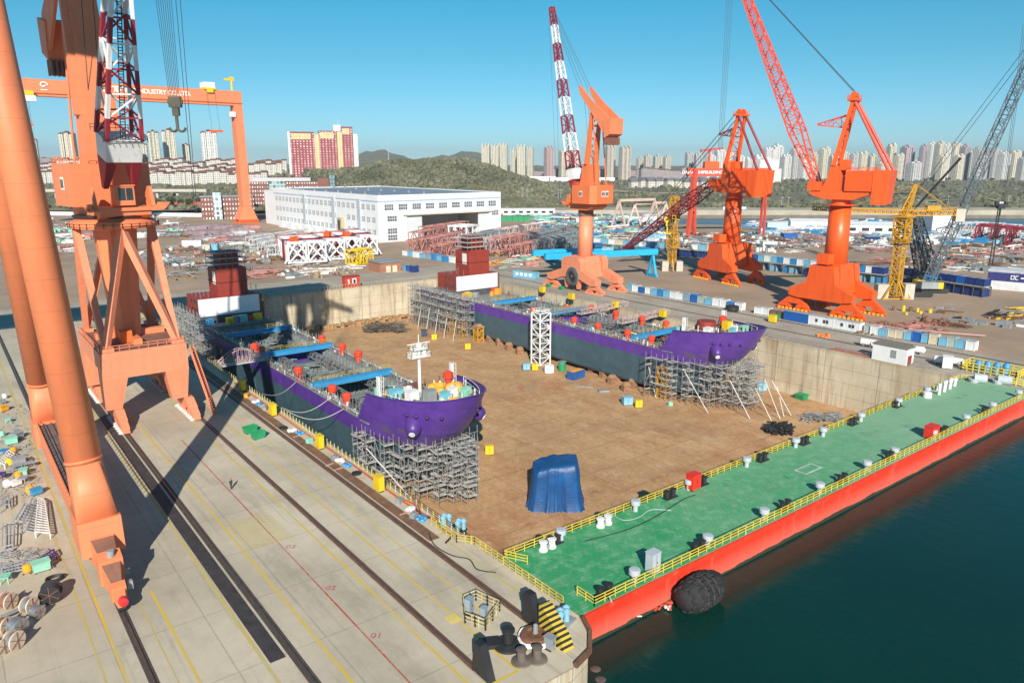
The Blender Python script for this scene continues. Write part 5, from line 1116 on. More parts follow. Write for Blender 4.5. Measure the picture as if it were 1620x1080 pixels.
mb = MB(); mb.hexa([(GX0, GY0, -14.9), (GX1-.1, GY0, -14.9), (GX1-.1, GY1-1, -14.9), (GX0, GY1-1, -14.9)], [(GX0, GY0, -.18), (GX1-.1, GY0, -.18), (GX1-.1, GY1, -.18), (GX0, GY1, -.18)])
def gatered():
    m, t, b = newmat('red hull paint'); tc = nd(t, 'ShaderNodeTexCoord').outputs['Object']; sx = nd(t, 'ShaderNodeSeparateXYZ'); t.links.new(tc, sx.inputs[0]); n = noise(t, .3, mapping(t, tc, (.35, .35, 1.6)), 7, .7); n2 = noise(t, .8, mapping(t, tc, (1, 1, .12)), 5, .6)
    zz = math2(t, 'MULTIPLY_ADD', n, 1.6, sx.outputs[2]); fade = ramp(t, zz, 4.2, 1.6)      # bleached towards the waterline, weed below
    col = mix(t, ramp(t, n, .3, .7), (.62, .034, .014), (.74, .05, .022)); col = mix(t, math2(t, 'MULTIPLY', fade, .75), col, (.70, .17, .12)); col = mix(t, math2(t, 'MULTIPLY', ramp(t, n2, .56, .75), .45), col, (.66, .22, .16))
    col = mix(t, math2(t, 'LESS_THAN', zz, 1.75), col, (.05, .045, .03)); t.links.new(col, b.inputs['Base Color']); b.inputs['Roughness'].default_value = .5; return m
mRedH = gatered()
mb.build('body', mRedH, gate)
MB().bx(GX0-.1, GX1, GY0-.02, GY1+.05, -.176, -.02).build('deck', mGr, gate)
mb = MB(); mb.bx(GX0, GX1, GY0-.4, GY0-.021, -.55, -.1); mb.build('rubbing_strake', mRedH, gate)
mYelR = M('yellow railing', (.74, .60, .06), .5, var=.15)
MB().rail([(54.6, 58.2, -.02), (54.6, GY0+.25, -.02), (GX1-2, GY0+.25, -.02)], 1.2, 1.7, .04, 3).build('railing', mYelR, gate)
MB().rail([(54.3, 67.3, -.02), (52.7, GY1-.25, -.02), (GX1-2.5, GY1-.25, -.02), (GX1-.8, GY1-2.4, -.02)], 1.2, 1.7, .04, 3).build('railing', mYelR, gate)
MB().sheet([(108.5, 61.2, -.0), (113.5, 61.2, -.0), (113.5, 61.5, -.0), (108.5, 61.5, -.0)]).sheet([(108.5, 63.2, -.0), (113.5, 63.2, -.0), (113.5, 63.5, -.0), (108.5, 63.5, -.0)]).sheet([(108.5, 61.5, 0), (108.8, 61.5, 0), (108.8, 63.2, 0), (108.5, 63.2, 0)]).sheet([(113.2, 61.5, 0), (113.5, 61.5, 0), (113.5, 63.2, 0), (113.2, 63.2, 0)]).build('white_rectangle', M('worn white', (.5, .54, .5), .7, var=.3), gate)
# goosenecks
mVg = M('light grey vent', (.44, .48, .52), .45, var=.1)
def vent(p, lab, s=.72):
    t = thing('ventilator', lab, 'ventilator', p, 0, 'mushroom ventilators along the gate railing'); mb = MB(); mb.tube(p, p+zV*1.7*s, .5*s, 14); mb.build('trunk', mVg, t)
    mb = MB(); mb.lathe(p+zV*1.35*s, [(.55*s, 0), (1.0*s, .15*s), (1.0*s, .95*s), (.9*s, 1.05*s), (.3*s, 1.1*s)], 20); mb.build('cap', mVg, t); return t
inner = [(876, 848), (989, 800), (1075, 768), (1168, 733), (1240, 701), (1283, 684), (1344, 661), (1400, 637), (1444, 619)]
outer = [(1006, 921), (1123, 866), (1210, 822), (1298, 780), (1372, 744), (1412, 722), (1473, 693), (1525, 668), (1567, 648), (1607, 628)]
ordn = ['first', 'second', 'third', 'fourth', 'fifth', 'sixth', 'seventh', 'eighth', 'ninth', 'tenth']
v0 = None
for row, y, nm in ((inner, GY1-1.1, 'dock side'), (outer, GY0+1.1, 'sea side')):
    for i, (px, py) in enumerate(row):
        p = P(px, py, -.02); p.y = y
        lab = 'grey mushroom ventilator along the gate\'s %s railing, %s from the near quay' % (nm, ordn[i])
        if v0 is None: v0 = vent(p, lab)
        else: dup(v0, p, 0, lab)
# black double bollards
def bollard(p, lab):
    t = thing('bollard', lab, 'bollard', p, 0, 'black twin bollards on the gate'); mb = MB(); mb.bx(p.x-1.3, p.x+1.3, p.y-.55, p.y+.55, p.z, p.z+.15); mb.build('base', mBlk, t)
    for k in (-.7, .7): mb = MB(); mb.lathe(p+Vector((k, 0, .15)), [(.36, 0), (.34, .9), (.5, 1.0), (.5, 1.15), (.2, 1.2)], 14); mb.build('post', mBlk, t)
    return t
b0 = None
for row, y, nm in (([60.5, 84, 91.5, 108, 121, 138, 156], GY1-1.2, 'dock side'), ([57.2, 74.6, 94.5, 110.5, 126, 147, 166], GY0+1.2, 'sea side')):
    for i, x in enumerate(row):
        lab = 'black twin bollard by the gate\'s %s railing, %s from the near quay' % (nm, ordn[i])
        if b0 is None: b0 = bollard(Vector((x, y, -.02)), lab)
        else: dup(b0, (x, y, -.02), 0, lab)
cabinet(0, 0, 0, 'bright red cabinet with orange lid on the dock side of the green gate', (2.0, 1.4, 2.6), M('fire red', (.66, .03, .015), .45), 0, at=(89.2, GY1-1.4, -.02), nm='fire_cabinet')
cabinet(0, 0, 0, 'red cabinet near the outer railing at the far end of the gate', (2.8, 1.6, 2.3), M('fire red', (.66, .03, .015), .45), 0, at=(142.8, GY0+1.6, -.02), nm='fire_cabinet')
cabinet(0, 0, 0, 'pale grey standing pump box at the outer railing near the big fender', (1.5, 1.2, 2.8), mVg, 0, at=(65.6, GY0+1.2, -.02), nm='pump_box')
def drumpair(x, y, lab):
    t = thing('capstan', lab, 'capstan', (x, y, -.02)); mb = MB()
    for k in (-.75, .75): mb.lathe((x+k, y, -.02), [(.6, 0), (.62, .2), (.45, .45), (.45, 1.0), (.62, 1.2), (.62, 1.3), (.2, 1.35)], 16); mb.build('drum', mWht, t); mb = MB()
    mb.tube((x-.3, y, .35), (x+.3, y, .35), .25, 8); mb.build('drive', mGrey, t)
drumpair(58.9, GY1-1.7, 'pair of white capstans on the gate deck nearest the near quay corner'); drumpair(69.6, GY1-1.5, 'pair of white capstans on the gate beside the third ventilator')
t = thing('pump_set', 'cluster of white pumps and pipes at the far end of the gate', 'pumps', (176.5, GY1-1.6, -.02)); rnd = random.Random(2); mb = MB()
for i in range(7): x = 172+i*1.6; h_ = rnd.uniform(.8, 2.0); mb.lathe((x, GY1-1.5-rnd.random()*1.2, -.02), [(.32, 0), (.32, h_), (.45, h_+.1), (.45, h_+.5), (.1, h_+.6)], 12).build('pump', mWht, t); mb = MB()
mb = MB()
for i in range(10): x = 172+rnd.random()*10; MB().tube((x, GY1-2.5, .4), (x+rnd.uniform(-2, 2), GY1-.8, rnd.uniform(.3, 1.8)), .16, 8).build('pipe', mGrey, t)
mb = MB(); mb.lathe((167.8, GY1-2, -.02), [(.9, 0), (.9, 1.2), (.3, 1.3)], 14); tag(mb.build('white_drum', mWht), 'white drum lying before the pump cluster on the far end of the gate', 'drum')
# hoses and lines on the gate
def line(name, pts, r, mat, lab, cat='hose'): 
    P_ = [Vector(p) for p in pts]; out = []
    for i in range(len(P_)-1):
        p0, p1, p2, p3 = P_[max(0, i-1)], P_[i], P_[i+1], P_[min(len(P_)-1, i+2)]
        for k in range(6):
            u = k/6; out.append(.5*((2*p1)+(p2-p0)*u+(2*p0-5*p1+4*p2-p3)*u*u+(3*p1-p0-3*p2+p3)*u**3))
    out.append(P_[-1]); mb = MB(); mb.poly(out, r, 5); return tag(mb.build(name, mat), lab, cat)
PX = lambda l, z=.06: [P(x, y, z) for x, y in l]
line('hose', PX([(962, 808), (985, 822), (1010, 818), (1030, 806), (1062, 807)]), .05, mVg, 'pale hose curling across the green deck by the second ventilator')
line('hose', PX([(925, 855), (990, 838), (1040, 815), (1080, 790), (1100, 782)]), .07, mBlk, 'long thin black hose across the green gate deck')
line('hose', PX([(678, 842), (688, 862), (715, 878), (742, 884), (755, 900), (785, 905)], .08), .08, mBlk, 'black hose lying over the quay towards the gate corner')
line('mooring_line', [P(965, 945, 1), P(972, 960, -1.5), P(990, 973, -3.5), P(1015, 974, -4.3)], .1, mWht, 'pale line drooping from the gate rail into the water', 'line')
line('mooring_line', [P(1180, 842, .2), P(1170, 868, -2.5), P(1157, 890, -4.3)], .09, mWht, 'thin pale line hanging down the red gate side right of the fender', 'line')
# big floating fender
mRub = M('black rubber', (.020, .020, .021), .75, var=.4, scale=.9, bump=.5)
fc = P(1089, 928, -3.0); fc.y = GY0-2.6
t = thing('floating_fender', 'huge black tyre covered floating fender against the red side of the gate', 'fender', fc-zV*1.6)
U = Matrix.Translation(fc+zV*.3) @ Matrix.Rotation(R(90), 4, 'Y')
mb = MB(); mb.lathe((0, 0, 0), [(.3, -3.7), (1.2, -3.5), (1.85, -2.7), (2.05, -1.6), (2.1, 0), (2.05, 1.6), (1.85, 2.9), (1.2, 3.6), (.3, 3.8)], 28, M=U); mb.build('body', mRub, t, smooth=True)
tm = MB(); rnd = random.Random(4)
for i in range(6):
    for k in range(10):
        z = -2.7+i*1.08; r = 2.02*math.sqrt(max(.2, 1-(z/4.1)**2))+.08; a = (k+.5*(i % 2))*math.pi/5
        c = U @ Vector((r*math.cos(a), r*math.sin(a), z)); d = (U.to_3x3() @ Vector((math.cos(a), math.sin(a), z*.06))).normalized(); Q = Matrix.Translation(c) @ d.to_track_quat('Z', 'Y').to_matrix().to_4x4()
        n, vs, fs = 12, [], []
        for u in range(n):
            for v in range(5): ph = u*2*math.pi/n; ps = v*2*math.pi/5; rr = .45+.19*math.cos(ps); vs.append(Q @ Vector((rr*math.cos(ph), rr*math.sin(ph), .2*math.sin(ps))))
        fs = [(u*5+v, ((u+1) % n)*5+v, ((u+1) % n)*5+(v+1) % 5, u*5+(v+1) % 5) for u in range(n) for v in range(5)]; tm.add(vs, fs)
tag(tm.build('tyre', mRub, t, smooth=True), kind='stuff')
mb = MB(); 
for k in range(-3, 4):
    c = fc+Vector((k*1.05, 0, .3)); q_ = 2.22*math.sqrt(max(.2, 1-(k*1.05/4.1)**2)); mb.poly([c+Vector((0, -math.cos(a*.2)*q_, math.sin(a*.2)*q_)) for a in range(-4, 16)], .05, 5)
mb.build('chain', M('old chain', (.10, .08, .065), .7, var=.4), t)
mb = MB()
for i in range(26): c = P(1048+rnd.uniform(-12, 14), 955+rnd.uniform(-6, 9), -4.4); mb.m = rnd.choice((0, 0, 1)); mb.box(c, (rnd.uniform(.3, .9), rnd.uniform(.2, .6), .25), rnd.uniform(0, 3))
tag(mb.build('floating_debris', [M('faded red float', (.5, .08, .04), .7), mWht]), 'red and white floats and rubbish bobbing left of the big fender', 'debris', kind='stuff')
# ------------------------------------------------------------------ near quay furniture
for i, (px, py, lab) in enumerate(((432, 657, 'yellow cabinet at the dock railing farthest along the near quay in full sun'), (506, 709, 'yellow cabinet at the dock railing, the middle one of the near quay'), (600, 776, 'yellow cabinet at the dock railing nearest the gate'), (384, 618, 'yellow cabinet at the dock railing at the edge of the gantry shadow'))):
    cabinet(px, py, 0, lab, (1.7, 1.0, 2.5), rot=R(92), group='yellow cabinets along the dock railing')
mb = MB(); y = 79.
t = thing('railing', 'black and cream striped railing along the near edge of the dock', 'railing', (52, 160, 0))
pm = MB()
for i in range(126):
    y = 76+i*1.6; pm.m = i % 2; pm.bar((51.55, y, .02), (51.55, y, 1.15), .12)
pm.m = 2
for z in (.45, .8, 1.13): pm.bar((51.55, 76, z), (51.55, 276, z), .07)
pm.build('post_and_rail', [mYelR, M('cream paint', (.62, .56, .40), .6), mBlk], t)
r2 = MB(); r2.rail([(51.75, 57.5, .02), (51.75, 75.5, .02), (50.2, 77.5, .02), (50.2, 84, .02)], 1.2, 1.3, .055, 3)
tag(r2.build('railing', M('yellow rusty railing', (.55, .44, .10), .6, var=.3, rust=(.3, .2, .1))), 'rusty yellow railing on the quay beside the gate corner', 'railing')
line('red_hose', [(50.6, 172, .14), (50.7, 150, .14), (50.5, 130, .14), (50.8, 110, .14), (50.6, 92, .14), (51, 85, .14), (50.4, 79, .14)], .13, M('red hose', (.50, .06, .03), .6), 'long red pipe lying beside the dock railing', 'pipe')
for x, lab in ((51.9, ''),):
    mb = MB(); mb.bx(51.7, 51.98, 71, 280.8, .015, .22); tag(mb.build('kerb', mWall), 'low concrete kerb along the near edge of the dock', 'kerb')
mb = MB(); mb.bx(189.62, 190.1, 72, 281, .022, .25); tag(mb.build('kerb', mWall), 'low concrete kerb along the right edge of the dock', 'kerb')
mb = MB(); mb.bx(52, 189.6, 281.02, 281.5, .022, .22); tag(mb.build('kerb', mWall), 'low concrete kerb along the far end of the dock', 'kerb')
r3 = MB(); r3.rail([(190.3, 78, .2), (190.3, 190, .2), (190.3, 280, .2)], 1.1, 2., .05, 2); tag(r3.build('railing', mPipe), 'thin grey railing along the right edge of the dock', 'railing')
r4 = MB(); r4.rail([(60, 281.3, .2), (188, 281.3, .2)], 1.5, 1.3, .07, 1); tag(r4.build('railing', M('tan posts', (.42, .34, .22), .7)), 'tan post fence along the far end of the dock', 'fence')
# clutter strip along the railing: hoses, toolboxes, welding sets
rnd = random.Random(21); mats_ = [mBlueB, mWht, mBlk, M('pink board', (.55, .30, .24), .7), mGrey, mOrgT, mMint]; nms = ['blue bundle', 'white sack', 'black coil', 'pinkish board', 'grey box', 'orange sheet', 'mint box']
CL = [(410, 640, 0), (405, 636, 1), (448, 678, 2), (462, 682, 1), (475, 686, 0), (470, 690, 3), (530, 727, 4), (538, 730, 1), (550, 737, 0), (522, 735, 3), (535, 742, 3), (564, 750, 2), (632, 795, 4), (648, 806, 1), (640, 812, 3), (668, 822, 0), (655, 818, 4), (390, 628, 5), (420, 648, 4), (490, 700, 6)]
for px, py, k in CL:
    p = P(px, py, .02); mb = MB()
    if k == 2: mb.lathe(p, [(.5, 0), (.8, .1), (.8, .35), (.5, .4)], 14)
    elif k in (0, 1):
        for q in range(5): mb.lathe(p+Vector((rnd.uniform(-.6, .6), rnd.uniform(-.6, .6), 0)), [(.3, 0), (.42, .2), (.3, .45), (.1, .5)], 7)
    elif k == 3: mb.box(p, (1.7, .35, .08), rnd.uniform(-.3, .3)); mb.box(p+zV*.09, (1.5, .3, .06), .2)
    else: mb.box(p, (1.2, .8, .7), rnd.uniform(0, 1)); mb.box(p+zV*.7, (1.0, .6, .15), rnd.uniform(0, 1))
    near = min(((432, 'far'), (506, 'middle'), (600, 'near')), key=lambda q: abs(q[0]-px))[1]
    tag(mb.build(nms[k].split()[0]+'_'+nms[k].split()[1], mats_[k]), '%s lying on the quay strip at pixel-far row beside the %s yellow cabinet'.replace(' at pixel-far row', '') % (nms[k], near), nms[k].split()[1], 'loose items along the dock railing')
# green skips
def skip(p, rz, lab):
    t = thing('skip', lab, 'skip', p, rz); U = Matrix.Translation(Vector(p)) @ Matrix.Rotation(rz, 4, 'Z'); mb = MB(U)
    o = [(-1.0, -.62), (1.0, -.62), (1.0, .62), (-1.0, .62)]; I = [(x*.96, y*.94) for x, y in o]; O = [(x*1.3, y*1.2) for x, y in o]; I2 = [(x*1.24, y*1.13) for x, y in o]
    vs = [(x, y, .1) for x, y in o]+[(x, y, 1.35) for x, y in O]+[(x, y, 1.35) for x, y in I2]+[(x, y, .25) for x, y in I]
    fs = [(3, 2, 1, 0)]+[(i, (i+1) % 4, 4+(i+1) % 4, 4+i) for i in range(4)]+[(4+i, 4+(i+1) % 4, 8+(i+1) % 4, 8+i) for i in range(4)]+[(8+i, 8+(i+1) % 4, 12+(i+1) % 4, 12+i) for i in range(4)]+[(12, 13, 14, 15)]
    mb.add(vs, fs); mb.build('body', M('green paint', (.02, .28, .11), .5), t); mb = MB(U)
    for x in (-.9, .9): mb.bx(x-.1, x+.1, -.7, .7, 0, .099)
    mb.build('skid', mSteelD, t)
skip(P(396, 684), .2, 'green metal skip on the quay, the farther of the pair'); skip(P(409, 693), .2, 'green metal skip on the quay, the nearer of the pair')
# worker
def person(p, rz, lab, jacket, trousers, helmet):
    t = thing('person', lab, 'person', p, rz); U = Matrix.Translation(Vector(p)) @ Matrix.Rotation(rz, 4, 'Z')
    J = {'pel': (0, 0, .95, .15), 'wai': (0, .01, 1.12, .14), 'che': (0, .03, 1.34, .17), 'neck': (0, .04, 1.5, .065), 'head': (0, .07, 1.63, .105), 'top': (0, .07, 1.74, .08),
         'hipL': (-.1, 0, .9, .1), 'kneL': (-.12, .06, .5, .075), 'ankL': (-.12, -.04, .09, .055), 'toeL': (-.13, .14, .05, .045), 'hipR': (.1, 0, .9, .1), 'kneR': (.13, .10, .5, .075), 'ankR': (.13, .13, .09, .055), 'toeR': (.14, .3, .05, .045),
         'shL': (-.19, .03, 1.42, .075), 'elL': (-.27, -.02, 1.14, .055), 'wrL': (-.24, .13, .93, .04), 'haL': (-.23, .17, .86, .04), 'shR': (.19, .03, 1.42, .075), 'elR': (.27, .0, 1.14, .055), 'wrR': (.25, .17, .95, .04), 'haR': (.24, .22, .89, .04)}
    E = 'pel-wai wai-che che-neck neck-head head-top pel-hipL hipL-kneL kneL-ankL ankL-toeL pel-hipR hipR-kneR kneR-ankR ankR-toeR che-shL shL-elL elL-wrL wrL-haL che-shR shR-elR elR-wrR wrR-haR'.split()
    ks = list(J); me = bpy.data.meshes.new('body'); me.from_pydata([J[k][:3] for k in ks], [tuple(ks.index(q) for q in e.split('-')) for e in E], [])
    o = bpy.data.objects.new('body', me); COL.objects.link(o); md = o.modifiers.new('skin', 'SKIN'); 
    sv = me.skin_vertices[0].data if me.skin_vertices else None
    if sv is None: bm = bmesh.new(); bm.from_mesh(me); bm.verts.layers.skin.verify(); bm.to_mesh(me); bm.free(); sv = me.skin_vertices[0].data
    for i, k in enumerate(ks): sv[i].radius = (J[k][3], J[k][3])
    sv[0].use_root = True; o.modifiers.new('sub', 'SUBSURF').levels = 1
    bpy.context.view_layer.update(); dg = bpy.context.evaluated_depsgraph_get(); m2 = bpy.data.meshes.new_from_object(o.evaluated_get(dg)); bpy.data.objects.remove(o)
    mb = MB(U); mb.add([v.co for v in m2.vertices], [tuple(q.vertices) for q in m2.polygons])
    for i, q in enumerate(m2.polygons):
        z, x = q.center.z, abs(q.center.x); mb.mi[i] = 2 if z > 1.5 or (z < .92 and x > .19) else (1 if z < .98 else 0)
    mb.build('body', [jacket, trousers, M('skin', (.45, .25, .17), .6)], t, smooth=True)
    mb = MB(U); mb.lathe((0, .07, 1.66), [(.155, 0), (.145, .02), (.125, .05), (.115, .1), (.06, .15), (.01, .16)], 14); mb.build('helmet', helmet, t)
person(P(366, 773, .02), R(200), 'worker in dark overalls and red helmet walking across the quay', M('dark green overall', (.03, .055, .05), .85), M('dark trousers', (.025, .035, .04), .85), M('red helmet', (.6, .04, .03), .4))
# fenced pump pit, capstans, stops and barrier at the corner
t = thing('fence', 'square yellow black pipe fence round two grey control boxes', 'fence', (43, 62, 0)); mb = MB(); q = [(40.9, 61.7, .02), (41.9, 59.2, .02), (45.3, 61.2, .02), (44.4, 64.6, .02), (42.6, 64.6, .02), (40.9, 61.7, .02)]; mb.rail(q, 1.35, .95, .05, 3); mb.build('rail', M('cream rail', (.52, .44, .22), .6, var=.3), t)
mb = MB()
for a, b in zip(q[:-1], q[1:]):
    a, b = Vector(a), Vector(b)
    for k in (0, .5): p = a.lerp(b, k); mb.bar(p, p+zV*1.4, .16)
mb.build('post', mBlk, t)
cabinet(0, 0, 0, 'grey blue control box with black lid inside the fenced pit, the taller', (.9, .7, 1.9), M('grey blue', (.26, .33, .38), .5), .4, at=(42.3, 62.9, .02), nm='control_box'); cabinet(0, 0, 0, 'grey blue control box with black lid inside the fenced pit, the shorter', (.7, .6, 1.2), M('grey blue', (.26, .33, .38), .5), .4, at=(43.2, 61.3, .02), nm='control_box')
mb = MB()
for i in range(5): mb.bx(39.6+i*.3, 39.75+i*.3, 62.4, 64, .03, .05)
tag(mb.build('grating', mYelR), 'small yellow striped grating beside the fenced control boxes', 'grating', kind='structure')
t = thing('mooring_bollard', 'large black mooring bollard with round base near the quay corner', 'bollard', P(804, 1020)); p = P(804, 1020, .02); mb = MB(); mb.lathe(p, [(1.6, 0), (1.55, .25), (.9, .5)], 24); mb.build('base', mBlk, t)
mb = MB(); mb.lathe(p+zV*.5, [(.55, 0), (.5, 1.0), (.72, 1.2), (.72, 1.5), (.4, 1.62)], 18); mb.build('post', mBlk, t); mb = MB(); mb.box(p+Vector((-1.6, 1.2, 0)), (2.2, 1.5, .5), -.5); mb.build('plinth', mBlk, t)
t = thing('capstan', 'rusty round capstan with white cable wound on it at the quay corner', 'capstan', P(847, 1012)); p = P(847, 1012, .02); mb = MB(); mb.lathe(p, [(1.7, 0), (1.75, .5), (1.5, .9), (1.0, .95), (.9, .7)], 24); mb.build('drum', mRust, t)
mb = MB(); mb.poly([p+Vector((1.85*math.cos(a*.3), 1.85*math.sin(a*.3), .2+.08*math.sin(a*2)+.02*a/3)) for a in range(60)], .12, 5); mb.build('cable', mWht, t); mb = MB(); mb.lathe(p+zV*.9, [(.3, 0), (.25, 1.0), (.1, 1.1)], 10); mb.build('spindle', mGrey, t)
for i, (px, py) in enumerate(((825, 1046), (850, 1042))):
    p = P(px, py, .02); mb = MB(); mb.lathe(p, [(1.1, 0), (1.05, .15), (.5, .3), (.45, 1.3), (.6, 1.45), (.2, 1.55)], 18); tag(mb.build('bitt', M('brown grey iron', (.13, .105, .085), .7, var=.3)), ('brown iron bitt in front of the round capstan, the left one', 'brown iron bitt in front of the round capstan, the right one')[i], 'bitt')
def stopper(p, h_, rz, lab):
    U = Matrix.Translation(Vector(p)) @ Matrix.Rotation(rz, 4, 'Z'); t = thing('rail_stop', lab, 'rail stop', p, rz); mb = MB(U); mb.prism([(-.45, -1.6, 0), (-.45, 1.3, 0), (-.45, .9, h_), (-.45, -.1, h_)], (.9, 0, 0)); mb.build('block', mBlk, t); mb = MB(U); mb.bx(-.3, .3, 1.0, 1.45, h_*.55, h_*.8); mb.build('buffer', mSteelD, t)
stopper((37.5, 53.5, .02), 3.4, 0, 'tall black wedge shaped rail stop at the end of the middle rail'); stopper((46.9, 57.2, .02), 3.6, 0, 'tall black rail stop behind the striped barrier at the quay corner')
def stripes():
    m, t, b = newmat('hazard stripes'); tc = nd(t, 'ShaderNodeTexCoord').outputs['Object']; sx = nd(t, 'ShaderNodeSeparateXYZ'); t.links.new(tc, sx.inputs[0])
    f = math2(t, 'FRACT', math2(t, 'MULTIPLY', math2(t, 'ADD', sx.outputs[2], sx.outputs[1]), 1.25)); t.links.new(mix(t, math2(t, 'LESS_THAN', f, .5), (.02, .02, .02), (.55, .40, .04)), b.inputs['Base Color']); b.inputs['Roughness'].default_value = .6; return m
mHaz = stripes()
t = thing('barrier', 'yellow and black striped wedge barrier at the quay corner', 'barrier', (47.2, 53.4, 0)); mb = MB(); mb.prism([(46.2, 55.2, .02), (46.2, 51.0, .02), (46.2, 51.6, 1.2), (46.2, 54.7, 3.6), (46.2, 55.2, 3.6)], (1.4, 0, 0)); mb.build('plate', mHaz, t); mb = MB(); mb.bx(46.3, 47.5, 55.21, 55.4, .02, 3.4); mb.build('frame', mRust, t)
cabinet(0, 0, 0, 'grey metal box leaning beside the striped barrier', (.8, 1.0, 1.5), mGrey, .2, at=(45.4, 52.4, .02), nm='metal_box')
t = thing('valve_set', 'light blue valve stand beside the gate end at the quay corner', 'valves', P(893, 985)); p = P(893, 985, .02); mb = MB()
for i in range(4): mb.lathe(p+Vector((i*.45-.6, (i % 2)*.6, 0)), [(.35, 0), (.3, 1.1), (.42, 1.2), (.42, 1.5), (.1, 1.7)], 10)
mb.build('valve', mPaleB, t); mb = MB(); mb.box(p, (2.6, 1.6, .25), .3); mb.build('base', mGrey, t)
for i, (px, py) in enumerate(((706, 830), (729, 838))):
    p = P(px, py, .02); t = thing('valve_set', ('light blue valve stand behind the yellow railing, the left one', 'light blue valve stand behind the yellow railing, the right one')[i], 'valves', p); mb = MB()
    for k in range(3): mb.lathe(p+Vector((k*.5-.5, (k % 2)*.5, 0)), [(.3, 0), (.28, 1.0), (.4, 1.1), (.4, 1.4), (.1, 1.6)], 10)
    mb.build('valve', mPaleB, t)
line('hose', PX([(655, 800), (668, 815), (690, 822), (700, 838), (715, 845), (705, 858)], .2), .14, mBlk, 'thick black hose looped on the quay beside the blue valve stands'); line('hose', PX([(640, 790), (660, 800), (668, 812), (690, 820)], .15), .12, M('red hose', (.50, .06, .03), .6), 'thick red hose end curling towards the blue valve stands')
# cable drums at the left edge
mDisc = M('plywood disc', (.70, .54, .40), .8, var=.2, scale=1.5); mSilver = M('silver cable', (.42, .44, .46), .35, .7, var=.2)
def drum(p, r, wd, rz, fl, core, lab):
    t = thing('cable_drum', lab, 'cable drum', p, rz, 'cable drums at the left edge of the quay'); U = Matrix.Translation(Vector(p)+zV*r) @ Matrix.Rotation(rz, 4, 'Z') @ Matrix.Rotation(R(90), 4, 'Y')
    for k in (-1, 1):
        mb = MB(); mb.lathe((0, 0, 0), [(.1, k*wd/2-.06), (r, k*wd/2-.06), (r, k*wd/2+.06), (.1, k*wd/2+.06)], 30, M=U); d = mb.build('flange', fl, t)
        mb = MB(U)
        for i in range(3): a = i*math.pi/3; c, s = math.cos(a)*r*.95, math.sin(a)*r*.95; mb.bar((c, s, k*(wd/2+.08)), (-c, -s, k*(wd/2+.08)), .06, .05)
        mb.build('spoke', mBrn, d)
    mb = MB(); mb.lathe((0, 0, 0), [(r*.78, -wd/2+.07), (r*.80, 0), (r*.78, wd/2-.07)], 30, M=U); mb.build('cable', core, t)
dr = [((14, 962), 1.0, .9, 2.3, mDisc, mBrn, 'round plywood cable drum lying alone, upper one at the left edge'), ((48, 968), .95, .9, 2.3, mDisc, mSilver, 'plywood cable drum with silver cable next to the black drum'), ((60, 976), .75, .8, 2.2, mSilver, mSilver, 'small all silver cable drum below the black drum'), ((82, 950), 1.15, 1.5, 1.3, mBlk, M('dark cable', (.05, .055, .06), .5), 'big black cable drum standing on its own'),
      ((8, 1000), .95, .9, 2.3, mDisc, mBrn, 'plywood cable drum in the lower group, the one behind'), ((30, 1002), .95, 1.0, 2.2, M('shiny flange', (.40, .42, .44), .4, .6), mSilver, 'silver wrapped cable drum in the lower group'), ((3, 1033), .9, .9, 2.3, mDisc, mBrn, 'plywood cable drum in the lower group, leftmost'), ((24, 1026), 1.05, .9, 2.3, mDisc, mSilver, 'plywood cable drum in the lower group, nearest the camera')]
for (px, py), r, wd, rz, fl, co, lab in dr: drum(P(px, py, .02), r, wd, rz, fl, co, lab)
mb = MB(); c = P(87, 917, .06); mb.poly([c+Vector((.95*math.cos(a*.3)*(1+.03*math.sin(a)), .7*math.sin(a*.3), .05+.0045*a)) for a in range(85)], .09, 6); tag(mb.build('hose_coil', mBlk), 'round coil of black hose lying beside the black cable drum', 'coil')
# racks, frames and clutter at the left edge
def rack(pts, n, h_, mat, lab, nm='steel_rack', leg=True):
    a, b, c, d = [Vector(P(x, y, 0)) for x, y in pts]; o = a.copy(); t = thing(nm, lab, 'rack', o, 0); mb = MB(); z = zV*h_
    for p, q in ((a, b), (b, c), (c, d), (d, a)): mb.bar(p+z, q+z, .14)
    mb.build('frame', mat, t); mb = MB()
    for i in range(1, n): mb.bar(a.lerp(b, i/n)+z, d.lerp(c, i/n)+z, .1)
    mb.bar(a.lerp(d, .5)+z, b.lerp(c, .5)+z, .1); mb.build('bars', mat, t)
    if leg:
        for p in (a, b, c, d): mb = MB(); mb.bar(p, p+z, .12); mb.build('leg', mat, t)
mGal = M('galvanised', (.42, .45, .48), .5, .4, var=.2)
rack([(34, 845), (52, 795), (62, 798), (56, 850)], 12, .8, mGal, 'long galvanised rack of rungs beside the white rails'); rack([(57, 850), (62, 795), (72, 800), (80, 852)], 14, .9, mWht, 'row of white bracket rails leaning in a rack')
rack([(0, 838), (25, 836), (22, 870), (0, 876)], 4, .9, mGal, 'open galvanised square frame at the left edge'); rack([(25, 828), (40, 802), (50, 804), (36, 830)], 6, .6, mGal, 'short galvanised ladder frame left of the long rack')
rack([(0, 905), (60, 892), (62, 900), (0, 915)], 12, .5, mGal, 'long low grey rack above the cable drums'); rack([(0, 738), (14, 718), (24, 724), (8, 742)], 6, .8, mWht, 'white slatted pallet among the mint boxes'); rack([(52, 898), (86, 876), (90, 884), (58, 902)], 6, .7, mPurP, 'purple painted trestle rack at the end of the long grey rack')
rack([(0, 800), (16, 792), (16, 806), (0, 812)], 3, 1.0, mGal, 'small galvanised frame at the left edge under the grey tables')
rnd = random.Random(9)
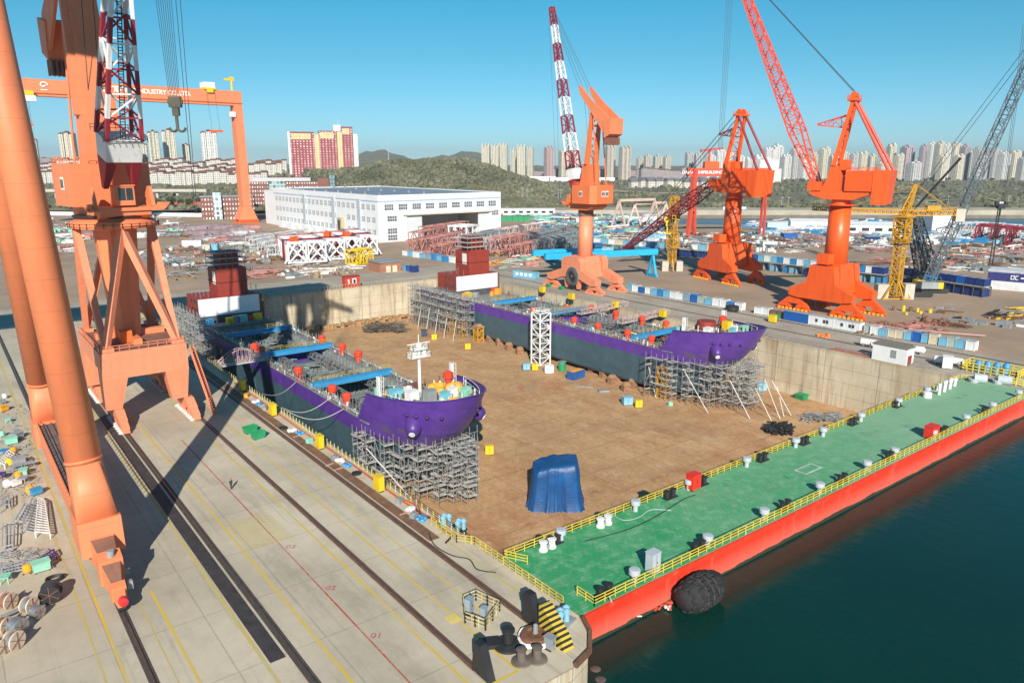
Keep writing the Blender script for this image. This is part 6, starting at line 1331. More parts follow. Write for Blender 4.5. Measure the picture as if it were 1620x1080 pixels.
JK = [(6, 650, mOrgT, 'orange'), (14, 668, mMint, 'mint'), (4, 690, mMint, 'mint'), (18, 702, mMint, 'mint'), (6, 720, mBlueB, 'blue'), (22, 716, mOrgT, 'orange'), (28, 694, mGal, 'grey'), (26, 745, mGal, 'pale grey'), (30, 756, mOrgT, 'orange'), (38, 752, mMint, 'mint'), (2, 758, mPurP, 'purple'), (12, 770, mWht, 'white'), (26, 768, mWht, 'white'), (38, 764, mGal, 'grey blue'), (48, 780, mOrgT, 'orange'), (58, 782, mBlueB, 'blue'), (10, 920, mMint, 'mint'), (44, 905, mOrgT, 'orange'), (66, 902, mMint, 'mint'), (2, 640, mGal, 'grey'), (8, 630, mWht, 'white'), (30, 735, mGal, 'grey'), (46, 740, mGal, 'grey'), (16, 736, mYelO, 'yellow')]
kinds = ['box', 'stand', 'drum']
for i, (px, py, m_, cn) in enumerate(JK):
    p = P(px, py, .02); k = i % 3; s = rnd.uniform(.8, 1.2); t = thing('painted_'+kinds[k], '%s painted steel %s among the clutter at the left edge, %s' % (cn, kinds[k], 'beside the %s piece' % JK[i-1][3] if i else 'topmost'), kinds[k], p, rnd.uniform(0, 1.5), 'painted outfit pieces at the left edge')
    U = ROOTM[t.name]; mb = MB(U)
    if k == 0: mb.bx(-.8*s, .8*s, -.55*s, .55*s, .2, 1.1*s); mb.bx(-.9*s, .9*s, -.65*s, .65*s, 1.1*s, 1.2*s)
    elif k == 1: mb.bx(-.8*s, .8*s, -.6*s, .6*s, .9*s, 1.0*s)
    else: mb.lathe((0, 0, .1), [(.5*s, 0), (.6*s, .2), (.6*s, 1.0*s), (.3*s, 1.2*s)], 14)
    mb.build('body', m_, t); mb = MB(U)
    for x in (-.65*s, .65*s):
        for y in (-.45*s, .45*s): mb.bar((x, y, 0), (x, y, .9*s if k == 1 else .2), .1)
    mb.build('legs', mSteelD if k != 1 else m_, t)
mb = MB()
for i in range(120):
    c = P(rnd.uniform(0, 85), rnd.uniform(872, 905), .02)+zV*rnd.uniform(.05, .6); a = rnd.uniform(0, 3.1); d = Vector((math.cos(a), math.sin(a), rnd.uniform(-.1, .2)))*rnd.uniform(.3, .9); mb.bar(c-d, c+d, .07)
tag(mb.build('scrap_pile', mGal), 'tangle of thin grey bars beside the cable drums', 'scrap', kind='stuff')
mb = MB()
for i in range(160):
    c = P(rnd.uniform(0, 60), rnd.uniform(640, 790), .02)+zV*rnd.uniform(.05, .5); a = rnd.uniform(0, 3.1); d = Vector((math.cos(a), math.sin(a), rnd.uniform(-.1, .2)))*rnd.uniform(.2, .8); mb.bar(c-d, c+d, .08)
tag(mb.build('scrap_pile', mGrey), 'loose bars and pipes strewn among the painted pieces at the left edge', 'scrap', kind='stuff')
rack([(0, 985), (92, 945), (92, 947), (0, 988)], 2, .8, mGal, 'long pipe handrail lying past the cable drums', leg=True)
# ------------------------------------------------------------------ yard behind the dock
def ordw(i): return ['first', 'second', 'third', 'fourth', 'fifth', 'sixth', 'seventh', 'eighth', 'ninth', 'tenth', 'eleventh', 'twelfth', 'thirteenth', 'fourteenth', 'fifteenth', 'sixteenth', 'seventeenth', 'eighteenth', 'nineteenth', 'twentieth'][i] if i < 20 else '%d%s' % (i+1, {1: 'st', 2: 'nd', 3: 'rd'}.get((i+1) % 10, 'th'))
# big white hall
hx, hy, HL, HW, HH = 226.8, 435., 182., 98., 29.
hall = thing('assembly_hall', 'long white assembly hall with grey roof and wide dark doorway', 'hall', (hx+HW/2, hy+HL/2, 0))
mHallW = M('white hall cladding', (.74, .75, .77), .6, var=.05, scale=.05, streak=(.62, .60, .56))
mb = MB(); dx0, dx1, dz = hx+21, hx+88, 16.5
mb.bx(hx, dx0, hy, hy+HL, 0, HH); mb.bx(dx1, hx+HW, hy, hy+HL, 0, HH); mb.bx(dx0, dx1, hy, hy+HL, dz, HH); mb.bx(dx0, dx1, hy+40, hy+HL, 0, dz); mb.build('wall', mHallW, hall)
mb = MB(); mb.bx(hx+.6, hx+HW-.6, hy+.6, hy+HL-.6, HH, HH+.35); ro = mb.build('roof', M('grey blue roof', (.20, .24, .30), .6, var=.12, scale=.03), hall)
mb = MB()
for a in ((hx, hx+.5, hy, hy+HL), (hx+HW-.5, hx+HW, hy, hy+HL), (hx+.5, hx+HW-.5, hy, hy+.5), (hx+.5, hx+HW-.5, hy+HL-.5, hy+HL)): mb.bx(*a, HH, HH+1)
mb.build('parapet', mHallW, ro)
for i in range(16): mb = MB(); mb.lathe((hx+8+(i % 2)*40, hy+12+i*10.5, HH+.35), [(.9, 0), (.9, 1.2), (1.3, 1.3), (.3, 1.8)], 8); mb.build('roof_fan', mGrey, ro)
mb = MB(); mb.bx(hx-.05, hx+HW+.05, hy-.06, hy-.01, HH-3.4, HH-2.6); mb.bx(hx-.06, hx-.01, hy, hy+HL, HH-3.4, HH-2.6); mb.build('blue_band', M('blue grey band', (.30, .40, .55), .6), hall)
def hwin(c, w_, h_, face):
    x, y, z = c; mb = MB(); mb.m = 0
    if face == 'f': mb.bx(x-w_/2, x+w_/2, y-.12, y-.02, z, z+h_); mb.m = 1
    else: mb.bx(x-.12, x-.02, y-w_/2, y+w_/2, z, z+h_); mb.m = 1
    for k in range(1, 4):
        q = -w_/2+k*w_/4
        if face == 'f': mb.bx(x+q-.12, x+q+.12, y-.2, y-.121, z, z+h_)
        else: mb.bx(x-.2, x-.121, y+q-.12, y+q+.12, z, z+h_)
    if face == 'f': mb.bx(x-w_/2, x+w_/2, y-.22, y-.201, z+h_*.5-.12, z+h_*.5+.12)
    else: mb.bx(x-.22, x-.201, y-w_/2, y+w_/2, z+h_*.5-.12, z+h_*.5+.12)
    mb.build('window', [M('hall glass', (.10, .12, .15), .25, var=.3), mWht], hall)
for i in range(9): hwin((hx+8+i*10.3, hy, HH-8.6), 6.2, 3.6, 'f')
for z in (13.2, 5.2, 1.0): hwin((hx+10, hy, z), 6.6, 3.4, 'f')
hwin((hx+93, hy, 14), 5.4, 3.4, 'f')
for i in range(24):
    for z, s in ((HH-8.6, 3.4), (12.5, 3.2), (4.6, 3.2)):
        if not (i in (6, 7) and z < 13): hwin((hx, hy+6+i*7.4, z), 3.8, s, 's')
for y in (hy+26, hy+66, hy+118):
    mb = MB(); mb.bx(hx-.9, hx-.02, y-2.2, y+2.2, 1, HH-2)
    for z in range(3, 27, 2): mb.bx(hx-1.1, hx-.901, y-2.2, y+2.2, z, z+.25)
    mb.build('duct', mVg, hall)
mb = MB(); mb.bx(hx-2.5, hx-.02, hy+50, hy+57, 0, 13); mb.build('side_door', M('tan door', (.45, .36, .22), .7), hall); mb = MB(); mb.bx(hx-2.6, hx-2.51, hy+52, hy+55.4, 0, 11.5); mb.build('door_opening', mGls, hall)
mb = MB()
for i in range(14): mb.bx(hx-5-(i % 3), hx-.95, hy+8+i*11, hy+16+i*11, 0, 3.6+(i % 2)*1.2) if i not in (4,) else 0
mb.build('lean_to', mHallW, hall)
for a_, b_ in ((dx0+.02, dx0+12), (dx1-9, dx1-.02)): mb = MB(); mb.bx(a_, b_, hy+1, hy+1.6, 0, dz-.1); mb.build('sliding_door', M('pale door', (.58, .62, .63), .6, var=.06), hall)
mb = MB(); mb.bx(dx0-3, dx1+3, hy-1.0, hy-.07, dz, dz+1.0); mb.build('door_track', M('cream steel', (.55, .52, .44), .6), hall)
mb = MB(); mb.bx(hx-.02, hx+12, hy+HL+.1, hy+HL+22, 0, HH*.96); mb.build('annex', mHallW, hall)
# truss sections lying in the yard
mSteelLt = M('pale steel', (.55, .56, .57), .6, var=.15); mPinkT = M('red lead steel', (.44, .20, .175), .7, var=.3, scale=.3); mGreyT = M('grey truss', (.20, .225, .24), .6, var=.3, scale=.3); mPinkP = M('pale pink steel', (.58, .44, .42), .6, var=.2)
LASTSEC = ['']
def section(a, b, w_, n, mats, lab, rc=.3, rb=.2, group='lattice sections in the yard', h2=None):
    a, b = Vector(a), Vector(b); t = thing('lattice_section', lab, 'lattice', a.lerp(b, .5)*1-zV*a.z, 0, group); mb = MB(); mb.truss(a, b, w_, w_, n, rc, rb, mats=(lambda q: int(q*4) % len(mats)) if len(mats) > 1 else None, ha=h2 or w_, hb=h2 or w_); mb.build('lattice', mats, t)
    for p in (a.lerp(b, .1), a.lerp(b, .9)): mb = MB(); mb.box(p-zV*(p.z), (w_*.8, .6, max(.4, p.z-(h2 or w_)/2-.2))); mb.build('support', mTimb, t); LASTSEC[0] = t.name
for i, (px, py) in enumerate(((472, 420), (503, 418), (533, 414), (558, 411), (585, 406))):
    p = P(px, py); d = Vector((.25, 1, 0)).normalized(); a = p+zV*6.2; b = a+d*52
    section(a, b, 8.6, 9, [mJibW, mMar, mJibW, mPinkT], 'tall white and maroon jib section standing before the white hall, %s from the left' % ordw(i), .5, .3, h2=9.5)
    e_ = MB(); sd = Vector((d.y, -d.x, 0))*4.3
    for k in (-1, 1): e_.bar(a+sd*k+zV*4.7, a-sd*k-zV*4.7, .75); e_.bar(a+sd*k*1.5-zV*4.9, a+sd*k*.2+zV*4.7, .7)
    e_.build('end_bracing', mJibW, bpy.data.objects[LASTSEC[0]])
    mb = MB(); mb.box(p+d*(10+i*7 % 17)+zV*11.0, (3.4, 2.6, 2.6), .2+i)
    if i in (0, 2, 3): tag(mb.build('winch_box', mFlame), 'orange red winch box atop the white maroon jib section, %s from the left' % ordw(i), 'winch box')
for i, (a, b) in enumerate((((395, 392), (480, 378)), ((402, 397), (470, 384)), ((414, 402), (468, 392)), ((430, 408), (470, 399)))):
    section(P(*a)+zV*4, P(*b)+zV*4, 5, 10, [mSteelLt], 'pale grey lattice lying left of the white and maroon jib sections, %s from the back' % ordw(i), .24, .16)
p = P(490, 422); t = thing('trestle_tower', 'bright yellow lattice frame in front of the jib sections', 'frame', P(570, 418)); mb = MB(); mb.truss(P(556, 420)+zV*4, P(582, 415)+zV*4, 7, 7, 5, .3, .2); mb.build('lattice', mYelO, t)
rnd = random.Random(31)
hallT = [(652, 396, 700, 384, mPinkT), (662, 400, 716, 386, mPinkT), (676, 403, 732, 388, mPinkT), (690, 405, 744, 391, mPinkT), (655, 386, 712, 372, mPinkT), (670, 380, 735, 368, mPinkT), (700, 392, 760, 380, mPinkP), (716, 396, 772, 384, mPinkP), (736, 398, 790, 386, mGreyT), (752, 394, 806, 382, mPinkP), (770, 398, 826, 386, mPinkP), (784, 402, 840, 390, mPinkT), (800, 396, 852, 382, mPinkT), (760, 386, 812, 374, mGreyT), (790, 384, 848, 372, mPinkP), (815, 404, 860, 393, mPinkT), (820, 390, 862, 380, mPinkT), (852, 406, 895, 398, mGreyT), (860, 400, 906, 390, mGreyT), (868, 394, 912, 382, mGreyT), (858, 386, 900, 376, mGreyT), (880, 404, 925, 393, mGreyT), (892, 396, 930, 386, mGreyT), (840, 396, 880, 384, mGreyT)]
for i, (x0, y0, x1, y1, m_) in enumerate(hallT):
    zz = 3.8+(i % 3)*1.5; section(P(x0, y0+5)+zV*zz, P(x1, y1+5)+zV*zz, 7.0, 8, [m_], '%s lattice section in the jumble right of the hall doorway, %s from the left' % ('pink red' if m_ is mPinkT else 'pale pink' if m_ is mPinkP else 'grey', ordw(i)), .26, .17)
t = thing('lattice_section', 'white cross braced end frame standing in the dark hall doorway', 'lattice', P(738, 396)); mb = MB(); mb.truss(P(724, 396)+zV*8, P(744, 392)+zV*8, 12, 12, 2, .5, .35); mb.build('lattice', mJibW, t)
for i, (x0, y0, x1, y1) in enumerate(((1555, 386, 1572, 379), (1580, 389, 1597, 382), (1604, 392, 1622, 385))): section(P(x0, y0)+zV*6, P(x1, y1)+zV*6, 10, 3, [mMar, mJibW], 'white and maroon jib section near the river at the right edge, %s from the left' % ordw(i), .5, .34)
for i, (x0, y0, x1, y1) in enumerate(((1500, 374, 1552, 371),)): section(P(x0, y0)+zV*5, P(x1, y1)+zV*5, 8, 6, [mSteelLt], 'pale blue grey lattice section lying by the river right of the tower crane', .3, .2)
for i in range(16):   # flat plated panels on the left of the yard
    px, py = 292+(i % 6)*20+rnd.uniform(-4, 4)+(i//6)*14, 362+(i//6)*9+rnd.uniform(-1, 1); p = P(px, py); mb = MB(); mb.box(p, (15, 9, 1.6+rnd.uniform(0, 1.5)), rnd.uniform(-.1, .1))
    for k in range(3): mb.bar(p+Vector((-7+k*5, -4, 2.8)), p+Vector((-6+k*5, 4, 2.8+rnd.uniform(0, 1))), .5)
    tag(mb.build('hull_section', (M('mauve primer', (.30, .22, .24), .7, var=.2), mSteelLt, mPinkT)[i % 3 if rnd.random() < .5 else 0]), 'flat %s hull section lying in the yard behind the near ship, %s from back left' % ('primed', ordw(i)), 'panel', 'flat hull sections in the left yard')
for nm, pts, m_, lab in (('steel_bars', (590, 640, 350, 360, 60), mPinkT, ''),): pass
def clutter(name, lab, regions, mats, n, seed, smin, smax, cat='scrap'):
    rnd = random.Random(seed); mb = MB(); left = 0
    for i in range(n):
        if left <= 0:         # start another pile: one sort of piece, one direction
            x0, x1, y0, y1 = rnd.choice(regions); c0 = P(rnd.uniform(x0, x1), rnd.uniform(y0, y1)); left = rnd.randint(2, 16); mi = rnd.randrange(len(mats)); kind = rnd.random(); ang = rnd.choice((0, 1.57, rnd.uniform(0, 3.1))); s0 = rnd.uniform(smin, smax); z0 = 0; u_ = Vector((math.cos(ang), math.sin(ang), 0)); v_ = Vector((-u_.y, u_.x, 0))
        left -= 1; s = s0*rnd.uniform(.75, 1.2); mb.m = mi if rnd.random() < .8 else rnd.randrange(len(mats)); c = c0+u_*rnd.gauss(0, 1.4*s0)+v_*rnd.gauss(0, 2.2*s0)+zV*(rnd.random()**2*s0)
        if kind < .35: c.z = 0; mb.box(c, (s*rnd.uniform(1, 2.6), s, s*rnd.uniform(.4, 1.1)), ang+rnd.uniform(-.1, .1))
        elif kind < .85: a = ang+rnd.gauss(0, .12); d = Vector((math.cos(a), math.sin(a), rnd.uniform(-.06, .06)))*s*rnd.uniform(1.5, 3.6); mb.bar(c-d+zV*.15*s, c+d+zV*(.15*s), rnd.uniform(.14, .3)*s)
        else: c.z = 0; mb.tube(c, c+zV*s*rnd.uniform(.6, 1.4), s*.4, 7)
    return tag(mb.build(name, mats), lab, cat, kind='stuff')
mRubble = [mRust, M('brown scrap', (.14, .085, .05), .85, var=.4), mGreyT, mPinkT, mWht, M('tan scrap', (.34, .25, .16), .85, var=.3), mGrey]
clutter('yard_scrap', 'brown heaps of scrap and timber in the yard between the cranes and the river', [(1195, 1300, 374, 392), (1335, 1400, 374, 394), (1400, 1620, 388, 428), (1200, 1620, 372, 400), (1080, 1190, 372, 392)], mRubble+[mGreyT, mGrey, mWht], 4200, 5, .8, 2.4)
clutter('yard_scrap', 'mixed steel bits strewn over the brown ground behind the near ship', [(385, 560, 405, 440), (260, 420, 385, 430), (150, 330, 395, 440), (280, 460, 372, 400)], mRubble+[mGreyT, mSteelLt], 2200, 6, .5, 1.9)
clutter('yard_scrap', 'scrap and frames in the yard behind the salmon crane', [(860, 1050, 340, 372), (880, 1060, 372, 392)], mRubble+[mBlueB, mPaleB, mMint, mWht, mPaleB], 3600, 7, .8, 2.8)
clutter('yard_scrap', 'orange and mint outfit pieces on the ground beside the far ship tower', [(770, 850, 408, 424)], [mOrgT, mMint, mRust, mWht, mPinkT], 130, 8, .7, 1.9)
clutter('yard_scrap', 'rusty rods and beams along the back of the quayside container row', [(1335, 1490, 508, 528)], [mRust, mPinkT, mBrn], 240, 9, .5, 1.3)
clutter('yard_scrap', 'white drums and steel bits on the ground at the right edge of the yard', [(1570, 1620, 488, 505), (1440, 1530, 488, 500), (1500, 1600, 500, 520)], [mWht, mGrey, mBlk, mYelO, mRust], 130, 10, .5, 1.4)
clutter('yard_scrap', 'pale hull parts and steel in the left distance of the yard', [(60, 125, 345, 400), (200, 300, 340, 375)], [mWht, mGrey, mPinkT, mMint, mRust, mVg], 700, 12, 1, 3)
clutter('yard_scrap', 'green white and red bundles along the fence by the long white shed', [(790, 1060, 336, 350)], [mWht, mMint, M('green paint', (.02, .28, .11), .5), mPinkT, mPaleB, mGrey], 700, 13, 1.2, 3.6)
clutter('yard_scrap', 'white boats and blocks along the river side of the yard', [(1195, 1400, 352, 372), (1400, 1620, 372, 386)], [mWht, mWht, mPaleB, mPinkP, mGrey, mBlueB], 1500, 14, 1.2, 3.8)
# containers and workshop boxes
CN = {'light blue': M('light blue container', (.16, .40, .56), .5, var=.15, rust=(.22, .3, .34)), 'mid blue': M('mid blue container', (.03, .20, .45), .5, var=.15), 'deep blue': M('deep blue container', (.012, .10, .38), .5, var=.12), 'white': M('white container', (.68, .70, .70), .5, var=.1, streak=(.5, .45, .4)), 'grey blue': M('grey blue container', (.22, .31, .38), .6, var=.15), 'rusty': M('rusty container', (.24, .11, .075), .8, var=.3), 'cream': M('cream container', (.55, .48, .36), .7, var=.2, rust=(.34, .22, .13)), 'grey green': M('grey green container', (.36, .43, .38), .6, var=.15), 'navy': M('navy container', (.012, .035, .16), .5, var=.2)}
def crow(seq, a, b, dims, rowname, group, detail=1, nm='container', z=0., cat='container'):
    a, b = Vector(a), Vector(b); n = len(seq); d = (b-a); rz = math.atan2(d.y, d.x)
    for i, cn in enumerate(seq):
        p = a+d*((i+.5)/n); p.z = z; lab = '%s container, %s along %s' % (cn, ordw(i), rowname)
        q_ = random.uniform; container(p+Vector((q_(-.25, .25), q_(-.2, .2), 0)), dims[0]*q_(.86, .98), dims[1]*q_(.85, 1.1), dims[2]*q_(.84, 1.08), rz+q_(-.05, .05), CN[cn], lab, group, detail=detail, nm=nm, cat=cat)
crow('light blue,white,deep blue,white,light blue,mid blue,light blue,white,white,grey blue,deep blue,grey green,light blue,white,white,mid blue,white'.split(','), (219.6, 208, 0), (219.6, 153, 0), (2.9, 2.4, 2.8), 'the quayside row right of the salmon crane', 'small containers along the quayside road', 0)
crow('white,white,rusty,rusty'.split(','), (219.6, 148, 0), (219.6, 136.4, 0), (2.8, 2.4, 2.7), 'the short row before the deep blue container', 'small containers along the quayside road', 0)
container(Vector((218.6, 131.5, 0)), 8.4, 2.8, 3.0, R(90), CN['deep blue'], 'long deep blue container at the foot of the bright orange crane', 'site cabins at the foot of the orange crane')
for i, y in enumerate((122.8, 114.4)):
    c = container(Vector((218.6, y, 0)), 8.2, 2.8, 3.0, R(90), CN['white'], ('long white site cabin beside the deep blue container', 'long white site cabin ending the row at the orange crane')[i], 'site cabins at the foot of the orange crane')
    for k in (-2.2, -1.2, 1.4): MB().bx(217.1, 217.14, y+k-.4, y+k+.4, 1.2, 2.2).build('window', mGls, c)
crow('grey green,white,light blue,cream,cream,light blue,deep blue,light blue,cream,light blue,grey green,light blue,white'.split(','), (219.4, 109.6, 0), (221.4, 79.5, 0), (2.25, 2.4, 2.8), 'the last quayside row from the white cabins', 'small containers along the quayside road', 0)
crow('white,light blue,white,light blue,grey blue,mid blue,light blue,mid blue,white'.split(','), P(640, 404), P(722, 416), (6, 3, 3.2), 'the row in front of the hall', 'containers before the hall', 0)
crow('grey blue,deep blue,navy'.split(','), P(640, 427), P(658, 431), (3.4, 3, 3), 'the short row by the cross road', 'containers by the cross road', 0)
def rack2(name, a, b, levels, seqs, lab, dz=3.9, deep=5.):
    a, b = Vector(a), Vector(b); d = b-a; n = max(len(s) for s in seqs); rz = math.atan2(d.y, d.x); u = d.normalized(); v = Vector((-u.y, u.x, 0)); v = v if v.dot(hV) > 0 else -v
    t = thing('storage_rack', 'two storey steel storage frame, '+lab, 'frame', a.lerp(b, .5), 0, 'steel storage frames in the right yard'); mb = MB()
    for i in range(n+1):
        p = a+d*(i/n)
        for k in (-deep/2, deep/2): mb.bar(p+v*k, p+v*k+zV*dz, .28)
    for p in (a, b): mb.bar(p-v*deep/2+zV*(dz-.5), p+v*deep/2+zV*(dz-.5), .3)
    for k in (-deep/2, deep/2): mb.bar(a+v*k+zV*(dz-.2), b+v*k+zV*(dz-.2), .4)
    mb.build('post', M('dark frame', (.08, .075, .07), .7), t); mb = MB(); mb.hexa([a-v*deep/2+zV*dz, b-v*deep/2+zV*dz, b+v*deep/2+zV*dz, a+v*deep/2+zV*dz], [a-v*deep/2+zV*(dz+.2), b-v*deep/2+zV*(dz+.2), b+v*deep/2+zV*(dz+.2), a+v*deep/2+zV*(dz+.2)]); mb.build('platform', mPlank, t)
    L = d.length/n
    for lv, seq in enumerate(seqs):
        for i, cn in enumerate(seq):
            if cn == '-': continue
            p = a+d*((i+.5)/n); p.z = dz+.21 if lv else 0
            container(p, L*.88, deep*.8, 2.9, rz, CN[cn], '%s box %s the storage frame %s, %s along' % (cn, 'on top of' if lv else 'under', lab, ordw(i)), 'workshop boxes in the storage frames', detail=0, nm='workshop_box', cat='workshop box')
rack2('a', P(1192, 424), P(1295, 437), 2, [['-', 'grey blue', '-', 'light blue', '-', 'mid blue', 'light blue', '-', 'navy', 'light blue'], ['deep blue', 'light blue', 'white', 'light blue', 'mid blue', 'white', 'mid blue', 'white', 'light blue', 'white']], 'left of the orange crane')
rack2('b', P(1333, 441), P(1400, 449), 2, [['mid blue', 'grey blue', 'white', 'light blue', '-', 'light blue', 'mid blue'], ['mid blue', 'deep blue', 'light blue', 'mid blue', 'white', 'navy', 'navy']], 'right of the orange crane')
rack2('c', P(1432, 450), P(1560, 470), 2, [['navy']*9, ['navy', 'navy', 'deep blue', 'navy', 'navy', 'navy', 'deep blue', 'navy', 'navy']], 'behind the grey crawler')
rack2('d', P(908, 392), P(1050, 404), 2, [['-', 'grey blue', '-', '-', 'cream', '-', '-', 'navy', '-', '-', '-', '-'], ['white', 'light blue', 'mid blue', 'white', 'light blue', 'white', 'cream', 'light blue', 'light blue', 'white', 'mid blue', 'light blue']], 'behind the blue gantry')
rack2('e', P(1068, 404), P(1145, 410), 2, [['navy']*6, ['-', '-', 'white', 'light blue', 'cream', 'mid blue']], 'by the lowered jib')
for i, (px, py, L, cn, lab) in enumerate(((930, 378, 18, 'deep blue', 'long deep blue shed right of the salmon crane column'), (905, 412, 20, 'light blue', 'long light blue container left of the salmon crane column'), (880, 412, 14, 'navy', 'navy container in front of the light blue one by the salmon crane'), (948, 402, 15, 'light blue', 'bright blue container beside the blue gantry beams'), (1248, 378, 10, 'deep blue', 'deep blue container among the brown scrap left of the orange crane column'), (1378, 384, 9, 'navy', 'navy container among the scrap right of the orange crane column'), (1030, 380, 16, 'light blue', 'light blue shed behind the yellow tower crane'), (1160, 340, 24, 'white', 'big white block behind the lowered jib'), (1215, 392, 9, 'white', 'white box among the brown scrap'), (305, 390, 11, 'white', 'grey white container house left of the near ship tower'), (340, 396, 4, 'light blue', 'small light blue box beyond the near ship tower'), (328, 397, 4, 'cream', 'small yellow cream box beyond the near ship tower'))):
    container(P(px, py), L, 4.5, 4 if px != 1160 else 8, -AZ+.15, CN[cn], lab, detail=0)
cb = container(P(832, 440), 12, 3, 3.2, R(-74)+.0, CN['light blue'], 'light blue site cabin with windows left of the salmon crane base'); c = P(832, 440)
for k in range(4): MB(ROOTM[cb.name]).bx(-4.5+k*2.4, -3+k*2.4, -1.62, -1.56, 1.2, 2.5).build('window', mWht, cb)
# red kiosk at the dock head, brick store, yard sheds
k = thing('kiosk', 'small red kiosk with white marks at the head of the dock', 'kiosk', P(565, 456)); p = Vector((134.5, 279.6, 0)); mb = MB(); mb.bx(130.5, 137.2, 281.6, 284.4, .2, 4.6); mb.build('body', M('kiosk red', (.50, .05, .03), .5, var=.1), k)
mb = MB(); mb.bx(130.3, 137.4, 281.4, 284.6, 4.6, 4.75); mb.build('roof', mRedO, k); mb = MB(); mb.bx(132, 132.5, 281.5, 281.59, 1.5, 3.5); mb.bx(131.7, 132, 281.5, 281.59, 3.0, 3.4); mb.build('mark', mTxt, k); mb = MB(); mb.bx(133.8, 135.6, 281.48, 281.59, 1.4, 3.8); mb.build('window_frame', mTxt, k); mb = MB(); mb.bx(134.2, 135.2, 281.42, 281.479, 1.8, 3.4); mb.build('window', mGls, k)
b = thing('brick_shed', 'low brick shed with flat roof and two pale doors', 'shed', P(620, 430)); p = P(602, 432); U = Matrix.Translation(p) @ Matrix.Rotation(0, 4, 'Z'); mBrick = M('red brick', (.34, .15, .09), .85, var=.2, scale=.8); mb = MB(U); mb.bx(0, 11, 0, 12, 0, 4.6); mb.build('wall', mBrick, b); mb = MB(U); mb.bx(-.5, 11.5, -.5, 12.5, 4.6, 4.9); mb.build('roof', mGrey, b)
for x in (3, 6.4): mb = MB(U); mb.bx(x, x+2.4, -.08, -.01, 0, 3); mb.build('door', M('cream door', (.62, .55, .42), .6), b)
def shed(p, L, Wd, Hh, rz, mw_, mr, lab, wins=0, gable=False):
    t = thing('shed', lab, 'shed', p, rz); U = ROOTM[t.name]; mb = MB(U); mb.bx(-L/2, L/2, -Wd/2, Wd/2, 0, Hh); mb.build('wall', mw_, t); mb = MB(U)
    if gable: mb.prism([(-L/2-.4, -Wd/2-.4, Hh), (-L/2-.4, Wd/2+.4, Hh), (-L/2-.4, 0, Hh+Wd*.16)], (L+.8, 0, 0))
    else: mb.bx(-L/2-.3, L/2+.3, -Wd/2-.3, Wd/2+.3, Hh, Hh+.4)
    mb.build('roof', mr, t)
    for i in range(wins): x = -L/2+(i+.5)*L/wins; mb = MB(U); mb.bx(x-L/wins*.28, x+L/wins*.28, -Wd/2-.12, -Wd/2-.01, Hh*.42, Hh*.75); mb.build('window', mGls, t)
    return t
mRoofL = M('light roof', (.60, .62, .63), .6, var=.08)
shed(P(824, 341), 66, 10, 6.5, -AZ, mWht, mRoofL, 'long low white shed with a row of windows right of the hall', 9)
shed(P(1385, 371), 44, 14, 7, -AZ-.2, mWht, mRoofL, 'white hall by the river right of the orange crane column', 5, True); shed(P(1290, 362), 40, 12, 6, -AZ-.15, mWht, mRoofL, 'white hall by the river left of the orange crane column', 0, True)
shed(P(1482, 370), 16, 14, 15, -AZ, mWht, mRoofL, 'tall white block by the river behind the tower crane boom'); shed(P(1225, 364), 16, 10, 6, -AZ+.1, M('mint wall', (.42, .60, .58), .6), mRoofL, 'pale mint hut by the river')
sh = shed(P(1618, 458), 24, 12, 7.4, math.atan2(-1, .25), M('white lower wall', (.6, .62, .64), .6), M('pale shed roof', (.55, .57, .60), .6), 'white shed with a purple blue band at the right edge of the yard')
mb = MB(ROOTM[sh.name]); mb.bx(-12.1, 12.1, -6.2, -6.01, 3.6, 7.0); mb.build('band', M('purple blue band', (.03, .035, .16), .5), sh)
mb = MB(ROOTM[sh.name])
for x in (-6, 2.6): 
    for z0, z1, xa, xb in ((5, 5.3, 0, 1.8), (6.7, 7, 0, 1.8), (5.3, 6.7, 0, .35), (5.3, 6.7, 1.45, 1.8), (5.3, 6.7, 2.2, 2.5), (5, 5.3, 2.2, 3.6), (6.7, 7, 2.2, 3.6)): mb.bx(x*.7+xa*.7, x*.7+xb*.7, -6.3, -6.21, z0*.85+.2, z1*.85+.2)
mb.bx(-.8, .3, -6.3, -6.21, 5.0, 5.5); mb.build('sign_mark', mTxt, sh)
# green open wagons by the shed
for i in range(5):
    p = P(797+i*9, 350); t = thing('tank_crate', 'green container in the row below the long white shed, %s from the left' % ordw(i), 'container', p, -AZ, 'green containers by the long white shed'); mb = MB(ROOTM[t.name]); mb.bx(-3, 3, -2, 2, 0, 4.6); mb.build('body', M('green paint', (.02, .28, .11), .5), t); mb = MB(ROOTM[t.name]); mb.bx(-3.1, 3.1, -2.1, 2.1, 4.6, 4.9)
    for k in range(4): mb.bx(-2.4+k*1.5, -2.1+k*1.5, -2.14, -2.01, .2, 4.6)
    mb.build('rib', M('dark green', (.015, .17, .07), .6), t)
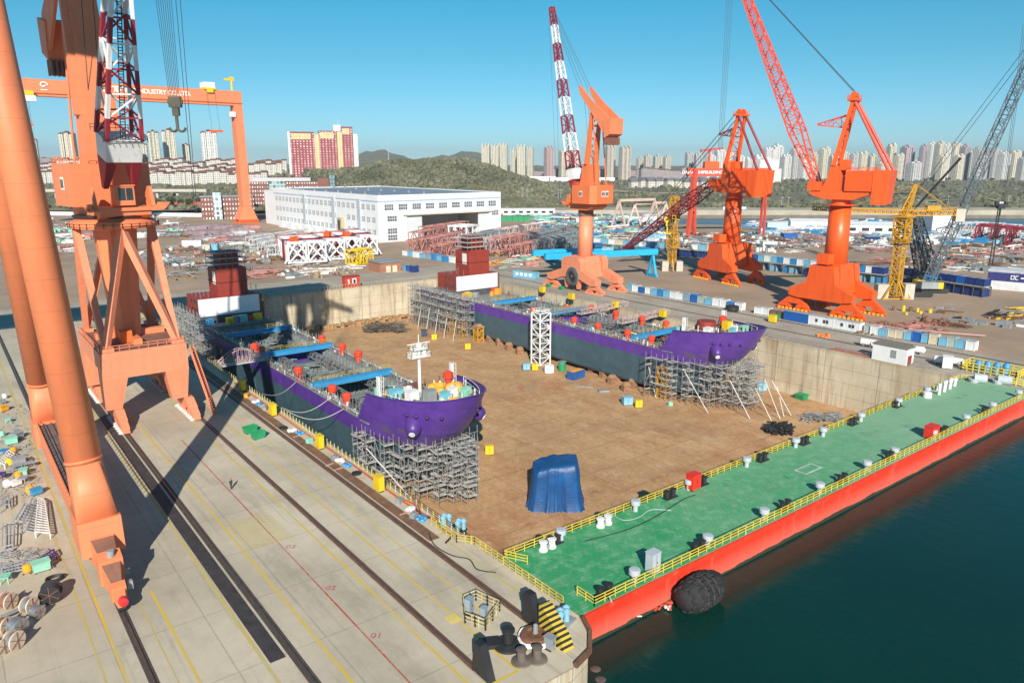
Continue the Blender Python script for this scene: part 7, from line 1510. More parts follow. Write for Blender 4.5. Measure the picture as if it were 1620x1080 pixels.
# blue gantry
mBlueG = M('sky blue gantry', (.02, .38, .66), .5, var=.1)
bg_ = thing('gantry_crane', 'sky blue gantry crane with two long beams beside the salmon crane', 'crane', P(1020, 437)); gz = 12.2
e1 = P(1034, 438); e2 = P(1000, 430)
def gb(px, py, z): return P(px, py, z)
a, b = gb(1036, 398, gz-1), gb(862, 406, gz-1); a2 = P(912, 394, gz); b2 = P(800, 404, gz)
mb = MB(); dd = (b-a).normalized(); mb.bar(a-dd*1, b, 2.2, 2.6); mb.build('beam', mBlueG, bg_); mb = MB(); off = Vector((-dd.y, dd.x, 0)); off = off if off.dot(hV) > 0 else -off; mb.bar(a+off*14-dd*2+dd*22, b+off*14, 2.2, 2.6); mb.build('beam', mBlueG, bg_)
mb = MB(); q = a+dd*24+off*14+zV*2.2; mb.box(q-zV*.8, (8, 4, 1.6), math.atan2(dd.y, dd.x)); mb.rail([q-dd*4, q+dd*4], 1.3, 1, .1); mb.build('trolley', M('dark blue', (.02, .1, .25), .5), bg_)
for k, (o1, lab) in enumerate(((0, ''), (11, ''))):
    c = a+dd*(1+o1*2.0)+off*(0 if k == 0 else 14)
    for s in (-1, 1): mb = MB(); mb.bar(c-zV*1.2, Vector((c.x, c.y, 0))+off*s*3.4, .9, .9, 1.1, 1.1); mb.build('leg', mBlueG, bg_)
    mb = MB(); mb.bar(Vector((c.x, c.y, .8))-off*4.4, Vector((c.x, c.y, .8))+off*4.4, 1, 1.2); mb.build('sill', mBlueG if k == 0 else mFlame, bg_)
mb = MB(); mb.bar(a-dd*.5+off*-1, a-dd*.5+off*15, 1.4, 1.6); mb.build('end_beam', mBlueG, bg_)
# pale portal frames
mPaleF = M('faded salmon frame', (.56, .42, .36), .6, var=.15)
for i, (x0, x1, yt, yb, D) in enumerate(((978, 1034, 317, 362, 14), (1003, 1052, 322, 360, 14))):
    A, B = P(x0, yb), P(x1, yb-3); h_ = HZ(A, yt); t = thing('small_gantry', ('pale salmon gantry frame behind the salmon crane, the left one', 'pale salmon gantry frame behind the salmon crane, the right one')[i], 'gantry', A.lerp(B, .5)); mb = MB(); mb.bar(A+zV*h_, B+zV*h_, 2, 2); mb.build('beam', mPaleF, t)
    for Q in (A, B):
        for s in (-1, 1): mb = MB(); mb.bar(Q+zV*(h_-1), Q+rV*s*6, 1.5, 1.5, 1.1, 1.1); mb.build('leg', mPaleF, t)
# red gantry with lettering
mRedG = M('red gantry paint', (.58, .075, .04), .5, var=.12)
rg = thing('gantry_crane', 'red gantry crane with white lettering behind the crane with the lowered jib', 'crane', P(1100, 374)); D0 = P(1094, 376).dot(hV)
A, B = PD(1094, 270, D0), PD(1215, 268, D0+5); A.z = B.z = 0; zt1 = HZ(A, 266.); zb1 = HZ(A, 279.); u = (B-A).normalized(); v = Vector((u.y, -u.x, 0)); v = v if v.dot(hV) < 0 else -v
mb = MB(); mb.hexa([A-u*3-v*2+zV*zb1, B+v*-2+zV*zb1, B+v*2+zV*zb1, A-u*3+v*2+zV*zb1], [A-u*3-v*2+zV*zt1, B+v*-2+zV*zt1, B+v*2+zV*zt1, A-u*3+v*2+zV*zt1]); mb.build('girder', mRedG, rg)
mw = Matrix.Translation((A+B)*.5+v*2.05+zV*(zt1*.5+zb1*.5-.1)) @ Matrix(((u.x, 0, v.x, 0), (u.y, 0, v.y, 0), (0, 1, 0, 0), (0, 0, 0, 1)))
if mw.to_3x3().determinant() < 0: pass
textmesh('DALIAN SHIPBUILDING IND', 2.7, mTxt, 'lettering', rg, mw @ Matrix.Translation((-17, 0, 0)), .04)
for c_, sp in ((A, 1), (B, 0)):
    for s in (-1, 1): mb = MB(); q = c_+u*(2 if sp else -1); mb.bar(q+v*s*1.5+zV*(zb1+4), q+v*s*8*1-u*s*(5 if sp else 2), 3.0 if sp else 1.6, 3.0 if sp else 1.6, 2.2 if sp else 1.2, 2.2 if sp else 1.2); mb.build('leg', mRedG, rg)
mb = MB(); q = A+u*2; mb.bar(q+v*1.5-u*5*.55+zV*(zb1*.45), q-v*1.5+u*5*.55+zV*(zb1*.45), 1, 1.2); mb.build('tie_beam', mRedG, rg)
for f_ in (.25, .52): mb = MB(); mb.box(A.lerp(B, f_)+zV*zt1, (10, 4, 4), math.atan2(u.y, u.x)); mb.box(A.lerp(B, f_)+zV*(zt1+4), (8, 3, .4), math.atan2(u.y, u.x)); mb.build('trolley', mFlame, rg)
mb = MB(); q = A.lerp(B, .22)+zV*(zt1+4.4); mb.truss(q-u*6+zV*7, q+u*9+zV*8.5, 1.6, .8, 5, .2, .14); mb.tube(q, q+zV*8, .7, 8); mb.build('service_crane', mRedG, rg)
# yellow tower cranes
mYelT = M('tower crane yellow', (.52, .27, .02), .5, var=.15); mConc = M('ballast concrete', (.48, .44, .37), .8, var=.12)
t = thing('tower_crane', 'orange yellow tower crane seen end on in front of the red gantry', 'crane', P(1062, 428)); p = P(1062, 428); h_ = HZ(p, 345); mb = MB(); mb.truss(p+zV*4, p+zV*h_, 2.6, 2.6, 12, .2, .14); mb.build('mast', mYelT, t)
mb = MB(); mb.truss(p+zV*h_, p+zV*(h_+10), 3.4, 2.4, 4, .3, .2); mb.bx(p.x-2.2, p.x+2.2, p.y-2.2, p.y+2.2, h_-1, h_); mb.truss(p+zV*(h_-14), p+zV*(h_-7), 4, 4, 3, .22, .16); mb.build('slewing_cage', mYelT, t); ev = Vector((p.x, p.y, 0)).normalized(); mb = MB(); mb.truss(p+zV*(h_+1), p+zV*(h_+3)+ev*40, 2, 1.4, 16, .16, .1); mb.truss(p+zV*(h_+1), p+zV*(h_+1)-ev*10, 2, 1.4, 5, .16, .1); mb.tube(p+zV*(h_+9), p+zV*(h_+4)+ev*30, .08, 4); mb.build('jib', mYelT, t)
mb = MB()
for s in (-1, 1): mb.bar(p+rV*s*4.4+zV*.3, p+zV*8, .5); mb.bar(p+hV*s*4.4+zV*.3, p+zV*8, .5)
mb.build('stay', mYelT, t); mb = MB()
for s in (-1, 1): mb.box(p+rV*s*3.4, (3, 5, 4.6), -AZ)
mb.build('ballast', mConc, t)
p = P(1414, 472); t = thing('tower_crane', 'yellow tower crane on concrete ballast right of the bright orange crane', 'crane', p); h_ = HZ(p, 342); mb = MB(); mb.truss(p+zV*1, p+zV*h_, 3.0, 3.0, 14, .22, .15); mb.build('mast', mYelT, t)
mb = MB(); mb.truss(p+zV*(h_-9), p+zV*(h_-1), 4.4, 4.4, 3, .25, .18); mb.bx(p.x-3, p.x+3, p.y-3, p.y+3, h_-9.6, h_-9.3); mb.bx(p.x-3, p.x+3, p.y-3, p.y+3, h_-.4, h_); mb.rail([p+Vector(q)+zV*(h_-9.3) for q in ((-3, -3, 0), (3, -3, 0), (3, 3, 0), (-3, 3, 0), (-3, -3, 0))], 1.1, 1.5, .06); mb.build('climbing_frame', mYelT, t)
tp = p+zV*(HZ(p, 292))+rV*3.2; mb = MB(); mb.truss(p+zV*h_, tp, 2.4, .6, 6, .22, .16); mb.build('cat_head', mYelT, t)
jt = p+zV*(h_+1.5)-rV*35-hV*3; mb = MB(); mb.truss(p+zV*(h_+1.5), jt+zV*1.5, 1.6, 1.2, 22, .16, .11); mb.build('jib', mYelT, t)
cj = p+zV*(h_+1.2)+rV*21+hV*1; mb = MB(); mb.truss(p+zV*(h_+1.2), cj, 1.8, 1.8, 12, .18, .12); mb.rail([p+zV*(h_+2)+rV*2, cj+zV*1], 1, 1.5, .06); mb.build('counter_jib', mYelT, t); mb = MB(); mb.box(cj-zV*3.2, (3.4, 2.4, 4.6), -AZ); mb.build('counterweight', mConc, t); mb = MB(); mb.box(cj-rV*10+zV*.2, (5, 2, 2.4), -AZ); mb.build('winch', mYelT, t)
mb = MB()
for k in (-.5, .5): mb.tube(tp+hV*k, cj+hV*k-rV*3+zV*1, .09, 4)
mb.tube(tp, jt.lerp(p+zV*h_, .35)+zV*2, .08, 4); mb.build('tie_rod', mYelT, t)
mb = MB()
for s in (-1, 1): mb.bar(p+rV*s*5-hV*2.4+zV*.5, p+zV*9, .45); mb.bar(p+rV*s*1-hV*s*5+zV*.5, p+zV*9, .45)
mb.bar(p-rV*6+zV*.4-hV*3, p+rV*4+zV*.4-hV*3.4, .5); mb.build('stay', mYelT, t); mb = MB(); mb.box(p-rV*4.6+hV*1, (4.2, 3.4, 5.4), -AZ); mb.box(p+rV*4.6-hV*.5, (3.6, 3.4, 5.8), -AZ); mb.build('ballast', mConc, t)
# grey crawler crane
p = P(1468, 462); t = thing('crawler_crane', 'grey lattice boom crawler crane leaning out of the right edge', 'crane', p, 0); D1 = p.dot(hV)
foot = PD(1466, 452, D1); tipc = PD(1655, 40, D1-14); lat = hV.copy()
mBoom = M('blue grey lattice', (.13, .165, .19), .55, var=.3); mb = MB(); mb.truss(foot, foot.lerp(tipc, .93), 3.2, 3.0, 34, .17, .10, ha=3.4, hb=3.0); mb.build('boom', mBoom, t)
f2 = PD(1462, 452, D1+3); m2 = PD(1440, 338, D1+20); mb = MB(); mb.truss(f2, m2, 3.4, 2.6, 12, .22, .14); mb.truss(f2+rV*5, m2+rV*2.6, 3.0, 2.4, 12, .2, .12); mb.build('mast', M('dark lattice', (.06, .07, .08), .6, var=.3), t)
mb = MB(); m3 = PD(1428, 322, D1+24)
for k in (-1, 1): mb.tube(PD(1452, 306, D1+14)+rV*k*.8, tipc+rV*k*1.2, .10, 4); 
mb.tube(m2, PD(1520, 250, D1+2), .45, 6); mb.build('pendant_rope', mRope, t)
mb = MB()
for k in range(3): mb.tube(tipc+rV*(k*.7-8), PD(1584+k*2, 322, D1-14), .07, 4)
mb.build('hoist_rope', mRope, t)
mb = MB(); hk = PD(1584, 324, D1-14); mb.box(hk-zV*1.4, (2.6, 1.4, 1.8), -AZ); 
for k in (-1, 1): mb.box(hk+rV*k*1.8-zV*.2, (1.0, .9, 1.3), -AZ)
mb.tube(hk-zV*1.4, hk-zV*4, .25, 6); mb.build('hook_block', [mBlk], t)
for s, (px, py) in enumerate(((1452, 470), (1478, 464))):
    c = P(px, py); ax_ = Vector((.62, -.55, 0)).normalized(); mb = MB(); w_ = Vector((-ax_.y, ax_.x, 0)); pts = []
    for i in range(24):
        a = i/24*2*math.pi; pts.append(c+ax_*(math.cos(a)*1.0+(4.2 if math.cos(a) > 0 else -4.2))+zV*(1.0+math.sin(a)*1.0))
    mb.prism([q-w_*.7 for q in pts], w_*1.4); mb.build('crawler_track', mBlk, t)
c = P(1466, 464); mb = MB(); mb.box(c+zV*2.1, (6.5, 4, 2.6), -.7); mb.build('machinery_deck', mGrey, t); mb = MB(); mb.box(c+zV*2.1+Vector((2.6, -3.4, 0)), (2, 1.8, 2.4), -.7); mb.build('cab', mYelO, t); mb = MB(); mb.box(c+zV*2.4-Vector((-1, -4, 0)), (3, 4, 2.4), -.7); mb.build('counterweight', mYelO, t); mb = MB(); mb.truss(foot-zV*1.5, foot+(tipc-foot).normalized()*4, 1.2, 3.2, 2, .2, .14); mb.build('boom_foot', mBlueB, t)
# lamp masts
def mast(px, py, top, lab, r=.35, head=True, group='lamp masts beyond the yard'):
    b_ = P(px, py) if py > 330 else None
    if b_ is None: d = 45*1213/(py-258); b_ = DL(d, (px-810)/1213*d, zt(px, d))
    h_ = 50+(258-top)*b_.dot(hV)/1213-b_.z
    t = thing('lamp_mast', lab, 'lamp mast', b_, 0, group); mb = MB(); mb.tube(b_, b_+zV*h_, r, 8, r*.5); mb.build('pole', mVg, t); mb = MB(); mb.lathe(b_+zV*(h_-.3), [(.3, 0), (1.4, .3), (1.4, .8), (.3, 1.0)], 10); mb.build('lamp_head', mVg, t)
mast(615, 288, 218, 'very tall pale lamp mast standing before the wooded hill', .9)
for px, py, tp in ((827, 318, 298), (834, 318, 300), (884, 316, 300), (888, 316, 300), (1242, 326, 312), (1252, 326, 312), (1460, 326, 316), (1508, 326, 310), (1604, 326, 310), (244, 297, 274), (249, 297, 272), (285, 300, 272), (298, 300, 274), (520, 300, 284), (545, 300, 282)): mast(px, py, tp, 'thin pale lamp post beside the %s' % ('embankment road on the right' if px > 1200 else 'dirt track left of the salmon crane' if px > 800 else 'white hall roof beyond' if px > 500 else 'low white apartment blocks'), .3, group='lamp posts %s' % ('right' if px > 1200 else 'middle' if px > 800 else 'hall' if px > 500 else 'left'))
p = P(1558, 425); t = thing('flood_mast', 'dark twin post floodlight mast at the right edge', 'flood mast', P(1570, 430)); p = P(1566, 428); h_ = HZ(p, 326)
mb = MB()
for s in (-.8, .8): mb.tube(p+rV*s, p+zV*h_+rV*(s*.5), .28, 8)
for i in range(10): mb.bar(p+rV*-.8+zV*h_*i/10, p+rV*.8+zV*h_*(i+1)/10, .14)
mb.build('mast', mBlk, t); mb = MB(); mb.box(p+zV*(h_-.5), (4, 1.6, 1.2), -AZ); mb.build('platform', mBlk, t); mb = MB(); mb.box(p+zV*(h_+.8)-hV*.9, (1.7, .5, 1.2), -AZ); mb.build('lamp', mWht, t)
# right quay booth and gear
bt = thing('booth', 'white booth with grey shutter on the right edge of the dock', 'booth', (190.6, 87, 0)); mb = MB(); mb.bx(189.7, 193.6, 83.4, 92.2, .26, 4.4); mb.build('wall', M('booth white', (.76, .77, .76), .5, var=.05), bt); mb = MB(); mb.bx(189.5, 193.8, 83.2, 92.4, 4.4, 4.7); mb.build('roof', M('brown roof', (.2, .17, .15), .8), bt); mb = MB(); mb.bx(189.62, 189.69, 86, 87.4, 1.6, 3.6); mb.build('shutter', mGrey, bt); mb = MB(); mb.bx(190.4, 192.4, 83.32, 83.39, .3, 2.6); mb.build('door', mRedO, bt)
mb = MB(); mb.bx(190, 193, 92.8, 104, .26, .5); tag(mb.build('board_stack', M('red boards', (.42, .16, .10), .8, var=.3)), 'flat stack of reddish boards behind the white booth', 'boards')
for i, (px, py, ln, lab) in enumerate(((1372, 548, 3.4, 'white horizontal tank behind the booth, leftmost'), (1388, 551, 3, 'white horizontal tank just behind the booth roof'), (1432, 558, 2.6, 'silver white tank right of the booth, the nearer'), (1452, 560, 2.6, 'silver white tank with pointed end right of the booth'), (1485, 576, 2, 'white small tank beside the white box on the quay'), (1512, 579, 2.6, 'white tank on the far side of the white box on the quay'))):
    p = P(px, py); t = thing('tank', lab, 'tank', p); mb = MB(); mb.lathe(p+zV*1.3, [(.2, -ln/2-.5), (.9, -ln/2), (.9, ln/2), (.2, ln/2+.5)], 16, M=Matrix.Rotation(R(90), 4, 'X') @ Matrix.Rotation(.2, 4, 'Y')); mb.build('shell', mWht, t, smooth=False)
    for k in (-ln*.3, ln*.3): MB().bx(p.x-.6, p.x+.6, p.y+k-.15, p.y+k+.15, .0, .7).build('cradle', mGrey, t)
cabinet(1498, 582, 0, 'white control box between two small white tanks on the right quay', (3, 2.2, 3), mWht, .4, 'pump_box', 'box')
t = thing('platform', 'yellow railed platform with blue pumps at the right gate end', 'platform', P(1570, 590)); p = P(1570, 590); mb = MB(); mb.rail([p+Vector(q) for q in ((-3, 6, 0), (3, 6, 0), (3, -6, 0), (-3, -6, 0), (-3, 6, 0))], 2.2, 1.4, .09, 3); mb.build('railing', mYelR, t); mb = MB()
for i in range(4): mb.lathe(p+Vector((-1+i*.7, 3-i*1.8, 0)), [(.6, 0), (.6, 1.6), (.9, 1.8), (.5, 2.8)], 12)
mb.build('pump', mBlueB, t)
t = thing('pipe_bend', 'big grey pipe bends beside the gate end on the right quay', 'pipes', P(1545, 600))
for a, b in (((1540, 604), (1560, 606)), ((1578, 606), (1600, 609))): mb = MB(); mb.tube(P(*a)+zV*1, P(*b)+zV*1, 1.1, 14); mb.tube(P(*a)+zV*1, P(*a)+zV*.1+rV*.2, 1.15, 14); mb.build('pipe', mVg, t)
mb = MB(); mb.rail([P(1575, 605), P(1618, 612)], 1.6, 1.2, .08, 3); tag(mb.build('railing', mYelR), 'yellow railing on the right quay past the gate end', 'railing')
YB = [(1222, 510, 'yellow box on the right dock edge beside the far bow'), (904, 474, 'yellow box on the right dock edge, third left of the far bow'), (858, 463, 'yellow box on the right dock edge behind the far ship deck'), (973, 487, 'yellow box on the right dock edge, second left of the far bow'), (1048, 502, 'yellow box on the right dock edge, first left of the far bow')]
for px, py, lab in YB: cabinet(px, py, 0, lab, (2.2, 1.4, 2.4), rot=R(90), group='yellow boxes along the right dock edge')
skip(P(1228, 503), 1.4, 'green skip beside the yellow box at the far bow'); skip(P(868, 454), 1.4, 'green skip at the foot of the salmon crane, the left one'); skip(P(888, 458), 1.4, 'green skip at the foot of the salmon crane, the right one'); skip(P(1166, 452), .2, 'green skip before the crane with the lowered jib')
line('barrier_fence', [(228, 118, .8), (232, 100, .8), (240, 84, .8)], .18, M('red white barrier', (.55, .3, .28), .6), 'low red white barrier line behind the container row', 'barrier')
mb = MB(); c = P(1302, 533); 
for i in range(8): mb.box(c+Vector((random.uniform(-1, 1), random.uniform(-1.4, 1.4), 0)), (1.2, .8, random.uniform(.4, 1)), random.uniform(0, 3))
tag(mb.build('orange_float', M('orange float', (.75, .2, .04), .6)), 'orange floats on the road right of the dock', 'floats', kind='stuff')
mb = MB(); c = P(1528, 548)
for i in range(16): mb.lathe(c+Vector((random.uniform(-2, 2), random.uniform(-2, 2), 0)), [(.8, 0), (1, .4), (.7, 1), (.2, 1.2)], 8)
tag(mb.build('orange_net_heap', M('orange net', (.6, .2, .07), .8, var=.3)), 'orange heap of nets at the end of the quayside container row', 'nets', kind='stuff')
mb = MB(); mb.lathe(P(1158, 492), [(2.2, 0), (2.3, .6), (2.3, 1.8), (1.6, 2.0)], 20); tag(mb.build('tyre_stack', mBlk), 'big black tyre stack between the container rows', 'tyres')
for i, (px, py, m_) in enumerate(((1180, 445, mPinkT), (1208, 446, M('dark overall', (.03, .04, .09), .8)))): person(P(px, py), 1.2+i, 'tiny worker on the brown ground near the bright orange crane, %s' % ('by the skip' if i == 0 else 'farther right'), m_, M('dark trousers', (.025, .035, .04), .85), mWht)
# ------------------------------------------------------------------ city and land beyond the yard
rnd = random.Random(77)
TONES = {'cream': (.66, .61, .48), 'white': (.72, .71, .68), 'grey': (.54, .53, .51), 'pink': (.56, .40, .39), 'tan': (.60, .53, .43), 'mauve': (.46, .38, .40)}
mRoofR = M('brown red roof', (.17, .075, .055), .8, var=.2)
FM = {k: facade('%s tower wall' % k, v, (.10, .12, .15), 4.4, 3.2, .46, .5, tuple(x*.72 for x in v)) for k, v in TONES.items()}
def tower(px, wpx, top, base, tone, lab, d, roof=None, bays=3, yaw=None, zb=None):
    z = zt(px, d) if zb is None else zb; l = (px-810)/1213*d; c = DL(d, l, z-3); h_ = 50+(258-top)*d/1213-z+3; wd = wpx*d/1213; yw = -AZ+(rnd.uniform(.25, .5) if yaw is None else yaw)
    t = thing('apartment_tower', lab, 'apartment tower', c, yw, 'apartment towers of the city skyline'); U = ROOTM[t.name]; a = wd/(1.0+.32); dep = a*.62; mb = MB(U); bw = a/bays
    for i in range(bays):
        hh_ = h_*(1 if i % 2 == bays//2 % 2 else .955); o = .0 if i % 2 else dep*.1
        g_ = bw*.1; mb.bx(-a/2+i*bw+g_, -a/2+(i+1)*bw-g_, -dep/2-o, dep/2, 0, hh_); mb.bx(-a/2+i*bw+bw*.36, -a/2+i*bw+bw*.64, -dep/2-o-1.6, -dep/2-o-.01, 0, hh_*.97)
    mb.bx(-a/2+.8, a/2-.8, -dep/2+2.2, dep/2-.4, 0, h_*.94); mb.build('tower_block', FM[tone], t)
    mb = MB(U)
    for i in range(bays):
        hh_ = h_*(1 if i % 2 == bays//2 % 2 else .955); x0, x1 = -a/2+i*bw+bw*.2, -a/2+(i+1)*bw-bw*.2
        if roof: mb.hexa([(x0-bw*.25, -dep*.58, hh_), (x1+bw*.25, -dep*.58, hh_), (x1+bw*.25, dep*.55, hh_), (x0-bw*.25, dep*.55, hh_)], [(x0+1, -dep*.2, hh_+4.5), (x1-1, -dep*.2, hh_+4.5), (x1-1, dep*.2, hh_+4.5), (x0+1, dep*.2, hh_+4.5)])
        else: mb.bx(x0, x1, -dep*.25, dep*.3, hh_, hh_+rnd.uniform(2.5, 5.5))
    mb.build('roof', mRoofR if roof else FM[tone], t)
LT = [(10, 26, 226, 'white'), (57, 16, 222, 'white'), (112, 30, 212, 'cream'), (145, 22, 232, 'white'), (212, 18, 226, 'white'), (230, 15, 229, 'cream'), (247, 22, 210, 'cream'), (271, 26, 208, 'cream'), (297, 15, 230, 'cream'), (334, 32, 210, 'white')]
for i, (px, w_, tp, tn) in enumerate(LT): tower(px, w_, tp, 265, tn, '%s apartment tower with brown roof in the left skyline, %s from the left' % (tn, ordw(i)), 1750+(i % 3)*60, True)
CT = [(769, 17, 231, 'cream'), (784, 16, 231, 'cream'), (797, 15, 229, 'cream'), (813, 13, 238, 'cream'), (825, 18, 232, 'cream'), (839, 13, 235, 'cream'), (868, 18, 235, 'pink'), (893, 22, 240, 'cream'), (911, 14, 238, 'white'), (965, 19, 232, 'tan'), (988, 22, 234, 'tan'), (1012, 14, 250, 'tan'), (1024, 14, 246, 'tan'), (1040, 16, 247, 'tan'), (1055, 14, 248, 'tan'), (1090, 16, 242, 'grey'), (1104, 16, 244, 'grey')]
for i, (px, w_, tp, tn) in enumerate(CT): tower(px, w_, tp, 282, tn, '%s apartment tower right of the wooded hill, %s from the left' % (tn, ordw(i)), (2150 if px < 1000 else 2700)+(i % 2)*70, yaw=rnd.uniform(-.35, -.1) if px < 850 else None, bays=5 if px < 1000 else 3)
RT = [(1122, 18, 245), (1138, 18, 238), (1152, 15, 241), (1168, 18, 246), (1185, 16, 250), (1200, 18, 246), (1214, 18, 235), (1227, 20, 231), (1243, 16, 246), (1257, 18, 236), (1272, 16, 248), (1284, 16, 243), (1302, 20, 235), (1318, 14, 246), (1333, 18, 241), (1350, 15, 243), (1363, 17, 242), (1379, 16, 246), (1394, 16, 243), (1408, 15, 230), (1421, 17, 245), (1433, 21, 232), (1446, 16, 251), (1458, 12, 231), (1470, 17, 227), (1484, 16, 226), (1495, 13, 229), (1507, 22, 228), (1524, 15, 231), (1535, 14, 240), (1546, 17, 234), (1558, 15, 238), (1571, 18, 236), (1587, 18, 242), (1603, 20, 240), (1618, 16, 250), (1634, 18, 246), (1655, 20, 238), (1446, 24, 257), (1490, 16, 246), (1516, 16, 246), (1395, 18, 257), (1340, 16, 258)]
for i, (px, w_, tp) in enumerate(RT):
    tn = 'white' if px < 1250 else ('mauve' if px in (1433, 1458, 1524) else rnd.choice(('cream', 'cream', 'white', 'grey')))
    tower(px, w_*1.2, tp, 287, tn, '%s apartment tower in the right skyline, %s %s' % (tn, ordw(i) if i < 38 else ordw(i-38), 'from the left behind the orange cranes' if i < 38 else 'of the shorter front ones'), 2050+(i*37 % 5)*40 if i < 38 else 1950, bays=rnd.choice((2, 3, 3)))
# low white apartment rows on the left, mid rise on the right, villas
low = None
def lowblock():
    t = thing('apartment_block', 'long low white apartment block with brown roof among the terraced rows on the left', 'apartment block', (0, 0, 0), 0, 'low white apartment blocks on the left'); mb = MB(); 
    for i in range(6): mb.bx(-30+i*10+.2, -20+i*10-.2, -6-(i % 2)*1.2, 6, -14, 19+(i % 3)*1.5)
    mb.build('wall', facade('low block wall', (.60, .57, .51), (.12, .13, .15), 3.3, 3.0, .45, .5), t); mb = MB()
    for i in range(6): z = 19+(i % 3)*1.5; mb.prism([(-30.5+i*10, -7.5, z), (-30.5+i*10, 7, z), (-30.5+i*10, 0, z+3.2)], (10.4, 0, 0))
    mb.build('roof', mRoofR, t); return t
low = lowblock(); first = True
for d, pxs in ((1230, range(40, 440, 44)), (1330, range(20, 440, 42)), (1440, range(60, 430, 60)), (1570, range(30, 560, 80))):
    for px in pxs:
        if d < 1400 and px > 395: continue
        p = DL(d, (px-810)/1213*d, zt(px, d)); yw = -AZ+rnd.uniform(-.12, .25)
        if first: low.location = p; low.rotation_euler.z = yw; first = False
        else: dup(low, p, yw)
vil = thing('town_house', 'pale town house with grey pitched roof in the terrace behind the river scrub', 'town house', (0, 0, 0), 0, 'pale town houses behind the river scrub'); mb = MB(); mb.bx(-7, 7, -5, 5, -4, 9); mb.build('wall', facade('villa wall', (.62, .58, .50), (.12, .13, .15), 3.5, 3.0, .4, .5), vil); mb = MB(); mb.prism([(-7.6, -6, 9), (-7.6, 6, 9), (-7.6, 0, 13.5)], (15.2, 0, 0)); mb.build('roof', M('slate roof', (.14, .145, .155), .7, var=.2), vil)
first = True
for d in (1420, 1500, 1590):
    for px in range(1002, 1190, 14):
        p = DL(d, (px+rnd.uniform(-3, 3)-810)/1213*d, zt(px, d)+3)
        if first: vil.location = p; vil.rotation_euler.z = -AZ+.4; first = False
        else: dup(vil, p, -AZ+rnd.choice((.4, .4, -1.1)))
mid = thing('mid_rise', 'dull brown grey mid rise block in the low distance between tower groups', 'mid rise block', (0, 0, 0), 0, 'mid rise blocks low in the skyline'); mb = MB(); mb.bx(-22, 22, -8, 8, -8, 30); mb.bx(-20, -4, -9, -8.01, -8, 31); mb.build('wall', facade('mid rise wall', (.33, .27, .27), (.09, .10, .13), 3.5, 3.1, .5, .5, (.5, .45, .4)), mid); mb = MB(); mb.bx(-23, 23, -9, 9, 30, 30.6); mb.bx(-6, 6, -4, 4, 30.61, 34); mb.build('roof', mRoofR, mid)
first = True
for d, a, b, st in ((2000, 1025, 1100, 19), (2300, 850, 960, 24), (2400, 1000, 1120, 18), (2200, 1130, 1250, 22), (2300, 1330, 1660, 24), (2600, 560, 600, 20), (2500, 40, 230, 30)):
    for px in range(a, b, st):
        p = DL(d, (px-810)/1213*d, zt(px, d))
        if first: mid.location = p; mid.rotation_euler.z = -AZ+.3; first = False
        else: dup(mid, p, -AZ+rnd.uniform(-.2, .5), scale=(1, 1, rnd.uniform(.6, 1.1)))
whb = thing('white_block', 'white stepped block at the foot of the skyline behind the lowered jib crane', 'block', DL(1750, (1212-810)/1213*1750, 5), -AZ+.5); mb = MB(ROOTM[whb.name]); mb.bx(-30, 30, -10, 10, -3, 52); mb.bx(-34, -10, -14, -10.01, -3, 40); mb.bx(12, 36, -14, -10.01, -3, 32); mb.build('wall', facade('white block wall', (.78, .77, .74), (.25, .27, .3), 3.6, 3.2, .4, .4), whb); mb = MB(ROOTM[whb.name]); mb.bx(-10, 10, -6, 6, 52, 57); mb.build('roof_house', FM['white'], whb)
for i, (px, d, L, h_) in enumerate(((850, 1900, 90, 14), (905, 1850, 110, 12), (950, 1900, 70, 10))):
    shed(DL(d, (px-810)/1213*d, zt(px, d)-1), L, 20, h_, -AZ+.1, mWht, mRoofL, 'long white flat shed at the foot of the middle skyline, %s from the left' % ordw(i))
# the big red and yellow apartment slab
def redslab():
    d = 1500; z = zt(512, d)-4; c = DL(d, (513-810)/1213*d, z); t = thing('apartment_slab', 'big stepped maroon apartment slab with cream and yellow bands', 'apartment block', c, -AZ+.32); U = ROOTM[t.name]
    fr = facade('maroon slab wall', (.30, .045, .055), (.80, .74, .64), 6.0, 4.6, .42, .38); fy = facade('yellow bay wall', (.72, .56, .28), (.3, .2, .2), 5, 3.3, .4, .4); fw = facade('white end wall', (.70, .68, .66), (.2, .2, .22), 4, 3.3, .35, .4)
    H1, H2, H3 = [50+(258-q)*d/1213-z for q in (212, 210, 203.5)]
    for i, (x0, x1, h_, nm) in enumerate(((-62, -17, H1, 'slab_wing'), (-8, 26, H2, 'slab_wing'), (35, 56, H3, 'slab_wing'))):
        mb = MB(U); mb.bx(x0, x1, -10, 10, 0, h_); wg = t and mb.build(nm, fr, t); mb = MB(U); mb.bx(x0+2, x1-6, -10.4, -10.01, h_-13, h_-2); mb.build('cream_band', fy, wg); mb = MB(U); mb.bx(x0-.4, x1+.4, -10.5, 10.5, h_, h_+1.2); mb.build('roof', M('mauve roof', (.22, .10, .12), .7), wg)
    for x0, x1, h_ in ((-16.9, -8.1, H1-3), (26.1, 34.9, H2-1)): mb = MB(U); mb.bx(x0, x1, -11.5, 8, 0, h_); mb.build('yellow_bay', fy, t)
    mb = MB(U); mb.bx(-66, -62.1, -10.8, 10, 0, H1+1); mb.build('end_wall', mWht, t); mb = MB(U); mb.bx(56.1, 66, -6, 9, 0, H1-2); mb.build('end_wing', fw, t); mb = MB(U); mb.bx(20, 34, -6, 6, H2+1.3, H3+4); mb.build('lift_house', mWht, t)
    mb = MB(U); mb.tube((30, 0, H3+4), (30, 0, H3+17), .6, 6); mb.build('antenna', mVg, t)
redslab()
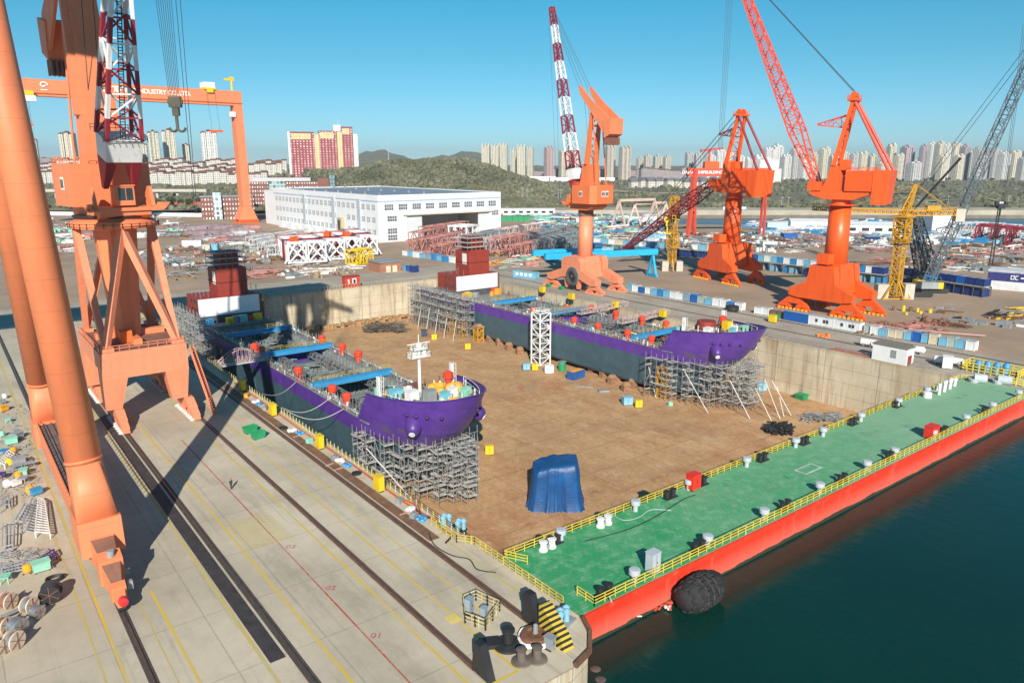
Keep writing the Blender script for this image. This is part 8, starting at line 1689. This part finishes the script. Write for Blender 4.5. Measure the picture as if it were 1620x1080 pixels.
# brick office behind the hall
fB = facade('brick office wall', (.20, .075, .06), (.62, .60, .56), 2.6, 4.2, .4, .42)
d = 830; z0 = 3; t = thing('office_building', 'brown brick office building with pale glass centre behind the white hall', 'office building', DL(d, (455-810)/1213*d, z0), -AZ+.12); U = ROOTM[t.name]
for x0, x1, h_ in ((-42, -20, 27), (-2, 32, 27)): mb = MB(U); mb.bx(x0, x1, -9, 12, 0, h_); mb.build('brick_wing', fB, t)
mb = MB(U); mb.bx(-19.9, -2.1, -7, 11, 0, 28); mb.build('glass_front', facade('glass front', (.42, .52, .50), (.18, .27, .27), 4, 4.2, .8, .7, rough=.3), t); mb = MB(U); mb.bx(-36, 24, -6, 10, 28.01, 31.5); mb.build('attic', M('pale lilac wall', (.50, .46, .48), .6), t)
mb = MB(U); mb.bx(32.1, 44, -11, 12, 0, 31); mb.build('brick_tower', M('plain brick', (.21, .085, .065), .8, var=.1), t); mb = MB(U); mb.bx(44.1, 50, -8, 10, 0, 34); mb.build('glass_tower', facade('teal glass', (.20, .30, .32), (.12, .2, .22), 3, 4, .8, .7, rough=.3), t)
d = 700; t = thing('office_building', 'low brick building with a pale glass stair tower left of the hall', 'office building', DL(d, (350-810)/1213*d, 0), -AZ+.3); U = ROOTM[t.name]; mb = MB(U); mb.bx(-20, 26, -8, 10, 0, 20); mb.build('brick_wing', fB, t); mb = MB(U); mb.bx(-9, -2, -12, -8.01, 0, 24); mb.build('stair_tower', facade('pale glass stair', (.6, .68, .68), (.25, .36, .38), 3.4, 4.2, .7, .65, rough=.3), t); mb = MB(U); mb.bx(-20.5, 26.5, -8.5, 10.5, 20.01, 20.9); mb.build('roof', mGrey, t)
# white boundary wall and viaduct on the left
def strip(name, pts, h_, th, mat, lab, cat, z=None):
    mb = MB()
    for (x0, y0), (x1, y1) in zip(pts[:-1], pts[1:]):
        a, b = P(x0, y0), P(x1, y1); mb.bar(a+zV*h_/2, b+zV*h_/2, th, h_)
    return tag(mb.build(name, mat), lab, cat)
strip('boundary_wall', [(40, 340), (225, 342), (330, 343), (384, 347)], 3.4, .8, mWht, 'long white boundary wall behind the left yard', 'wall')
a, b = DL(1000, -640, 0), DL(1000, -400, 0); t = thing('viaduct', 'pale concrete viaduct before the low white apartment rows', 'viaduct', a.lerp(b, .5)); mb = MB(); mb.bar(a+zV*15, b+zV*15, 10, 3.4); mb.build('deck', mConc, t); mb = MB()
for i in range(9): q = a.lerp(b, (i+.5)/9); mb.box(q, (3, 3, 13.3), -AZ)
mb.build('pier', mConc, t)
a, b = DL(860, -285, 0), DL(860, -150, 0); mb = MB(); mb.bar(a+zV*14, b+zV*14, 3, 13); tag(mb.build('retaining_wall', M('grey retaining wall', (.33, .32, .29), .8, var=.15, streak=(.2, .19, .17))), 'grey retaining wall right of the brick office below the hill', 'wall')
# pale quarry faces on the hills
mRock = M('pale rock', (.42, .36, .27), .9, var=.25, scale=.03)
# parked cars seen far off
car = thing('parked_car', 'small parked car in the distant car park left of the hall', 'car', (0, 0, 0), 0, 'cars parked left of the hall'); mb = MB(); mb.bx(-2.2, 2.2, -.85, .85, .35, .95); mb.hexa([(-1.5, -.8, .96), (1.3, -.8, .96), (1.3, .8, .96), (-1.5, .8, .96)], [(-1.0, -.7, 1.5), (.7, -.7, 1.5), (.7, .7, 1.5), (-1.0, .7, 1.5)]); mb.build('body', mWht, car); mb = MB()
for x in (-1.4, 1.4):
    for y in (-.86, .72): mb.tube((x, y, .35), (x, y+.14, .35), .34, 10)
mb.build('wheels', mBlk, car); car2 = None
for i in range(30):
    p = P(338+(i % 10)*4.6+rnd.uniform(-1, 1), 321.5-(i//10)*3.2)
    if i == 0: car.location = p
    else: dup(car, p, rnd.choice((0, .1, 1.6)))
t = thing('bus_shelter', 'red roofed row building beside the distant car park', 'building', DL(820, (262-810)/1213*820, 0), -AZ); mb = MB(ROOTM[t.name]); mb.bx(-34, 40, -5, 5, 0, 6); mb.build('wall', mConc, t); mb = MB(ROOTM[t.name]); mb.prism([(-35, -6, 6), (-35, 6, 6), (-35, 0, 9)], (76, 0, 0)); mb.build('roof', M('tile red', (.45, .12, .06), .8), t)
# trees
def tree(p, h_, lab, mat, seed, group):
    r_ = random.Random(seed); t = thing('tree', lab, 'tree', p, 0, group); mb = MB(); mb.tube(p, p+zV*h_*.45, h_*.035, 7, h_*.022)
    for k in range(5): a = k*1.26+r_.random(); mb.tube(p+zV*h_*(.3+.04*k), p+zV*h_*(.55+.07*k)+Vector((math.cos(a), math.sin(a), 0))*h_*.22, h_*.015, 5, h_*.006)
    mb.build('trunk', M('bark', (.10, .075, .055), .9, var=.2), t); mb = MB(); cl = [(Vector((math.cos(a), math.sin(a), 0))*h_*r_.uniform(.05, .27)+zV*h_*r_.uniform(.42, .92), h_*r_.uniform(.10, .19)) for a in [r_.uniform(0, 6.28) for _ in range(13)]]
    for c, s in cl:
        for k in range(60):
            v = Vector((r_.gauss(0, 1), r_.gauss(0, 1), r_.gauss(0, .8))).normalized()*s*r_.uniform(.5, 1.08); q = p+c+v; n = Vector((r_.gauss(0, 1), r_.gauss(0, 1), r_.gauss(0, 1))).normalized(); x = n.orthogonal().normalized()*h_*.034; y = n.cross(x)
            mb.add([q-x-y, q+x-y*.6, q+x*.8+y, q-x*.7+y], [(0, 1, 2, 3)])
    mb.build('crown', mat, t); return t
mLf = leafmat('tree leaves', (.050, .078, .024), (.12, .125, .045)); mLf2 = leafmat('dark leaves', (.030, .050, .024), (.065, .085, .035))
TR = [(252, 336, 13), (272, 335, 15), (300, 336, 14), (330, 334, 12), (352, 338, 16), (366, 339, 15), (376, 341, 13), (228, 336, 12), (240, 334, 14), (216, 336, 13), (288, 333, 12), (316, 332, 13), (342, 331, 14), (205, 335, 14)]
protoA = tree(P(*TR[0][:2]), TR[0][2], 'bushy olive green tree behind the white boundary wall left of the hall', mLf, 1, 'trees behind the white boundary wall'); protoB = tree(P(*TR[4][:2]), TR[4][2], 'taller yellowish green tree beside the low brick building', mLf, 2, 'trees beside the low brick building')
base = {id(protoA): TR[0][2], id(protoB): TR[4][2]}
for i, (px, py, h_) in enumerate(TR):
    if i in (0, 4): continue
    pr_ = protoB if px > 340 else protoA; s = h_/base[id(pr_)]; q = dup(pr_, P(px, py), i*1.3, scale=(s, s, s))
tc_ = tree(DL(870, -270, 4), 13, 'dark green tree at the foot of the maroon slab behind the hall roof', mLf2, 5, 'dark trees behind the hall roof')
for i in range(16): px = 512+i*13+rnd.uniform(-3, 3); d = 905+rnd.uniform(-20, 60); s = rnd.uniform(.7, 1.3); dup(tc_, DL(d, (px-810)/1213*d, zt(px, d)), rnd.uniform(0, 6), scale=(s, s, s))
# ------------------------------------------------------------------ air
mh, th, bh_ = newmat('pale haze'); th.nodes.remove(bh_); pv = nd(th, 'ShaderNodeVolumePrincipled'); pv.inputs['Color'].default_value = (.80, .90, 1.0, 1); pv.inputs['Density'].default_value = 8.5e-5; pv.inputs['Anisotropy'].default_value = .2
th.links.new(pv.outputs[0], th.nodes['Material Output'].inputs['Volume'])
hz = MB(); c0, c1, c2_, c3 = DL(-600, -6000), DL(-600, 6000), DL(9500, 9500), DL(9500, -9500)
hz.hexa([q-zV*16.5 for q in (c0, c1, c2_, c3)], [q+zV*215 for q in (c0, c1, c2_, c3)])
tag(hz.build('haze', mh), 'thin pale haze filling the air over the yard and city', 'haze', kind='stuff')
